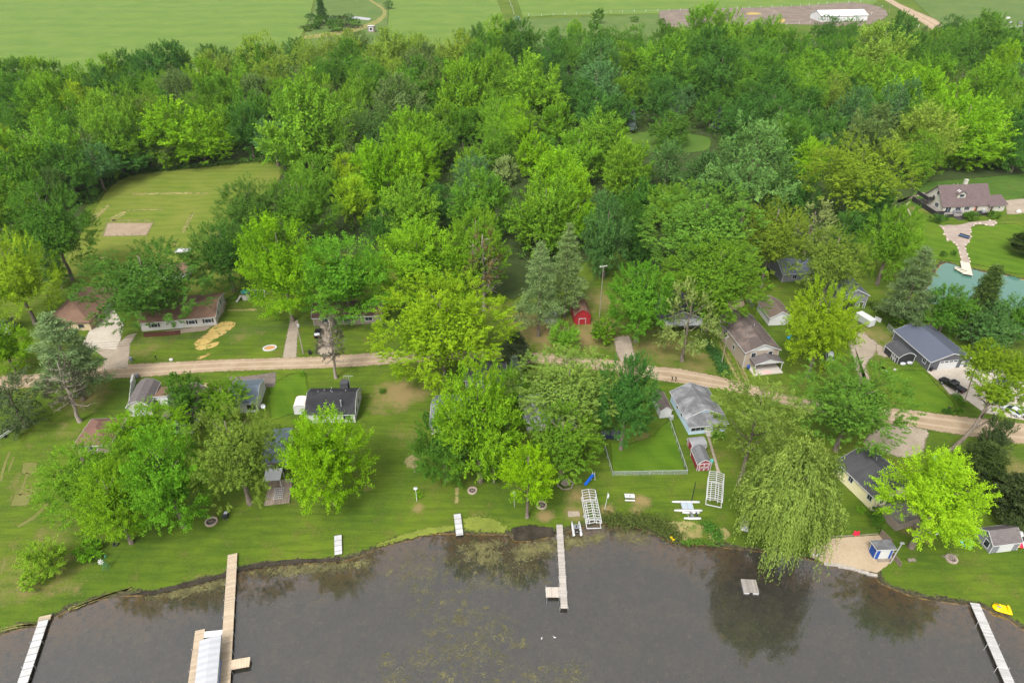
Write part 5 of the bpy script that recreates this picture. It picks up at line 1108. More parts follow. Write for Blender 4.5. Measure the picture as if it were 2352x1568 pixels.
# ---- blue house
PD = 2.6
o, rf, W, D, h = house('blue_cottage', "pale blue cottage with streaked grey roof and glazed porch", 'house', Z4(195,590), Z4(560,552), Z4(110,250), 2.75, 1.9, 'gable', 'y', W_BLUE, S_GREY, front=PD)
D0 = D
pb = MB(); pb.box(-W/2+.003, W/2-.003, -D/2-PD, -D/2-.003, -.1, 2.3).build('porch', W_BLUE, o)
pr = MB(); e, y0, y1 = 2.3, -D/2-PD-.35, -D/2+.3; x0 = W/2+.35
pr.add([(-x0, y0, e), (x0, y0, e), (x0, y1, e+.55), (-x0, y1, e+.55), (-x0+1.9, y1, e+1.35), (x0-1.9, y1, e+1.35)], [(0, 1, 5, 4), (1, 2, 5), (3, 0, 4), (0, 3, 2, 1), (2, 3, 4, 5)]); pr.build('porch_roof', S_GREY, o)
tb = MB(); tb.bar((-x0, y0-.02, e-.06), (x0, y0-.02, e-.06), .06, .16); tb.build('porch_trim', TRIM, o)
window(o, W, D+2*PD, 'f', -W*.27, .95, W*.37, 1.0, 3); window(o, W, D+2*PD, 'f', W*.30, .95, W*.33, 1.0, 3); door(o, W, D+2*PD, 'f', W*.02, 1.15, 2.0, WHITE, trim=True)
window(o, W, D, 'l', -D*.05, 1.2, .8, 1, 1); window(o, W, D, 'l', D*.25, 1.2, .8, 1, 1)
MB().box(-.5, .9, -D/2-PD-1.3, -D/2-PD-.08, 0, .3).box(-.5, .9, -D/2-PD-.7, -D/2-PD-.08, .3, .55).build('steps', paint("concrete_step", (.33, .31, .28), .9), o)
o, rf, W, D, h = house('brown_roofed_shed', "small white shed with brown roof at the corner of the fenced yard", 'shed', C(1,2,2192,528), C(1,2,2268,522), 6, 2.2, .9, 'gable', 'y', W_WHITE, S_DKBR, ov=.2); door(o, W, D, 'f', -.3, .9, 1.9, WHITE)
ac = MB().box(-.45, .45, -.4, .4, 0, .85).box(-.38, .38, -.33, .33, .852, .9).build('air_conditioner', ALU, None, False, P(*C(1,2,2268,520))+Vector((0, -.6, 0))); tag(ac, "boxy air conditioner beside the small brown-roofed shed", 'air conditioner')
o, rf, W, D, h = house('barn_shed', "maroon shed with grey roof and white starred door, facing the lake", 'shed', Z4(275,950), Z4(408,943), Z4(240,800), 1.8, 1.15, 'gambrel', 'y', W_MAROON, shingle("mid_grey_shingle", (.12, .12, .125), (.2, .2, .2)), ov=.15); door(o, W, D, 'f', 0, W*.66, 1.85, W_MAROON, trim=True, cross=True)
o, rf, W, D, h = house('barn_shed', "maroon shed with rounded pale metal roof nearest the blue cottage steps", 'shed', Z4(232,778), Z4(356,762), 2.8, 1.5, .9, 'barrel', 'x', W_MAROON, M_GREYM, ov=.2); door(o, W, D, 'l', 0, 1.5, 1.7, W_MAROON, trim=True)
# ---- yellow cottage
o, rf, W, D, h = house('yellow_cottage', "pale yellow cottage with charcoal roof beside the willow", 'house', Z5(650,738), Z5(1062,614), Z5(372,292), 3.4, 1.9, 'gable', 'y', W_YEL, S_CHAR)
for u in (-.38, -.12, .36): window(o, W, D, 'l', u*D, 1.7, 1.0, 1.15, 2)
window(o, W, D, 'f', -W*.34, 1.7, .9, .9, 2); window(o, W, D, 'f', W*.02, 1.1, 4.0, 1.9, 3)
for x, y in ((1.6, 2.2), (2.1, 2.6), (1.3, -.6)): vent(rf, x, y, h+1.9-abs(x)*.42)
DK = 5.2
MB().box(-W/2+.6, W/2+2.2, -D/2-DK, -D/2-.02, .95, 1.1).build('deck', DECKG, o)
rl = MB(); rl.box(-W/2+.54, -W/2+.595, -D/2-DK, -D/2-.1, .1, 2.0); rl.box(-W/2+.6, W/2+2.2, -D/2-DK-.06, -D/2-DK-.005, .1, 1.9); rl.build('deck_rail', WOODG, o)
stp = MB(); [stp.box(W*.0, W*.35, -D/2-DK-.1-.4*(k+1), -D/2-DK-.1-.4*k, -.02, .8-.25*k) for k in range(4)]; stp.build('stairs', WOODG, o)
YEL = o; YW, YD = W, D
# ---- beach hut, grey shed
o, rf, W, D, h = house('beach_hut', "cobalt blue hut with white door on the sandy beach", 'shed', Z5(668,1258), Z5(848,1250), Z5(622,1168), 2.35, .25, 'shed', 'x', W_COBALT, S_GREY, ov=.3); door(o, W, D, 'f', .1, 1.5, 2.1, WHITE, trim=True)
MB().box(-W*.35, W*.5, -D/2-.7, -D/2-.07, 0, .14).build('step', WOODG, o)
o, rf, W, D, h = house('lake_shed', "dark grey shed with white double doors at the right edge", 'shed', Z5(1932,1196), Z5(2230,1158), Z5(1792,1012), 2.2, 1.5, 'gable', 'x', W_GRY2, S_TAUPE, ov=.22)
door(o, W, D, 'f', .1, 2.5, 1.95, WHITE, trim=True); window(o, W, D, 'l', D*.18, .5, 1.0, 1.4, 1, WHITE); SHED = o; SW, SD = W, D
# ---- west lakeside row
o, rf, W, D, h = house('black_roofed_house', "white house with a black rounded roof and a rooftop antenna", 'house', Z6(1700,562), Z6(2138,554), ('r', *Z6(2180,330)), 2.4, 2.7, 'gambrel', 'x', W_WHITE, S_BLACK, ov=.25)
window(o, W, D, 'f', W*.34, .9, 1.6, 1.1, 3); window(o, W, D, 'r', -D*.22, 1.0, .9, 1.3, 1); window(o, W, D, 'r', D*.1, 1.2, .9, 1.3, 1); window(o, W, D, 'f', -W*.2, .9, 1.2, 1.1, 2)
ch = MB().box(W*.14, W*.30, D*.22, D*.42, h+1.4, h+3.4).box(W*.135, W*.305, D*.215, D*.425, h+3.4, h+3.55).build('chimney', S_CHAR, o)
an = MB(); an.tube([(W*.33, D*.3, h+1), (W*.33, D*.3, h+5.2)], .04, 6)
for k in range(6): an.bar((W*.33-1.0+.36*k, D*.3-.55+.05*k, h+5.1), (W*.33-1.0+.36*k, D*.3+.55-.05*k, h+5.1), .04)
an.bar((W*.33-1.1, D*.3, h+5.15), (W*.33+1.1, D*.3, h+5.15), .05); an.build('antenna', ALU, o)
for x, y, z in ((-.18, .1, 2.55), (-.05, .22, 2.4), (-.04, .05, 2.65), (0, .0, 2.75), (.28, .05, 2.65), (-.3, .02, 2.72)): vent(rf, x*W, y*D, h+z-.05, .1, .3)
fl = MB().tube([(W*.23, -D*.36, h+1.2), (W*.23, -D*.36, h+2.9)], .16, 10).build('flue', ALU, o)
o, rf, W, D, h = house('oil_shed', "small white rounded shed with rust-streaked roof by the black-roofed house", 'shed', Z6(1580,482), Z6(1692,478), 3.2, 2.0, .55, 'barrel', 'y', W_WHITE, M_RUST, ov=.08); door(o, W, D, 'f', 0, .9, 1.8, WHITE)
o, rf, W, D, h = house('metal_roofed_garage', "white garage with blue-grey ribbed metal roof on the asphalt pad", 'garage', Z6(985,475), Z6(1246,458), ('r', *Z6(1272,250)), 2.7, 1.5, 'gable', 'x', W_WHITE, M_BLUE, ov=.25); window(o, W, D, 'f', W*.3, .9, 1.6, 1.1, 2, DARKM)
dsh = thing('satellite_dish', "grey satellite dish on a post beside the ribbed-roof garage", 'satellite dish', P(*Z6(1297,440))); MB().tube([(0, 0, 0), (0, 0, .9)], .05, 8).build('pole', ALU, dsh)
di = MB().lathe([(.02, 0), (.3, .06), (.55, .2), (.56, .22), (.3, .09), (.02, .03)], 16).build('dish', ALU, dsh, True); di.location = (0, 0, 1.0); di.rotation_euler = (R(50), 0, R(20))
o, rf, W, D, h = house('barn_garage', "white barn-style garage with grey-brown gambrel roof", 'garage', Z6(66,502), Z6(274,484), 8.2, 2.7, 1.5, 'gambrel', 'y', W_BONE, S_TAUPE, ov=.2); door(o, W, D, 'f', 0, W*.66, 2.3, WHITE, 'garage_door')
def wall_panel(name, label, cat, a, b, hh, th, mat, posts=None, z0=0):
    a, b = P(*a), P(*b); root = thing(name, label, cat, a); d = b-a
    MB().bar((0, 0, hh/2+z0), (d.x, d.y, hh/2+z0), th, hh).build('panel', mat, root)
    if posts:
        n = max(2, int(d.length/2.4)+1)
        for k in range(n):
            q = d*k/(n-1); MB().box(q.x-.07, q.x+.07, q.y-.07, q.y+.07, 0, hh+.12+z0).build('post', posts, root)
    return root
wall_panel('vinyl_fence', "white solid fence running from the barn-style garage to the road", 'fence', Z6(98,245), Z6(70,490), 1.9, .09, WHITE, TRIM)
wall_panel('vinyl_fence', "white fence stub reaching up to the road verge", 'fence', Z6(112,175), Z6(97,240), 1.9, .45, WHITE, TRIM)
o, rf, W, D, h = house('lean_to', "lean-to with reddish brown roof right of the barn-style garage", 'shed', Z6(276,408), Z6(430,396), 4.2, 2.0, .7, 'shed', 'x', W_WHITE, S_BROWN, ov=.25); window(o, W, D, 'f', -W*.2, .8, .7, .8, 1); o.rotation_euler.z += math.pi*0
o, rf, W, D, h = house('brown_house', "brown-roofed house almost hidden under the dense green tree", 'house', Z6(350,660), Z6(640,660), 12, 2.6, 1.9, 'gable', 'y', W_WHITE, S_DKBR); vent(rf, -1.2, 3, h+1.6); window(o, W, D, 'f', 0, 1, 1.4, 1.1); window(o, W, D, 'l', 2, 1, 1.2, 1.1)
o, rf, W, D, h = house('hipped_cottage', "cottage with a hipped rust-brown roof on the west lawn", 'house', C(0,2,545,775), C(0,2,775,765), 8, 2.5, 2.0, 'hip', 'x', W_BROWN, shingle("rust_brown_shingle", (.13, .07, .055), (.17, .10, .08), .3)); window(o, W, D, 'f', 0, 1, 1.4, 1.1)
o, rf, W, D, h = house('slate_cottage', "slate-roofed cottage with red trim between the olive ash and lime maple", 'house', Z6(1310,1016), Z6(1498,1002), 10, 2.6, 1.6, 'gable', 'x', W_WHITE, M_BLUE, ov=.3, trim=paint("maroon_trim", (.14, .025, .025)))
window(o, W, D, 'f', W*.2, .9, 1.5, 1.1); door(o, W, D, 'f', W*.38, 1, 2, DARKM)
aw = thing('awning', "white patio awning above the deck beside the lime maple", 'awning', P(*Z6(1400,1110)), o.rotation_euler.z); MB().add([(-1.6, -1.5, 2.1), (1.6, -1.5, 2.1), (1.6, 1.5, 2.4), (-1.6, 1.5, 2.4), (-1.6, -1.5, 2.18), (1.6, -1.5, 2.18), (1.6, 1.5, 2.48), (-1.6, 1.5, 2.48)], [(3,2,1,0),(4,5,6,7),(0,1,5,4),(1,2,6,5),(2,3,7,6),(3,0,4,7)]).build('canopy', WHITE, aw)
for x in (-1.5, 1.5):
    for y in (-1.4, 1.4): MB().box(x-.05, x+.05, y-.05, y+.05, 0, 2.1).build('leg', TRIM, aw)
dk = thing('deck', "grey-brown lakeside deck with white loungers below the awning", 'deck', P(*Z6(1432,1220)), o.rotation_euler.z+.05); MB().box(-2.3, 2.3, -2.6, 2.2, .1, .3).build('platform', DECKW, dk); MB().box(-2.4, 2.3, 2.25, 3.6, .2, .5).build('landing', DECKW, dk)
lg = MB()
for k in range(3):
    y = -1.6+1.1*k; [lg.bar((-.75, y+s, .62), (.95, y+s, .62), .07) for s in (0, .62)]; [lg.bar((x, y, .62), (x, y+.62, .62), .07) for x in (-.75, .95)]
    [lg.bar((x, y+s, .3), (x, y+s, .62), .06) for x in (-.7, .9) for s in (0, .62)]
lg2 = None
for k in range(3):
    m = MB(); y = -1.6+1.1*k
    [m.bar((-.75, y+s, .32), (.95, y+s, .32), .07) for s in (0, .62)]; [m.bar((-.75+.34*i, y, .34), (-.75+.34*i, y+.62, .34), .06) for i in range(6)]; [m.bar((x, y+s, .0), (x, y+s, .32), .06) for x in (-.7, .9) for s in (0, .62)]
    q = m.build('lounge_frame', TRIM, None, False, dk.location+Vector((0, 0, .3)), dk.rotation_euler.z)
    tag(q, ["white lounge frame nearest the lake on the grey-brown deck", "middle white lounge frame on the grey-brown deck", "white lounge frame nearest the awning on the grey-brown deck"][k], 'lounger', 'white lounge frames on the deck')
# ---- centre lakeside clump
o, rf, W, D, h = house('charcoal_cottage', "charcoal-roofed cottage by the road behind the tall bright maple", 'house', (1070,892), (1160,890), 8, 2.6, 1.4, 'gable', 'x', W_GRY2, S_CHAR); window(o, W, D, 'f', 0, 1, 1.4, 1.1)
o, rf, W, D, h = house('grey_roofed_cottage', "grey-roofed cottage at the west side of the central clump", 'house', C(1,2,625,640), C(1,2,900,640), 10, 2.6, 1.6, 'gable', 'x', W_GREY, shingle("cool_grey_shingle", (.13, .135, .15), (.18, .185, .2), .4)); window(o, W, D, 'f', 0, 1, 1.4, 1.1); window(o, W, D, 'l', 0, 1, 1.2, 1.1)
wall_panel('wooden_fence', "short raw timber fence beside the grey-roofed cottage", 'fence', C(1,2,622,525), C(1,2,622,475), 1.3, .08, WOODL, WOODG)
o, rf, W, D, h = house('white_roofed_cottage', "cottage with white metal roof in the middle of the central clump", 'house', C(1,2,1285,625), C(1,2,1612,580), 9, 2.7, 1.0, 'gable', 'x', W_WHITE, M_WHITE); window(o, W, D, 'f', 0, 1, 1.4, 1.1); window(o, W, D, 'r', 0, 1, 1.2, 1.1)
o, rf, W, D, h = house('edge_shed', "dark shed at the left edge behind the yellow-green maple", 'shed', (-30,775), (24,768), 5, 2.3, 1, 'gable', 'x', W_GRY2, S_CHAR); window(o, W, D, 'f', 0, 1, .8, .8)
# ---- far: barn, deer blind
o, rf, W, D, h = house('pole_barn', "long white pole barn in the brown paddock", 'barn', C(2,0,950,152), C(2,0,1268,145), 19, 4.6, 3.2, 'gable', 'x', W_WHITE, M_BARN, ov=.5); door(o, W, D, 'l', 0, 5, 3.6, WHITE, 'sliding_door')
o, rf, W, D, h = house('field_hut', "small brown hut with white flat roof alone at the wood's edge", 'hut', C(1,0,185,224), C(1,0,226,224), 5.5, 4.2, .4, 'shed', 'x', W_BROWN, M_WHITE, ov=.3); window(o, W, D, 'f', 0, 1.3, 1.9, 2.1, 1, TRIM, .5)
# ------------------------------------------------------------------ docks and rafts
PLK_T = planks("tan_dock_planks", (.42, .335, .24), .16, 'Y', .25); PLK_W = planks("white_dock_panels", (.42, .417, .412), 1.2, 'Y', .1); PLK_G = planks("weathered_dock_planks", (.37, .335, .30), .16, 'Y', .3); PLK_S = planks("silver_dock_planks", (.40, .39, .38), .3, 'Y', .25)
def dock(label, a, b, wd, mat, z=.38, posts=3.2, end=0, group=None, name='dock'):
    a, b = P(*a, z), P(*b, z); d = b-a; L = d.length; rz = math.atan2(d.y, d.x)-math.pi/2
    root = thing(name, label, 'dock', (a.x, a.y, 0), rz, group)
    MB().box(-wd/2, wd/2, 0, L, z-.09, z).build('decking', mat, root)
    f = MB(); [f.box(s*(wd/2-.05)-.04, s*(wd/2-.05)+.04, .02, L-.02, z-.3, z-.092) for s in (-1, 1)]; f.build('frame', paint("dock_frame", (.10, .08, .06), .9) if 'DF' not in globals() else DF, root)
    n = int(L/posts)
    for k in range(1, n+1):
        for s in (-1, 1):
            y = L*k/n-.15; MB().tube([(s*(wd/2+.07), y, -1.6), (s*(wd/2+.07), y, z+.28)], .05, 6).build('post', ALU, root)
    return root, L
DF = paint("dock_frame", (.10, .08, .06), .9)
d1, L = dock("white dock at the lower left corner", (100,1423), (43,1592), 1.45, PLK_W)
st_ = MB().box(-.9, .9, -.9, .05, .1, .3).build('step', PLK_T, d1)
d2, L = dock("long tan plank dock with side arms and boat lift", Z8(710,85), Z8(612,1690), 1.6, PLK_T, .45)
def arm(d, label, px0, px1, wd, mat, z, name):
    a, b = P(*px0, z), P(*px1, z); inv = Matrix.Rotation(-d.rotation_euler.z, 3, 'Z'); a, b = inv@(a-d.location), inv@(b-d.location)
    return MB().bar((a.x, a.y, z-.08), (b.x, b.y, z-.08), wd, .16).build(name, mat, d)
arm(d2, None, Z8(683,1358), Z8(908,1318), 1.55, planks("tan_arm_planks", (.50, .40, .29), .16, 'X', .2), .449, 'side_arm')
arm(d2, None, Z8(380,1010), Z8(608,985), 1.0, planks("white_ramp", (.62, .62, .62), .2, 'X', .2), .447, 'ramp')
d2b, L = dock("narrow tan dock left of the grey boat canopy", Z8(338,955), Z8(240,1690), 1.45, PLK_T, .45)
for lb, a, b in (("white dock section pulled up on the mud bank", (776,1228), (777,1272)), ("white dock section lying on the yellow-green algae", (1050,1179), (1056,1228))):
    d, L = dock(lb, a, b, 1.3, PLK_W, .42, 9, name='dock_section')
d4, L = dock("weathered dock with a square platform in mid-lake", (1285,1204), (1296,1396), 1.15, PLK_G, .42, 2.6)
arm(d4, None, C(1,3,1408,548), C(1,3,1506,548), 1.9, planks("platform_planks", (.42, .37, .32), .16, 'X', .3), .419, 'platform')
for x, y in ((1408,520), (1416,600), (1500,500), (1502,588)):
    a = P(*C(1,3,x,y), .42); inv = Matrix.Rotation(-d4.rotation_euler.z, 3, 'Z')@(a-d4.location); MB().tube([(inv.x, inv.y, -1.5), (inv.x, inv.y, 1.0)], .05, 6).build('post', ALU, d4)
d5, L = dock("silver-grey dock in the lower right corner", (2239,1384), (2330,1592), 1.45, PLK_S)
rf_ = thing('swim_raft', "square wooden swim raft floating under the willow's reflection", 'raft', P(*C(2,3,462,512), 0), R(-4)); MB().box(-1.25, 1.25, -1.3, 1.3, .12, .24).build('decking', planks("raft_planks", (.27, .245, .215), .2, 'X', .3), rf_)
for x in (-.75, .75): MB().box(x-.45, x+.45, -1.28, 1.28, WATER_Z-.15, .119).build('float', WHITE, rf_)
# ---- canopy over the boat
cz = 2.5
q = [P(*Z8(x, y), cz) for x, y in ((330,1062), (580,1036), (520,1660), (262,1690))]
mid = (q[0]+q[1]+q[2]+q[3])/4; ax = ((q[0]+q[1])/2-(q[2]+q[3])/2); L = ax.length; rz = math.atan2(ax.y, ax.x)-math.pi/2; Wd = ((q[0]-q[1]).length+(q[2]-q[3]).length)/2
bl = thing('boat_lift', "boat lift under a pale grey canopy beside the tan dock", 'boat lift', (mid.x, mid.y, 0), rz)
cp = MB(); n = 12; us = [(-1, -.5), (-.985, -.06), (-.5, .04), (0, .12), (.5, .04), (.985, -.06), (1, -.5)]
rows = 17; vs_, fs_ = [], []
for j in range(rows):
    y = -L/2+L*j/(rows-1); sag = -.05*(j % 2)
    for u, z in us: vs_.append((u*Wd/2, y, cz+z+sag))
for j in range(rows-1):
    for i in range(len(us)-1): k = j*len(us)+i; fs_.append((k, k+1, k+1+len(us), k+len(us)))
cp.add(vs_, fs_); cp.build('canopy', paint("canopy_fabric", (.33, .335, .355), .6, .05), bl)
lf = MB(); [lf.box(x-.06, x+.06, y-.06, y+.06, -1.7, cz-.3) for x in (-Wd/2+.15, Wd/2-.15) for y in (-L*.33, L*.33)]; [lf.bar((-Wd/2+.15, y, .0), (Wd/2-.15, y, .0), .1) for y in (-L*.33, L*.33)]; lf.build('frame', ALU, bl)
def hull_mesh(L, Wd, Ht, m=0, bow=.45):
    mb = MB(); secs = 9; prof = [(-1, 1), (-.9, .35), (-.5, .06), (0, 0), (.5, .06), (.9, .35), (1, 1)]; vs_, fs_ = [], []
    for j in range(secs):
        t_ = j/(secs-1); w_ = Wd/2*(1 if t_ < 1-bow else math.sqrt(max(.004, 1-((t_-(1-bow))/bow)**2)))
        for u, z in prof: vs_.append((u*w_, -L/2+L*t_, Ht*z+.35*Ht*max(0, t_-.6)*(1-z*.4)))
    k = len(prof)
    for j in range(secs-1):
        for i in range(k-1): a = j*k+i; fs_.append((a, a+1, a+1+k, a+k))
    fs_ += [tuple(range(k-1, -1, -1)), tuple((secs-1)*k+i for i in range(k))]
    fs_ += [(j*k+k-1, j*k, (j+1)*k, (j+1)*k+k-1) for j in range(secs-1)]
    return mb.add(vs_, fs_, m)
bt = thing('motor_boat', "blue and white boat stored beneath the grey canopy", 'boat', on(bl, .25, .2, .25), rz); hull_mesh(5.9, 2.3, .8).build('hull', WHITE, bt, True)
MB().box(1.12, 1.2, -2.6, 1.2, .5, .72).box(-1.2, -1.12, -2.6, 1.2, .5, .72).build('stripe', paint("boat_blue", (.03, .14, .42), .35), bt); MB().box(-.8, .8, -2.0, .6, .96, 1.2).build('seat', GREYP, bt)
# ------------------------------------------------------------------ shore things
def lift_frame(label, quad, n, group):
    cz = 2.0; q = [P(*p, cz) for p in quad]; mid = (q[0]+q[1]+q[2]+q[3])/4; ax = ((q[0]+q[1])/2-(q[2]+q[3])/2); L = ax.length; rz = math.atan2(ax.y, ax.x)-math.pi/2; w_ = ((q[0]-q[1]).length+(q[2]-q[3]).length)/4
    root = thing('boat_hoist', label, 'boat lift', (mid.x, mid.y, 0), rz, group); f = MB()
    for s in (-1, 0, 1): f.bar((s*w_, -L/2, cz-.28*abs(s)), (s*w_, L/2, cz-.28*abs(s)), .11)
    for k in range(n):
        y = -L/2+L*k/(n-1); f.bar((-w_, y, cz-.28), (0, y, cz), .075); f.bar((w_, y, cz-.28), (0, y, cz), .075)
    f.build('canopy_frame', TRIM, root)
    for x in (-w_, w_):
        for y in (-L*.36, L*.36): MB().bar((x, y, 0), (x, y, cz-.3), .11).build('leg', TRIM, root)
    b = MB(); [b.bar((s*w_, -L*.47, .1), (s*w_, L*.47, .1), .12) for s in (-1, 1)]; [b.bar((-w_, y, .12), (w_, y, .12), .12) for y in (-L*.47, -L*.2, L*.36)]; [b.bar((s*w_*.5, -L*.36, .35), (s*w_*.5, L*.3, .35), .14) for s in (-1, 1)]; b.build('base_frame', TRIM, root)
    return root, w_, L
GL = None
l1, w1, Ln = lift_frame("white ribbed boat lift frame by the flagpole at the shore", [Z7(305,352), Z7(487,326), Z7(578,785), Z7(388,806)], 14, None)
MB().tube([(-w1-.12, -1.6, .75), (-w1-.12, -1.6, .95)], .3, 14).build('wheel', ALU, l1)
l2, w2, Ln = lift_frame("white ribbed boat lift frame in front of the maroon sheds", [Z4(405,948), Z4(553,968), Z4(536,1246), Z4(381,1232)], 15, None)
def cata(label, name, cat, hulls, z=.35, tramp=None, hl=None):
    a, b = P(*hulls[0], z), P(*hulls[1], z); d = b-a; L = d.length; rz = math.atan2(d.y, d.x)-math.pi/2
    c0 = (a+b)/2; c1 = (P(*hulls[2], z)+P(*hulls[3], z))/2; mid = (c0+c1)/2; gap = (c1-c0).length
    root = thing(name, label, cat, (mid.x, mid.y, 0), rz)
    for s in (-1, 1):
        h_ = hull_mesh(L, hl or .42, .42, bow=.5).build('hull', WHITE, root, True); h_.location = (s*gap/2, 0, .05)
    return root, L, gap
cm, L, gp = cata("white beached catamaran with a black mast", 'catamaran', 'sailboat', [Z7(1935,515), Z7(1550,513), Z7(1955,632), Z7(1572,632)])
MB().box(-gp/2, gp/2, -L*.20, L*.20, .40, .45).build('trampoline', paint("trampoline_cloth", (.30, .35, .40), .7, .05), cm); bm_ = MB(); [bm_.bar((-gp/2, y, .5), (gp/2, y, .5), .1) for y in (-L*.2, 0, L*.2)]; bm_.build('crossbeam', ALU, cm)
mt = P(*Z7(1815,515)); mr = Matrix.Rotation(-cm.rotation_euler.z, 3, 'Z')@(mt-cm.location); hh = height_of(Z7(1815,515), Z7(1775,242)); MB().tube([(mr.x, mr.y, .45), (mr.x, mr.y, hh)], [.09, .07], 8).build('mast', DARKM, cm)
pb_, L, gp = cata("white twin-hull paddle boat just below the catamaran", 'paddle_boat', 'paddle boat', [Z7(1925,661), Z7(1690,660), Z7(1942,741), Z7(1710,739)])
def paddle_seats(root, L, gp):
    f = MB(); [f.bar((-gp/2, y, .5), (gp/2, y, .5), .08) for y in (-L*.3, -L*.05, L*.22)]; f.build('frame', ALU, root)
    for s in (-1, 1):
        MB().box(s*gp*.22-.2, s*gp*.22+.2, -.25, .2, .5, .6).box(s*gp*.22-.2, s*gp*.22+.2, .2, .3, .5, 1.0).build('seat', GREYP, root)
        MB().tube([(s*gp*.22, -L*.28, .45), (s*gp*.22, -L*.28, .75)], .16, 10).build('pedal', BLACKP, root)
paddle_seats(pb_, L, gp)
pb2, L, gp = cata("white twin-hull paddle boat floating beside the weathered dock", 'paddle_boat', 'paddle boat', [Z7(196,980), Z7(166,785), Z7(298,972), Z7(262,778)]); paddle_seats(pb2, L, gp)
def picnic(label, px, rz, mat, L=1.9):
    root = thing('picnic_table', label, 'picnic table', P(*px), rz); MB().box(-L/2, L/2, -.4, .4, .72, .78).build('tabletop', mat, root)
    for s in (-1, 1):
        MB().box(-L/2, L/2, s*.78-.16, s*.78+.16, .42, .47).build('bench', mat, root)
        f = MB(); f.bar((s*L*.36, -.75, 0), (s*L*.36, -.1, .72), .07); f.bar((s*L*.36, .75, 0), (s*L*.36, .1, .72), .07); f.bar((s*L*.36, -.8, .4), (s*L*.36, .8, .4), .07); f.build('leg', GREYP, root)
    return root
pt = picnic("white picnic table on the lawn above the weedy shore", Z7(960,475), R(-3), WHITE)
for i, (x, y) in enumerate([(-.55, .05), (-.1, -.1), (.15, .12)]):
    o = MB().lathe([(0, 0), (.07, 0), (.09, .14), (.0, .15)], 10).build('bowl', GREYP, None, True, on(pt, x, y, .78)); tag(o, ["left bowl on the white picnic table", "middle bowl on the white picnic table", "right bowl on the white picnic table"][i], 'bowl', 'bowls on the white picnic table')
picnic("weathered wooden picnic table half under the willow", C(2,2,445,1105), R(-4), WOODG, 2.6)
hx = thing('hexagonal_picnic_table', "grey hexagonal picnic table on the lawn", 'picnic table', P(*Z7(75,290)), R(10)); hexa = lambda r: [(r*math.cos(R(60*k)), r*math.sin(R(60*k))) for k in range(6)]
MB().prism(hexa(.95), .74, .80).build('tabletop', WOODG, hx); MB().prism(hexa(.3), 0, .739).build('pedestal', WOODG, hx)
for k in range(6):
    a, b = [Vector((1.6*math.cos(R(60*j)), 1.6*math.sin(R(60*j)), .45)) for j in (k, k+1)]; MB().bar(a.lerp(b, .04), a.lerp(b, .96), .32, .06).build('bench', WOODG, hx)
fp = thing('flagpole', "thin white flagpole beside the ribbed lift frame", 'flagpole', P(*Z7(622,612))); hp = height_of(Z7(622,612), Z7(632,385)); MB().tube([(0, 0, 0), (.25, 0, hp)], [.06, .04], 8).build('pole', TRIM, fp)
fl_ = MB(); fl_.add([(.24, 0, hp-.2), (.20, .02, hp-1.5), (.42, .1, hp-1.7), (.55, .06, hp-.9), (.5, .05, hp-.5)], [(0, 1, 2, 3, 4)]); fl_.build('flag', paint("pale_flag", (.62, .62, .66), .8, .2, 6), fp)
sl = thing('slide', "blue chute slide with a white ladder frame on the lawn", 'slide', P(*Z7(460,205))); e = P(*Z7(345,290))-sl.location; ch_ = MB()
for k in range(8):
    a, b = [Vector((e.x*t_, e.y*t_, 1.3*(1-t_)**1.1+.12)) for t_ in (k/8, (k+1)/8)]; ch_.bar(a, b, .5, .07)
    n_ = Vector((-e.y, e.x, 0)).normalized()*.25; ch_.bar(a+n_+Vector((0, 0, .08)), b+n_+Vector((0, 0, .08)), .06, .18); ch_.bar(a-n_+Vector((0, 0, .08)), b-n_+Vector((0, 0, .08)), .06, .18)
ch_.build('chute', paint("slide_blue", (.01, .10, .45), .35), sl); la = MB(); [la.bar((x, .9, 0), (x*.6, .1, 1.9), .08) for x in (-.35, .35)]; [la.bar((x, -.2, 0), (x*.6, .1, 1.9), .08) for x in (-.35, .35)]; [la.bar((-.3, .85-.25*k, .3+.4*k), (.3, .85-.25*k, .3+.4*k), .06) for k in range(4)]; la.build('ladder', TRIM, sl)
BRICKM = paint("firepit_block", (.33, .26, .21), .9, .3, 4); ASHM = paint("ash", (.05, .045, .042), .95, .5, 5)
def firepit(label, px, r):
    root = thing('fire_pit', label, 'fire pit', P(*px)); rg = MB(); n = 16
    for k in range(n): a, b = 2*math.pi*(k+.04)/n, 2*math.pi*(k+.96)/n; rg.prism([(r*math.cos(a), r*math.sin(a)), (r*math.cos(b), r*math.sin(b)), ((r-.28)*math.cos(b), (r-.28)*math.sin(b)), ((r-.28)*math.cos(a), (r-.28)*math.sin(a))], 0, .3+.02*(k % 3))
    rg.build('ring', BRICKM, root); MB().lathe([(0, .02), (r-.3, .02), (r-.32, .1), (0, .16)], 14).build('ash_bed', ASHM, root)
    lg = MB(); [lg.tube([(math.cos(a)*r*.5, math.sin(a)*r*.5, .18), (-math.cos(a)*r*.4, -math.sin(a)*r*.4, .3)], .06, 6) for a in (0, 1, 2)]; lg.build('log', WOODG, root); return root
firepit("stone fire pit on the west lawn below the clump", C(0,3,1457,68), 1.15); firepit("fire pit below the pale weeping sapling", C(1,2,903,1030), .95); firepit("fire pit left of the ribbed lift frame", C(1,2,1380,1130), 1.05)
f4 = firepit("fire pit heaped with brush near the grey shed", Z5(1520,1262), 1.0); bs = MB(); rr = random.Random(9)
for k in range(26):
    a = rr.uniform(0, 6.28); c = Vector((rr.uniform(-.6, .6), rr.uniform(-.2, .8), .35)); e = Vector((math.cos(a)*1.3, math.sin(a)*.8, rr.uniform(-.1, .25))); bs.tube([c-e*.6, c+e], [.035, .015], 5)
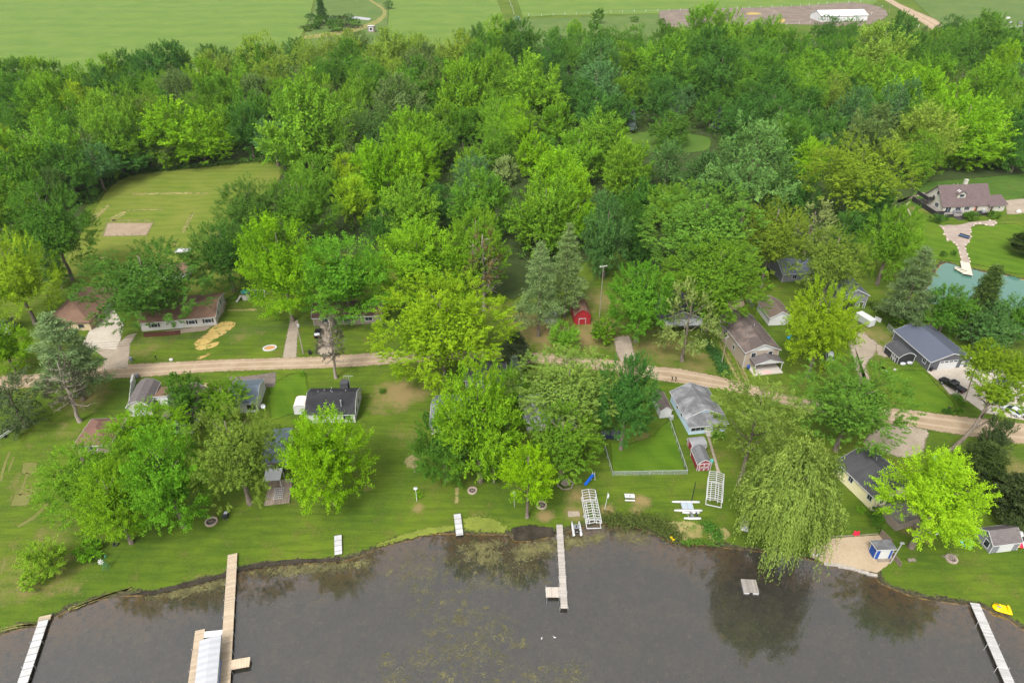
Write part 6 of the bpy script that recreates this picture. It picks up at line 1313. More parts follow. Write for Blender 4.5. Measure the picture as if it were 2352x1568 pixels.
bs.build('brushwood', BARKG, f4)
gb = thing('grill', "dark box grill on the lawn beside the west fire pit", 'grill', P(*C(0,3,1561,32)), R(4)); MB().box(-.42, .42, -.75, .75, .35, .9).build('box', BLACKP, gb); MB().box(-.3, .3, -.1, .5, .902, .97).build('tray', ALU, gb); [MB().box(x-.05, x+.05, y-.05, y+.05, 0, .35).build('leg', GREYP, gb) for x in (-.35, .35) for y in (-.65, .65)]
wm = thing('garden_windmill', "small green lawn windmill with white vane disc", 'windmill', P(*C(0,3,738,388))); tw = MB()
for x, y in ((-.5, -.5), (.5, -.5), (.5, .5), (-.5, .5)): tw.bar((x, y, 0), (x*.15, y*.15, 2.2), .05)
for z in (.5, 1.0, 1.5): w_ = .5-.42*z/2.2*.8; [tw.bar((-w_, s*w_, z), (w_, s*w_, z), .035) for s in (-1, 1)]; [tw.bar((s*w_, -w_, z), (s*w_, w_, z), .035) for s in (-1, 1)]
tw.build('tower', paint("windmill_green", (.05, .16, .09), .5), wm); wl = MB()
for k in range(8): a = k*math.pi/4; wl.add([(0, -.02, 0), (.5*math.cos(a-.18), 0, .5*math.sin(a-.18)), (.5*math.cos(a+.18), -.05, .5*math.sin(a+.18))], [(0, 1, 2)])
wo_ = wl.build('wheel', TRIM, wm); wo_.location = (-.2, -.35, 2.2); wo_.rotation_euler = (R(-25), 0, 0); MB().bar((0, 0, 2.2), (.15, .7, 2.25), .05).box(-.02, .2, .6, .95, 2.1, 2.5).build('tail', paint("vane_green", (.05, .16, .09), .5), wm)
def post_thing(name, label, cat, base, top, r=.05, head=None, mat=TRIM):
    g = P(*base); hgt = height_of(base, top); q = P(*top, hgt)-g; root = thing(name, label, cat, g); MB().tube([(0, 0, 0), (q.x*.9, 0, hgt)], r, 8).build('post', mat, root)
    if head: head(root, Vector((q.x*.9, 0, hgt)))
    return root
post_thing('dish_post', "white dish on a post below the pale weeping sapling", 'post', C(1,2,521,1100), C(1,2,512,1015), .06, lambda r_, p: MB().lathe([(.02, 0), (.28, .05), (.42, .16), (.43, .19), (.02, .1)], 14, tuple(p)).build('dish', TRIM, r_, True))
tree_box('bush', *C(1,2,505,1035), *C(1,2,560,1080), 'L2', "tiny sapling leaning on the white dish post", cat='tree', name='sapling')
def bird_house(r_, p): MB().box(p.x-.28, p.x+.28, -.25, .25, p.z-.1, p.z+.4).add([(p.x-.36, -.3, p.z+.38), (p.x+.36, -.3, p.z+.38), (p.x+.36, .3, p.z+.38), (p.x-.36, .3, p.z+.38), (p.x, -.3, p.z+.68), (p.x, .3, p.z+.68)], [(0, 1, 4), (2, 3, 5), (1, 2, 5, 4), (3, 0, 4, 5), (3, 2, 1, 0)]).build('house', TRIM, r_)
post_thing('bird_house', "white bird house on a pole left of the small lime maple", 'bird house', C(1,2,1195,1142), C(1,2,1188,1055), .05, bird_house, ALU)
post_thing('beach_lamp', "grey lamp pole leaning beside the cobalt beach hut", 'lamp post', Z5(850,1305), Z5(985,1085), .1, lambda r_, p: MB().box(p.x-.3, p.x+.35, -.15, .15, p.z-.1, p.z+.12).build('lamp_head', ALU, r_), paint("grey_pole", (.30, .29, .27), .8))
def bench(label, px, rz, name='bench'): 
    root = thing(name, label, 'bench', P(*px), rz); MB().box(-.65, .65, -.3, .3, .38, .46).build('seat', WOODG, root); [MB().box(s*.5-.06, s*.5+.06, -.25, .25, 0, .379).build('leg', WOODG, root) for s in (-1, 1)]
bench("little grey bench on the grass right of the beach fence", Z5(1080,1283), R(5))
bench("small grey bench under the small lime maple's trunk", C(1,3,1280,28), R(80))
def chair(label, px, rz, fr, seat, gr=None):
    root = thing('adirondack_chair', label, 'chair', P(*px), rz, gr); s_ = MB(); s_.add([(-.34, -.45, .42), (.34, -.45, .42), (.34, .35, .3), (-.34, .35, .3), (-.34, -.45, .36), (.34, -.45, .36), (.34, .35, .24), (-.34, .35, .24)], [(0,1,2,3),(7,6,5,4),(0,4,5,1),(1,5,6,2),(2,6,7,3),(3,7,4,0)]); s_.build('seat', seat, root)
    b_ = MB(); b_.add([(-.38, .32, .3), (.38, .32, .3), (.42, .75, 1.1), (-.42, .75, 1.1), (-.38, .38, .28), (.38, .38, .28), (.42, .81, 1.08), (-.42, .81, 1.08)], [(0,1,2,3),(7,6,5,4),(0,4,5,1),(1,5,6,2),(2,6,7,3),(3,7,4,0)]); b_.build('backrest', fr, root)
    for s in (-1, 1): MB().box(s*.45-.08, s*.45+.08, -.5, .45, .55, .6).build('armrest', fr, root); MB().box(s*.45-.05, s*.45+.05, -.48, -.4, 0, .549).box(s*.45-.05, s*.45+.05, .35, .43, 0, .549).build('leg', fr, root)
TEAL = paint("teal_plastic", (.10, .42, .40), .5)
chair("white garden chair furthest from the grey shed, three in a row", Z5(1580,1052), R(-60), TRIM, GREYP); chair("white chair with teal seat between the other two", Z5(1632,1085), R(-60), TRIM, TEAL); chair("all-teal low chair nearest the brush fire pit", Z5(1700,1125), R(-50), TEAL, TEAL)
rg = MB(); rg.tube([(.75*math.cos(a), .4*math.sin(a), .16) for a in np.linspace(0, 6.283, 21)], .13, 8, cap=False); o = rg.build('swim_ring', TRIM, None, True, P(*Z5(1325,977)), R(5)); tag(o, "white oval swim ring on the grass below the lime maple", 'swim ring')
rt = thing('ride_on_toy', "red toy lying at the back edge of the beach", 'toy', P(*Z5(475,990)), R(20)); REDP = paint("red_plastic", (.60, .015, .05), .4); MB().box(-.55, .4, -.22, .22, .15, .42).box(-.1, .3, -.5, .5, .3, .4).box(.3, .7, -.12, .12, .2, .6).build('body', REDP, rt); [MB().tube([(x, -.3, .15), (x, -.22, .15)], .15, 10).tube([(x, .22, .15), (x, .3, .15)], .15, 10).build('wheel', REDP, rt) for x in (-.35, .35)]
TIMB = paint("old_timber_wall", (.155, .12, .09), .9, .3, 2)
wall_panel('board_fence', "dark board fence at the top right corner of the beach", 'fence', Z5(735,1000), Z5(850,1110), 1.5, .12, TIMB, TIMB)
wall_panel('board_fence', "dark board fence right of the cobalt hut running to the water", 'fence', Z5(868,1225), Z5(955,1345), 1.1, .12, TIMB, TIMB)
wall_panel('beach_edging', "low timber edging along the back of the beach", 'edging', Z5(20,1075), Z5(150,1020), .14, .14, WOODG); wall_panel('beach_edging', "straight timber edging across the top of the sand", 'edging', Z5(155,1018), Z5(715,985), .14, .14, WOODG)
bl_px = [(182,1312), (258,1318), (335,1342), (402,1352), (480,1372), (560,1398), (652,1424)]
for i, (x, y) in enumerate(bl_px):
    o = MB().box(-.85, .85, -.25, .22, -.35, .1+.04*(i % 2)).build('retaining_block', paint("concrete_block", (.30, .27, .235), .95, .3, 3) if i == 0 else blockm, None, False, P(*Z5(x, y)), R([-6, -12, -10, -18, -20, -16, -12][i])); blockm = o.data.materials[0]
    tag(o, ["first retaining block at the willow end of the beach edge", "second retaining block along the beach edge from the willow", "pale third retaining block along the beach edge from the willow", "middle retaining block of seven along the beach edge", "fifth retaining block along the beach edge from the willow", "sixth retaining block along the beach edge from the willow", "last retaining block of the beach edge, by the grass"][i], 'retaining block', 'blocks along the beach edge')
for i, (x, y) in enumerate([(0, 1215), (38, 1217), (72, 1214)]):
    o = MB().ball((0, 0, .12), (.28, .2, .2), 6).build('white_stone', TRIM, None, True, P(*Z5(x+6, y))); tag(o, ["left of three white stones at the willow end of the sand", "middle of three white stones at the willow end of the sand", "right of three white stones at the willow end of the sand"][i], 'stone', 'white stones by the beach')
yb = thing('paddle_boat', "yellow paddle boat pulled up on the grass by the silver dock", 'paddle boat', P(*C(2,3,2192,672)), R(70)); YP = paint("yellow_plastic", (.80, .52, .0), .35, .05)
hull_mesh(2.7, 1.55, .5, bow=.3).build('hull', YP, yb, True); MB().box(-.55, .55, -.6, .35, .5, .62).box(-.6, .6, -1.0, -.75, .5, .85).build('seat', YP, yb); MB().box(-.12, .12, .1, .75, .621, .66).build('footwell', GREYP, yb)
for i, (x, y, mt_, lb) in enumerate([(2262,1010,YP,"yellow kayak propped on the grey shed's end wall"), (2278,990,REDP,"red kayak propped between the yellow and white ones"), (2296,968,TRIM,"white kayak propped outermost on the grey shed")]):
    k = thing('kayak', lb, 'kayak', on(SHED, SW/2+.45+.55*i, -.25-.2*i, .0), SHED.rotation_euler.z, 'kayaks leaning on the grey shed'); o = hull_mesh(3.3, .68, .38, bow=.5).build('hull', mt_, k, True); o.rotation_euler = (R(42), 0, 0); o.location = (0, 0, 1.25); q = MB().box(-.2, .2, -.4, .4, .39, .43).build('cockpit', BLACKP, k); q.rotation_euler = (R(42), 0, 0); q.location = (0, 0, 1.25)
rb_ = thing('rowing_boat', "grey upturned rowing boat beneath the willow's left side", 'rowing boat', P(*C(2,3,425,78)), R(-18)); o = hull_mesh(3.9, 1.5, .55, bow=.5).build('hull', paint("dull_white", (.50, .49, .47), .6, .12, 3, dirt=(.3, .28, .25)), rb_, True); o.rotation_euler = (0, math.pi, 0); o.location.z = .6; MB().bar((0, -1.8, .63), (0, 1.8, .63), .06).build('keel', GREYP, rb_)
dk_ = thing('toy_boat', "yellow float washed up on the weedy bank", 'float', P(*Z7(1548,1028)), .4); hull_mesh(1.0, .55, .3).build('hull', YP, dk_, True); MB().ball((0, .1, .38), .15, 6).build('knob', YP, dk_, True)
def water_bird(px, rz, lb):
    root = thing('white_bird', lb, 'bird', P(*px, WATER_Z), rz, 'white birds on the lake'); root.scale = (.6, .6, .6); b = MB(); b.ball((0, 0, .13), (.17, .34, .17), 8); b.tube([(0, .25, .16), (0, .36, .36), (0, .38, .48)], [.08, .055, .05], 8); b.ball((0, .42, .51), (.06, .09, .06), 6); b.add([(-.08, -.25, .18), (.08, -.25, .18), (0, -.5, .28)], [(0, 1, 2)]); b.build('body', TRIM, root, True); MB().tube([(0, .49, .5), (0, .58, .48)], [.025, .008], 6).build('beak', YP, root)
water_bird(C(1,3,1380,870), R(160), "left of two white birds swimming in open water"); water_bird(C(1,3,1470,862), R(70), "right of two white birds swimming in open water")
bx = thing('boat_trailer', "empty white boat trailer at the left edge", 'trailer', P(*C(0,2,38,640)), R(-22)); tr_ = MB(); tr_.bar((-.85, -1.9, .5), (-.85, 1.0, .5), .12); tr_.bar((.85, -1.9, .5), (.85, 1.0, .5), .12); tr_.bar((-.85, 1, .5), (0, 2.8, .5), .12); tr_.bar((.85, 1, .5), (0, 2.8, .5), .12); [tr_.bar((-.85, y, .5), (.85, y, .5), .1) for y in (-1.8, -.5, .8)]; tr_.bar((0, 2.4, .5), (0, 2.4, 1.3), .1); tr_.build('frame', ALU, bx)
for s in (-1, 1): MB().tube([(s*.95, -.6, .32), (s*1.15, -.6, .32)], .32, 14).build('wheel', BLACKP, bx); MB().bar((s*.5, -1.8, .7), (s*.5, .8, .7), .16, .08).build('bunk', TRIM, bx)
ty = MB(); ty.tube([(.42*math.cos(a), .42*math.sin(a), .14) for a in np.linspace(0, 6.283, 21)], .13, 8, cap=False); o = ty.build('tyre', BLACKP, None, True, P(*C(0,3,800,222))); tag(o, "loose tyre on the grass under the western clump", 'tyre')
# chain-link fence
t = NT("chain_link"); tr = t.n('ShaderNodeBsdfTransparent'); mx = t.n('ShaderNodeMixShader'); mx.inputs[0].default_value = .33; t.l(tr.outputs[0], mx.inputs[1]); t.l(t.bsdf((.42, .46, .44), .5, .3), mx.inputs[2]); LINK = t.out(mx.outputs[0])
def chain(name, label, pts_, hh, sp=2.4):
    g = [P(*p) for p in pts_]; root = thing(name, label, 'fence', g[0]); ml, rl = MB(), MB()
    for a, b in zip(g, g[1:]):
        a, b = a-g[0], b-g[0]; ml.add([(a.x, a.y, .03), (b.x, b.y, .03), (b.x, b.y, hh), (a.x, a.y, hh)], [(0, 1, 2, 3)]); rl.bar((a.x, a.y, hh), (b.x, b.y, hh), .07)
        n = max(1, round((b-a).length/sp))
        for k in range(n): q = a.lerp(b, k/n); MB().tube([(q.x, q.y, 0), (q.x, q.y, hh+.06)], .045, 6).build('post', ALU, root)
    ml.build('mesh', LINK, root); rl.build('top_rail', ALU, root); return root
chain('chain_link_fence', "grey chain-link fence round the vivid green yard", [C(1,2,1815,745), (1406,1092), (1578,1089), Z4(0,455)], 1.15)
chain('chain_link_fence', "chain-link fence beside the vine hedge behind the black shed", [Z3(150,245), Z3(275,370)], 1.6); chain('chain_link_fence', "chain-link fence between tan house and white garage", [Z2(755,215), Z2(850,350)], 1.4)
# ------------------------------------------------------------------ vehicles
def wheels(root, xs, ys, r, w_, mat=BLACKP):
    for x in xs:
        for y in ys:
            o = MB().tube([(x-w_/2, y, r), (x+w_/2, y, r)], r, 16).build('wheel', mat, root); MB().tube([(x-w_/2-.012, y, r), (x+w_/2+.012, y, r)], r*.55, 12).build('rim', ALU, o)
def loft(secs):
    """closed car body from cross rings (y, half width bottom, half width top, z0, z1)"""
    mb = MB(); vs_, fs_ = [], []
    for y, wb, wt, z0, z1 in secs: vs_ += [(-wb, y, z0), (wb, y, z0), (wb, y, z0+(z1-z0)*.6), (wt, y, z1), (-wt, y, z1), (-wb, y, z0+(z1-z0)*.6)]
    for j in range(len(secs)-1):
        for i in range(6): fs_.append((j*6+i, j*6+(i+1) % 6, (j+1)*6+(i+1) % 6, (j+1)*6+i))
    fs_ += [(5, 4, 3, 2, 1, 0), tuple((len(secs)-1)*6+i for i in range(6))]; return mb.add(vs_, fs_)
t = NT("black_car_paint"); BLKC = t.out(t.bsdf((.008, .008, .009), .12, 0, .6)); t = NT("grey_car_paint"); GRYC = t.out(t.bsdf((.25, .26, .28), .2, .3, .6)); t = NT("white_car_paint"); WHTC = t.out(t.bsdf((.5, .51, .52), .2, 0, .6)); t = NT("navy_car_paint"); NAVC = t.out(t.bsdf((.015, .022, .045), .15, 0, .6))
REDL = paint("tail_lamp_red", (.35, .01, .01), .2); CLRL = paint("head_lamp", (.6, .6, .58), .1)
def pickup(label, a, b):
    a, b = P(*a), P(*b); d = a-b; rz = math.atan2(d.y, d.x)-math.pi/2; root = thing('pickup_truck', label, 'truck', (a+b)/2, rz); 
    loft([(-2.95, .92, .9, .5, 1.08), (-1.0, .98, .95, .45, 1.1), (.9, .98, .95, .45, 1.12), (1.2, .98, .93, .45, 1.14), (2.6, .94, .84, .45, 1.05), (2.95, .82, .72, .5, .92)]).build('body', BLKC, root)
    loft([(-.95, .9, .72, 1.08, 1.86), (-.75, .92, .76, 1.08, 1.9), (.45, .92, .76, 1.08, 1.9), (1.25, .9, .70, 1.1, 1.2)]).build('cab', BLKC, root)
    g = MB(); g.add([(-.68, .52, 1.88), (.68, .52, 1.88), (.78, 1.22, 1.24), (-.78, 1.22, 1.24)], [(0, 1, 2, 3)]); [g.add([(s*.925, -.7, 1.4), (s*.80, -.7, 1.82), (s*.80, .42, 1.82), (s*.925, .95, 1.4)], [(0, 1, 2, 3)]) for s in (-1, 1)]; g.add([(-.7, -.99, 1.4), (.7, -.99, 1.4), (.62, -.92, 1.8), (-.62, -.92, 1.8)], [(0, 1, 2, 3)]); g.build('window', GLASS, root)
    MB().box(-.82, .82, -2.85, -1.02, 1.102, 1.16).build('bed_cover', BLACKP, root); MB().box(-.95, .95, -3.05, -2.94, .5, .7).build('bumper', BLACKP, root)
    for s in (-1, 1): MB().box(s*.84-.09, s*.84+.09, -2.99, -2.93, .72, 1.05).build('tail_light', REDL, root); MB().box(s*.66-.14, s*.66+.14, 2.9, 2.99, .68, .86).build('headlight', CLRL, root); MB().box(s*1.1-.1, s*1.1+.1, .95, 1.12, 1.12, 1.32).build('mirror', BLACKP, root)
    wheels(root, (-.86, .86), (-1.85, 1.9), .41, .28); return root
pickup("black pickup truck parked on the concrete drive of the slate garage", Z3(775,850), Z3(1010,985))
def car(label, px, rz, paintm, long=2.25):
    root = thing('parked_car', label, 'car', P(*px), rz); s = long/2.25
    loft([(-2.2*s, .78, .7, .45, .95), (-1.9*s, .88, .82, .35, 1.0), (0, .9, .86, .33, 1.02), (1.2*s, .9, .84, .33, 1.0), (2.0*s, .82, .74, .36, .85), (2.25*s, .7, .6, .45, .72)]).build('body', paintm, root)
    loft([(-1.95*s, .78, .66, .97, 1.05), (-1.5*s, .82, .64, .98, 1.5), (.1, .82, .66, .98, 1.54), (1.15*s, .8, .7, .98, 1.04)]).build('cabin', GLASS, root)
    MB().add([(-.64, -1.48*s, 1.515), (.64, -1.48*s, 1.515), (.66, .1, 1.555), (-.66, .1, 1.555)], [(0, 1, 2, 3)]).build('roof_panel', paintm, root)
    for k in (-1, 1): MB().box(k*.6-.15, k*.6+.15, 2.14*s, 2.26*s, .6, .74).build('headlight', CLRL, root); MB().box(k*.66-.12, k*.66+.12, -2.25*s, -2.15*s, .75, .9).build('tail_light', REDL, root)
    wheels(root, (-.78, .78), (-1.35*s, 1.35*s), .33, .22); return root
car("black car parked by the brown cottage beside the grey dead spruce", C(0,1,2195,1130), R(5), BLKC); car("dark car tucked under the dark green maple by the fenced yard", C(1,2,1862,660), R(80), NAVC)
car("white car parked at the right edge behind the leaning tree", C(2,2,2262,490), R(30), WHTC); car("grey car in the drive beyond the leaning tree", C(2,2,2330,500), R(25), GRYC); car("dark car behind the leaning tree's leaves near the slate garage", C(2,2,2230,290), R(70), NAVC)
car("silver car glimpsed through the yellow maple by the bare track", C(2,2,1010,115), R(-20), WHTC)
ct = thing('cargo_trailer', "silver enclosed cargo trailer parked by the grey barn", 'trailer', P(*C(2,1,1272,1068)), R(24)); MB().box(-1.1, 1.1, -1.2, 3.6, .45, 2.35).build('box', ALU, ct); MB().box(-1.13, 1.13, -1.23, 3.63, 2.352, 2.42).build('roof', TRIM, ct); MB().box(-1.0, 1.0, -1.26, -1.205, .5, 2.25).build('rear_door', paint("trailer_door", (.5, .51, .52), .4), ct); wheels(ct, (-1.08, 1.08), (.9, 1.75), .34, .2); MB().bar((-.8, 3.6, .5), (0, 5.0, .5), .1).bar((.8, 3.6, .5), (0, 5.0, .5), .1).build('drawbar', BLACKP, ct)
ft = thing('flatbed_trailer', "white flatbed trailer standing in the mown field", 'trailer', P(*C(0,1,1272,566)), R(92)); MB().box(-1.1, 1.1, -2.0, 2.6, .62, .74).build('bed', WHITE, ft); MB().box(-1.1, -1.04, -2, 2.6, .741, 1.1).box(1.04, 1.1, -2, 2.6, .741, 1.1).box(-1.04, 1.04, 2.54, 2.6, .741, 1.1).build('side_rail', WHITE, ft); wheels(ft, (-1.0, 1.0), (-.6, .4), .34, .2); MB().bar((0, 2.6, .6), (0, 4, .6), .12).build('drawbar', BLACKP, ft)
# ------------------------------------------------------------------ poles and lines
POLEM = paint("utility_pole_wood", (.24, .205, .17), .9, .25, 2); TOPS = {}
def pole(key, label, base, top, arm=0., r=.17):
    g = P(*base); best = min((( (P(*top, z)-g).xy.length, z) for z in np.arange(3, 18, .05)))[1]; tp = P(*top, best); q = tp-g; root = thing('utility_pole', label, 'utility pole', g); MB().tube([(0, 0, -.2), (q.x, q.y, best)], [r, r*.7], 10).build('pole', POLEM, root)
    if arm: MB().bar((q.x-arm, q.y-.3, best-.3), (q.x+arm, q.y+.3, best-.3), .14).build('crossarm', paint("pale_crossarm", (.5, .48, .44), .8), root); [MB().tube([(q.x+s*arm*.85, q.y+s*.25, best-.22), (q.x+s*arm*.85, q.y+s*.25, best+.02)], .07, 8).build('insulator', ALU, root) for s in (-1, 1)]
    TOPS[key] = tp-Vector((0, 0, .2)); return root, q, best
r_, q, hz = pole('w', "utility pole with a round transformer on the gravel drive", (697,812), (680,738)); MB().lathe([(0, 0), (.26, 0), (.28, .1), (.28, .75), (.1, .85), (0, .86)], 14, (q.x+.35, q.y, hz-1.6)).build('transformer', ALU, r_)
pole('c', "utility pole with white crossarm on the slope above the red shed", C(1,1,1778,1008), C(1,1,1807,652), 1.0, .12); pole('t', "thin pole at the left wall of the tall tan house", Z2(375,1160), Z2(465,740), .5, .11)
pole('e', "leaning pale utility pole behind the slate garage", Z3(935,365), Z3(1108,6), 1.0); pole('d', "dark utility pole by the truck on the concrete drive", Z3(1045,1075), Z3(1180,645), 1.1)
CABLE = paint("cable", (.03, .03, .032), .6)
def wire(a, b, label, sag=.7, r=.03):
    a, b = Vector(a), Vector(b); pts_ = [a.lerp(b, i/14)-a-Vector((0, 0, sag*4*(i/14)*(1-i/14))) for i in range(15)]; o = MB().tube(pts_, r, 4).build('power_line', CABLE, None, True, a); tag(o, label, 'cable', 'overhead power lines')
wfar = P(60, 800, 9.5); cw = P(*C(1,1,1540,985), 7.0)
for k, dz in enumerate((0, -.6, -1.2)): wire(wfar+Vector((0, 0, dz)), TOPS['w']+Vector((0, 0, dz)), ["top power line crossing the ranch house yard", "middle power line crossing the ranch house yard", "lowest power line crossing the ranch house yard"][k])
for k, dz in enumerate((0, -.6, -1.2)): wire(TOPS['w']+Vector((0, 0, dz)), cw+Vector((0, 0, dz)), ["top power line from the transformer pole past the yellow oak", "middle power line from the transformer pole past the yellow oak", "lowest power line from the transformer pole past the yellow oak"][k], 1.0)
wire(TOPS['c'], cw, "power line sloping from the crossarm pole to the red shed", .5); wire(TOPS['c']+Vector((.8, 0, 0)), cw+Vector((0, 0, -.7)), "second power line sloping from the crossarm pole", .5)
wire(cw, TOPS['t'], "power line over the cottages to the tan house pole", 1.5); wire(P(1600, 688, 8), TOPS['e'], "power line above the cargo trailer to the leaning pole", 1.2); wire(P(1980, 690, 8), TOPS['e']-Vector((0, 0, .8)), "lower power line to the leaning pole", .8); wire(TOPS['e'], TOPS['d'], "power line from the leaning pole to the driveway pole", .8)
# ------------------------------------------------------------------ yard things
def bin_(label, px, mat=BLACKP, rz=0): 
    root = thing('wheelie_bin', label, 'bin', P(*px), rz); MB().add([(-.26, -.3, .05), (.26, -.3, .05), (.26, .28, .05), (-.26, .28, .05), (-.33, -.38, 1.0), (.33, -.38, 1.0), (.33, .36, 1.0), (-.33, .36, 1.0)], [(3,2,1,0),(4,5,6,7),(0,1,5,4),(1,2,6,5),(2,3,7,6),(3,0,4,7)]).build('body', mat, root); MB().box(-.35, .35, -.42, .38, 1.002, 1.08).build('lid', mat, root); [MB().tube([(s*.3-.04, .32, .12), (s*.3+.04, .32, .12)], .13, 10).build('wheel', BLACKP, root) for s in (-1, 1)]
bin_("dark wheelie bin on the verge beside the concrete driveway", C(0,2,907,135), GREYP, .3); bin_("grey wheelie bin at the road end of the white fence", C(0,2,950,248), GREYP, .2); bin_("dark wheelie bin right of the gravel drive", C(0,2,2138,88)); bin_("black wheelie bin at the corner of the slate garage", Z3(650,730), BLACKP, .5)
def mailbox(label, px, rz=0): 
    root = thing('mailbox', label, 'mailbox', P(*px), rz); MB().box(-.06, .06, -.06, .06, 0, 1.05).build('post', BLACKP, root); MB().extrude([(-.13, 1.05), (-.13, 1.2), (-.07, 1.3), (.07, 1.3), (.13, 1.2), (.13, 1.05)], 'y', -.3, .28).build('box', BLACKP, root); MB().box(.131, .15, .05, .12, 1.2, 1.4).build('flag', REDP, root)
mailbox("black mailbox on the verge of the ranch house lawn", C(0,2,1080,128)); mailbox("left of two mailboxes by the road above the blue cottage", C(1,2,2277,275)); mailbox("right of two mailboxes by the road above the blue cottage", C(1,2,2302,277)); mailbox("mailbox on the road edge by the driveway shrubs", Z3(848,1195))
o = MB().ball((0, 0, .2), (.55, .42, .42), 6).build('boulder', paint("pale_stone", (.42, .40, .37), .9, .2, 3), None, True, P(*C(0,2,1182,130))); tag(o, "pale boulder on the verge of the ranch house lawn", 'boulder')
pl = thing('stone_planter', "oval white stone planter ring on the ranch house lawn", 'planter', P(*C(0,2,1860,48)), R(14)); rg = MB()
for k in range(26): a, b = 2*math.pi*(k+.06)/26, 2*math.pi*(k+.94)/26; rg.prism([(1.75*math.cos(a), 1.3*math.sin(a)), (1.75*math.cos(b), 1.3*math.sin(b)), (1.4*math.cos(b), .98*math.sin(b)), (1.4*math.cos(a), .98*math.sin(a))], 0, .28+.03*(k % 2))
rg.build('ring', WHITE, pl); MB().lathe([(0, .1), (1.38, .1), (1.38, .14), (0, .2)], 20, sy=.7).build('mulch', paint("orange_mulch", (.36, .19, .07), .95, .3, 5), pl)
ps = thing('playset', "playset with green slide and round grey tower", 'playset', P(*C(0,1,1700,880))); MB().lathe([(0, 0), (1.25, 0), (1.25, 1.5), (1.1, 1.55), (1.1, 1.2), (0, 1.2)], 18).build('tower', paint("stone_plastic", (.33, .31, .28), .7, .2, 4), ps); MB().lathe([(0, 2.9), (.5, 2.75), (1.35, 2.3), (1.3, 2.25), (0, 2.6)], 18).build('roof', paint("green_plastic", (.02, .14, .10), .4), ps); GP = ps.children[1].data.materials[0]
sp_ = MB(); [sp_.bar((x, y, 1.5), (x, y, 2.45), .1) for x in (-.85, .85) for y in (-.85, .85)]; sp_.build('post', WOODG, ps); sc2 = MB()
for k in range(7): a, b = [Vector((-1.2-1.0*t_, -.6-1.6*t_, 1.25*(1-t_)**1.2+.12)) for t_ in (k/7, (k+1)/7)]; sc2.bar(a, b, .6, .12)
sc2.build('slide', GP, ps); sw = MB(); sw.bar((1.2, .6, 2.3), (5.2, .9, 2.3), .14); [sw.bar((5.2, .9, 2.3), (5.2+s*.1, .9+s*1.1, 0), .12) for s in (-1, 1)]; sw.build('swing_beam', GP, ps)
for x in (2.6, 3.9): MB().bar((x-.2, .75, 2.25), (x-.2, .75, .5), .03).bar((x+.2, .75, 2.25), (x+.2, .75, .5), .03).box(x-.25, x+.25, .62, .88, .44, .5).build('swing', paint("swing_blue", (.02, .12, .45), .4), ps)
for i, (px_, mt_, lb) in enumerate([(Z3(330,660), ALU, "left galvanized tub before the black shed"), (Z3(408,650), ALU, "right galvanized tub before the black shed")]):
    o = MB().lathe([(0, .02), (.5, .02), (.58, .5), (.53, .5), (.46, .3), (0, .3)], 16, sx=1.3, sy=.8).build('tub', mt_, None, True, P(*px_)); tag(o, lb, 'tub', 'tubs before the black shed')
for i, (px_, lb) in enumerate([(Z3(108,738), "dark green pot on the grass left of the black shed"), (Z3(238,726), "dark green pot on the grass below the black shed")]):
    o = MB().lathe([(0, 0), (.28, 0), (.36, .4), (.3, .42), (.26, .3), (0, .3)], 14).build('plant_pot', GP, None, True, P(*px_)); tag(o, lb, 'pot')
o = MB().ball((0, 0, .15), (.35, .25, .2), 6).build('white_stone', TRIM, None, True, P(*Z3(148,738))); tag(o, "white stone between the two green pots", 'stone')
bt_ = thing('ride_on_toy', "bright blue plastic toy on the lawn right of the tan house", 'toy', P(*Z2(1390,770)), .3); CYAN = paint("cyan_plastic", (.01, .33, .55), .4); MB().box(-.6, .4, -.3, .3, .12, .4).box(.2, .6, -.25, .25, .2, .75).build("body", CYAN, bt_); [MB().tube([(x, -.36, .16), (x, .36, .16)], .16, 10).build("wheel", CYAN, bt_) for x in (-.4, .35)]
o = MB().lathe([(0, 0), (.3, 0), (.36, .3), (.34, .75), (.2, .8), (0, .8)], 14).build('propane_tank', TEAL, None, True, P(*Z4(422,868))); tag(o, "pale teal tank on the right wall of the starred maroon shed", 'tank')
o = MB().lathe([(0, 0), (.45, 0), (.52, .4), (.4, .75), (.1, .9), (0, .9)], 14).build('bucket', paint("bright_blue", (.02, .22, .6), .4), None, True, P(*Z5(1335,172))); tag(o, "bright blue bin under the leaning trunk", 'bin')
dpw = thing('door_panel', "pale door leaning on the grass right of the white garage", 'door', P(*Z2(1475,655)), R(35)); MB().add([(-.6, 0, 0), (.6, 0, 0), (.6, .5, 1.9), (-.6, .5, 1.9), (-.6, .06, 0), (.6, .06, 0), (.6, .56, 1.9), (-.6, .56, 1.9)], [(0,1,2,3),(7,6,5,4),(0,4,5,1),(1,5,6,2),(2,6,7,3),(3,7,4,0)]).build('panel', W_BLUE, dpw); MB().ball((.45, .2, .95), .05, 5).build('knob', ALU, dpw)
o = MB().box(-.9, .9, -.05, .05, 0, 1.2).build('timber_stack', TRIM, None, False, P(*Z3(40,160)), R(-55)); tag(o, "white boards leaning by the vine hedge", 'boards')
cold = thing('cold_frame', "raw timber frame on the grass behind the dense tree", 'cold frame', P(*Z6(762,235)), R(-75)); f = MB(); [f.bar((x0, y0, .2), (x1, y1, .2), .12, .4) for x0, y0, x1, y1 in ((-1.2, -.6, 1.2, -.6), (-1.2, .6, 1.2, .6), (-1.2, -.55, -1.2, .55), (1.2, -.55, 1.2, .55))]; f.build('frame', WOODL, cold); MB().box(-1.13, 1.13, -.53, .53, .05, .16).build('straw_bed', STRAW if False else paint("bed_straw", (.38, .31, .14), .95, .3, 5), cold)
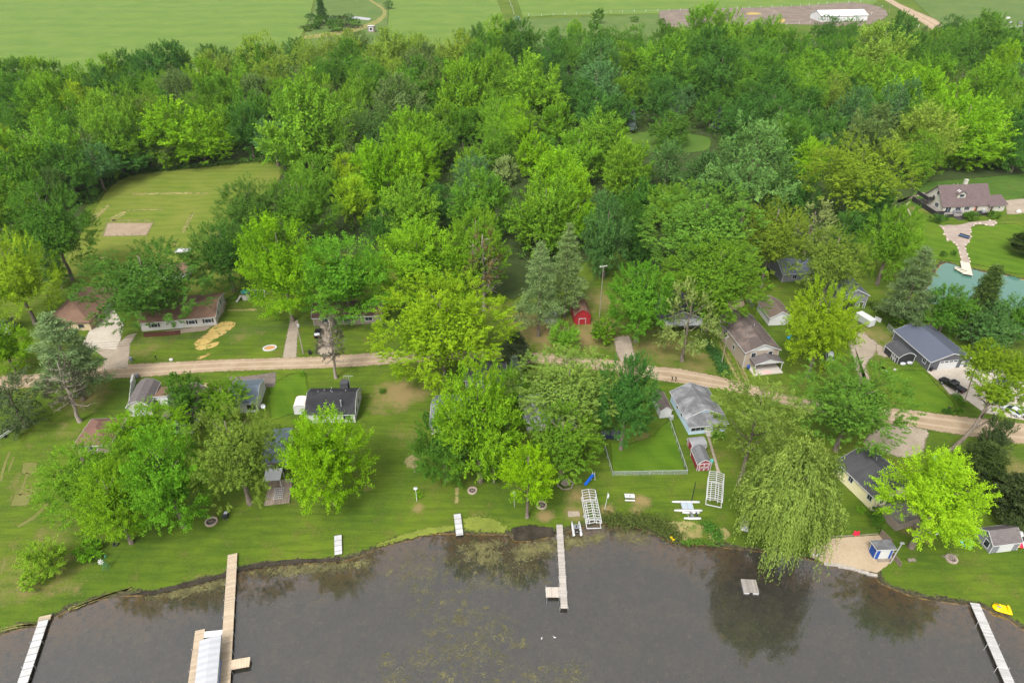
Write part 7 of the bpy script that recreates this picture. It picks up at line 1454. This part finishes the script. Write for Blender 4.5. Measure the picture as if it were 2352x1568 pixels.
# garden fence round the soil plot
gf = [P(*p) for p in [(236,544), (338,542), (353,512), (247,511)]]; root = thing('garden_fence', "thin wire fence round the bare garden plot", 'fence', gf[0])
for a, b in zip(gf, gf[1:]+gf[:1]):
    for k in range(6): q = a.lerp(b, k/6)-gf[0]; MB().box(q.x-.05, q.x+.05, q.y-.05, q.y+.05, 0, 1.1).build('post', WOODG, root)
# dormer house yard
STONE = earth("flagstone", (.27, .215, .18), (.34, .28, .235), (.17, .135, .11), scale=1.4, soft=.2, k=.5)
patch("stone_patio", [Z1(575,800), Z1(640,810), Z1(700,800), Z1(790,805), Z1(900,790), Z1(1010,760), Z1(1180,750), Z1(1325,740), Z1(1335,790), Z1(1290,822), Z1(1180,800), Z1(1060,800), Z1(1000,860), Z1(1010,960), Z1(980,1030), Z1(930,1080), Z1(820,1070), Z1(760,1020), Z1(680,970), Z1(640,870)], STONE, .034, .4, 2)
patch("stone_path", [Z1(825,1065), Z1(925,1070), Z1(975,1240), Z1(985,1300), Z1(885,1300), Z1(850,1180)], STONE, .04, .3, 1)
rr = random.Random(21)
for i in range(26):
    t_ = i/26; px_ = [Z1(640,850), Z1(650,930), Z1(690,990), Z1(780,1040), Z1(815,1070), Z1(930,1070), Z1(975,1030), Z1(1005,960), Z1(995,870), Z1(1040,815), Z1(1120,790), Z1(1200,805), Z1(1290,815), Z1(1330,780), Z1(835,1110), Z1(855,1170), Z1(875,1230), Z1(930,1120), Z1(955,1190), Z1(975,1250), Z1(985,1290), Z1(880,1290), Z1(700,1010), Z1(1000,900), Z1(1060,790), Z1(1250,750)][i]
    o = MB().ball((0, 0, .15), (rr.uniform(.35, .6), rr.uniform(.3, .45), rr.uniform(.25, .4)), 5).build('border_rock', STONE2 if i else paint("border_rock", (.40, .33, .28), .9, .3, 2), None, True, P(*px_), rr.uniform(0, 3)); STONE2 = o.data.materials[0]
    tag(o, "tan rock in the border of the stone patio and path", 'rock', 'rocks edging the stone patio')
o = MB().ball((0, 0, .35), (1.0, .8, .75), 6).build('boulder', paint("grey_boulder", (.42, .40, .36), .9, .25, 2), None, True, P(*Z1(1625,640))); tag(o, "large grey boulder on the lawn right of the dormer house", 'boulder')
fpz = firepit("fire ring on the stone patio below the dormer house", Z1(835,972), .7)
sf = thing('patio_sofa', "dark outdoor sofa with blue cushions on the stone patio", 'sofa', P(*Z1(910,965)), R(-48)); MB().box(-1.6, 1.6, -.45, .45, .05, .45).build('base', BLACKP, sf); MB().box(-1.6, 1.6, .35, .55, .451, .95).build('backrest', BLACKP, sf); [MB().box(-1.5+1.02*k, -.55+1.02*k, -.42, .34, .452, .6).build('cushion', paint("blue_cushion", (.05, .10, .18), .8) if k == 0 else sf.children[2].data.materials[0], sf) for k in range(3)]
for i, u in enumerate((-.27, -.20, -.13)): 
    root = thing('deck_chair', ["left of three grey chairs on the black deck", "middle of three grey chairs on the black deck", "right of three grey chairs on the black deck"][i], 'chair', on(BIG, BW*u, -BD/2-1.0, .4), BIG.rotation_euler.z, 'grey chairs on the black deck'); MB().box(-.35, .35, -.35, .35, .38, .46).build('seat', GREYP, root); MB().box(-.35, .35, .3, .4, .461, 1.1).build('backrest', GREYP, root); [MB().box(x-.04, x+.04, y-.04, y+.04, 0, .379).build('leg', GREYP, root) for x in (-.3, .3) for y in (-.3, .3)]
um = thing('parasol', "closed red parasol standing on the black deck", 'parasol', on(BIG, BW*.10, -BD/2-1.9, .4)); MB().tube([(0, 0, 0), (.3, 0, 2.4)], .04, 8).build('pole', ALU, um); MB().lathe([(.03, .9), (.2, 1.0), (.14, 1.8), (.03, 2.45)], 10).build('canopy', paint("red_canvas", (.55, .08, .05), .8), um)
gr_ = thing('grill', "steel barbecue grill at the right end of the black deck", 'grill', on(BIG, BW*.33, -BD/2-1.4, .4), BIG.rotation_euler.z); MB().box(-.6, .6, -.3, .3, .1, .85).build('cabinet', ALU, gr_); MB().extrude([(-.3, .86), (-.3, 1.1), (0, 1.3), (.3, 1.1), (.3, .86)], 'x', -.45, .45).build('hood', ALU, gr_)
root = thing('deck_table', "low dark table beside the grill on the black deck", 'table', on(BIG, BW*.25, -BD/2-1.6, .4), BIG.rotation_euler.z); MB().box(-.7, .7, -.45, .45, .6, .68).build('tabletop', BLACKP, root); [MB().box(x-.05, x+.05, y-.05, y+.05, 0, .599).build('leg', BLACKP, root) for x in (-.6, .6) for y in (-.38, .38)]
dp, L = dock("pale dock on the turquoise pond", Z1(928,1290), Z1(965,1450), 2.6, planks("pond_dock_planks", (.55, .47, .38), .3, 'Y', .2), .4, 4)
pn = thing('rowing_boat', "cream boat with three benches tied to the pond dock", 'rowing boat', P(*Z1(890,1405), 0)+Vector((-.6, 0, -.1)), R(18)); hull_mesh(4.2, 1.9, .6, bow=.35).build('hull', paint("cream_hull", (.60, .54, .42), .5), pn, True); [MB().box(-.8, .8, y-.2, y+.2, .6, .72).build('bench', WOODG, pn) for y in (-1.4, -.3, .8)]
# far fields
def posts_fence(label, pts_, hh=1.5):
    g = [P(*p) for p in pts_]; root = thing('pasture_fence', label, 'fence', g[0])
    for q in g: q = q-g[0]; MB().box(q.x-.11, q.x+.11, q.y-.11, q.y+.11, 0, hh*1.5).build('post', TRIM, root)
    w_ = MB(); [w_.bar((a-g[0]).to_tuple()[:2]+(z,), (b-g[0]).to_tuple()[:2]+(z,), .04) for a, b in zip(g, g[1:]) for z in (.7, 1.4)]; w_.build('wire', ALU, root)
posts_fence("long row of white fence posts along the far pasture", [C(1,0,x,y+8) for x, y in [(1290,105),(1380,105),(1460,100),(1540,97),(1620,97),(1700,95),(1777,89),(1857,83),(1937,80),(2018,78),(2098,76),(2180,73),(2257,70),(2335,68)]]+[C(2,0,x,y+8) for x, y in [(60,68),(142,65),(218,63),(298,60),(375,55),(458,52),(537,48),(614,45),(680,43),(749,40),(808,37),(870,32),(932,27),(994,22),(1064,18),(1144,14),(1225,10),(1306,5)]])
posts_fence("short white post row climbing the left side of the far pasture", [C(1,0,x,y+8) for x, y in [(1189,95),(1183,72),(1177,50),(1168,30),(1160,8)]]); posts_fence("white posts along the near side of the paddock", [C(2,0,x,y+8) for x, y in [(717,165),(802,160),(876,152)]]); posts_fence("white posts between the pole barn and the dirt lane", [C(2,0,x,y+8) for x, y in [(1300,95),(1373,45),(1306,5)]]); posts_fence("two white posts at the near end of the dirt lane", [C(2,0,x,y+8) for x, y in [(1537,185),(1625,180)]])
pole('f', "far utility pole beside the dirt lane", C(2,0,1422,90), C(2,0,1432,2), .8)
for i, (x, y, sz, lb) in enumerate([(2183,98,1.3,"white tank standing alone in the far right meadow"), (2240,125,1.5,"white trough in the far right meadow"), (2255,155,1.2,"pale crate at the far right field edge"), (2325,160,1.8,"blue-grey crate at the far right field edge")]):
    o = MB().box(-sz, sz, -.7, .7, 0, 1.3).box(-sz*.8, sz*.8, -.5, .5, 1.302, 1.5).build('field_crate', [TRIM, TRIM, ALU, GREYP][i], None, False, P(*C(2,0,x,y+6))); tag(o, lb, 'crate')
for i, (x, y) in enumerate([(2270,196), (2300,192), (2325,188), (2342,194)]):
    r_ = thing('field_hurdle', ["first white hurdle from the left at the far right", "second white hurdle from the left at the far right", "third white hurdle from the left at the far right", "last white hurdle at the far right edge"][i], 'hurdle', P(*C(2,0,x,y))); f = MB(); [f.bar((-1.3, 0, z), (1.3, 0, z), .14) for z in (.6, 1.2)]; f.build('rail', TRIM, r_); [MB().bar((s*1.3, 0, 0), (s*1.3, 0, 1.5), .16).build('post', TRIM, r_) for s in (-1, 1)]
patch("bog_pool", [C(1,0,60,115), C(1,0,130,118), C(1,0,205,128), C(1,0,190,142), C(1,0,110,135), C(1,0,60,130)], water_mat("bog_water", (.5, .5, .45), (.18, .18, .18), .8), .06, .2, 1)
# ------------------------------------------------------------------ labels of the woodland trees: colour, landmark, then rank along the landmark
LM = [(110,330,"behind the left-edge maples"), (340,190,"at the hay field's edge"), (400,345,"at the back of the mown field"), (620,330,"right of the mown field"), (640,130,"below the boggy patch"), (880,120,"below the small field hut"), (1050,100,"under the grass field"), (900,300,"in the middle of the wood"), (1150,220,"in the high wood"), (1370,110,"near the round pasture tree"), (1250,420,"above the paired white pines"), (930,470,"above the great yellow oak"), (1400,470,"in the dark gap above the crossarm pole"), (1530,220,"behind the clearing"), (1350,300,"left of the clearing"), (1700,330,"right of the clearing"), (1640,90,"below the brown paddock"), (1930,110,"below the white pole barn"), (1900,260,"above the broad yellow-green oak"), (2140,140,"at the end of the dirt lane"), (2200,300,"behind the dormer house"), (2310,220,"at the right edge of the wood"), (1850,420,"above the olive oak"), (60,180,"at the left edge by the hay field"), (500,270,"left of the wood's middle"), (190,250,"at the left end of the wood"), (1600,450,"beside the very large oak")]
CN = {'D': 'dark green', 'M': 'mid green', 'L': 'light green', 'L2': 'bright yellow-green', 'Y': 'golden green', 'Yp': 'pale yellow', 'Y2': 'bright yellow', 'B': 'bluish green', 'B2': 'soft green', 'O': 'olive brown', 'K2': 'dull olive', 'K': 'dark'}
from collections import defaultdict
groups = defaultdict(list)
for root, x, y, wd, tn, gx, gy, r, kd in wood_trees:
    sx, sy = proj(Vector((gx, gy, r*1.6))); lm = min(LM, key=lambda q: (q[0]-sx)**2+((q[1]-sy)*1.4)**2)[2]
    groups[(tn, kd in ('cotton',), lm)].append((sx, sy, root))
ORD = ['first', 'second', 'third', 'fourth', 'fifth', 'sixth', 'seventh', 'eighth', 'ninth', 'tenth', 'eleventh', 'twelfth', 'thirteenth', 'fourteenth', 'fifteenth', 'sixteenth', 'seventeenth', 'eighteenth']; NUM = ['zero', 'one', 'two', 'three', 'four', 'five', 'six', 'seven', 'eight', 'nine', 'ten']
for (tn, ct_, lm), lst in groups.items():
    lst.sort(key=lambda q: q[0]); kind = 'cottonwood' if ct_ else 'tree'; n = len(lst)
    for i, (sx, sy, root) in enumerate(lst):
        if n == 1: lb = f"{CN[tn]} {kind} standing alone of its colour {lm}"
        elif n == 2: lb = f"{['left', 'right'][i]} of two {CN[tn]} {kind}s {lm}"
        else: lb = f"{ORD[i]} of {NUM[n] if n < 11 else 'the'} {CN[tn]} {kind}s from the left {lm}"
        if len(lb.split()) > 16: lb = lb.replace(" from the left", ", left to right,")
        if len(lb.split()) > 16: lb = lb.replace(", left to right,", " left-to-right")
        root['label'] = lb; root['group'] = 'trees of the wood'
for nm in ('bog_shrub',):
    ls = sorted([o for o in bpy.data.objects if o.name.split('.')[0] == nm], key=lambda o: o.location.x)
    for i, o in enumerate(ls): o['label'] = f"{ORD[i]} shrub from the left round the bog pool"
sp_ = sorted([o for o in bpy.data.objects if o.name.startswith('spruce_tree') and o.get('group') == 'grey spruces at the clearing'], key=lambda o: o.location.x)
for i, o in enumerate(sp_): o['label'] = f"{ORD[i]} pale grey spruce from the left behind the clearing"
rk = sorted([o for o in bpy.data.objects if o.name.startswith('border_rock')], key=lambda o: o.name)
# ------------------------------------------------------------------ summer haze
t = NT("haze"); vol = t.n('ShaderNodeVolumePrincipled'); vol.inputs['Color'].default_value = (.80, .86, .90, 1); vol.inputs['Density'].default_value = .000045; vol.inputs['Anisotropy'].default_value = .2
ho = t.n('ShaderNodeOutputMaterial'); t.l(vol.outputs[0], ho.inputs['Volume'])
hz = MB().box(-4100, 4100, -2450, 9050, -3.2, 103).build('haze', t.m); tag(hz, kind='stuff')
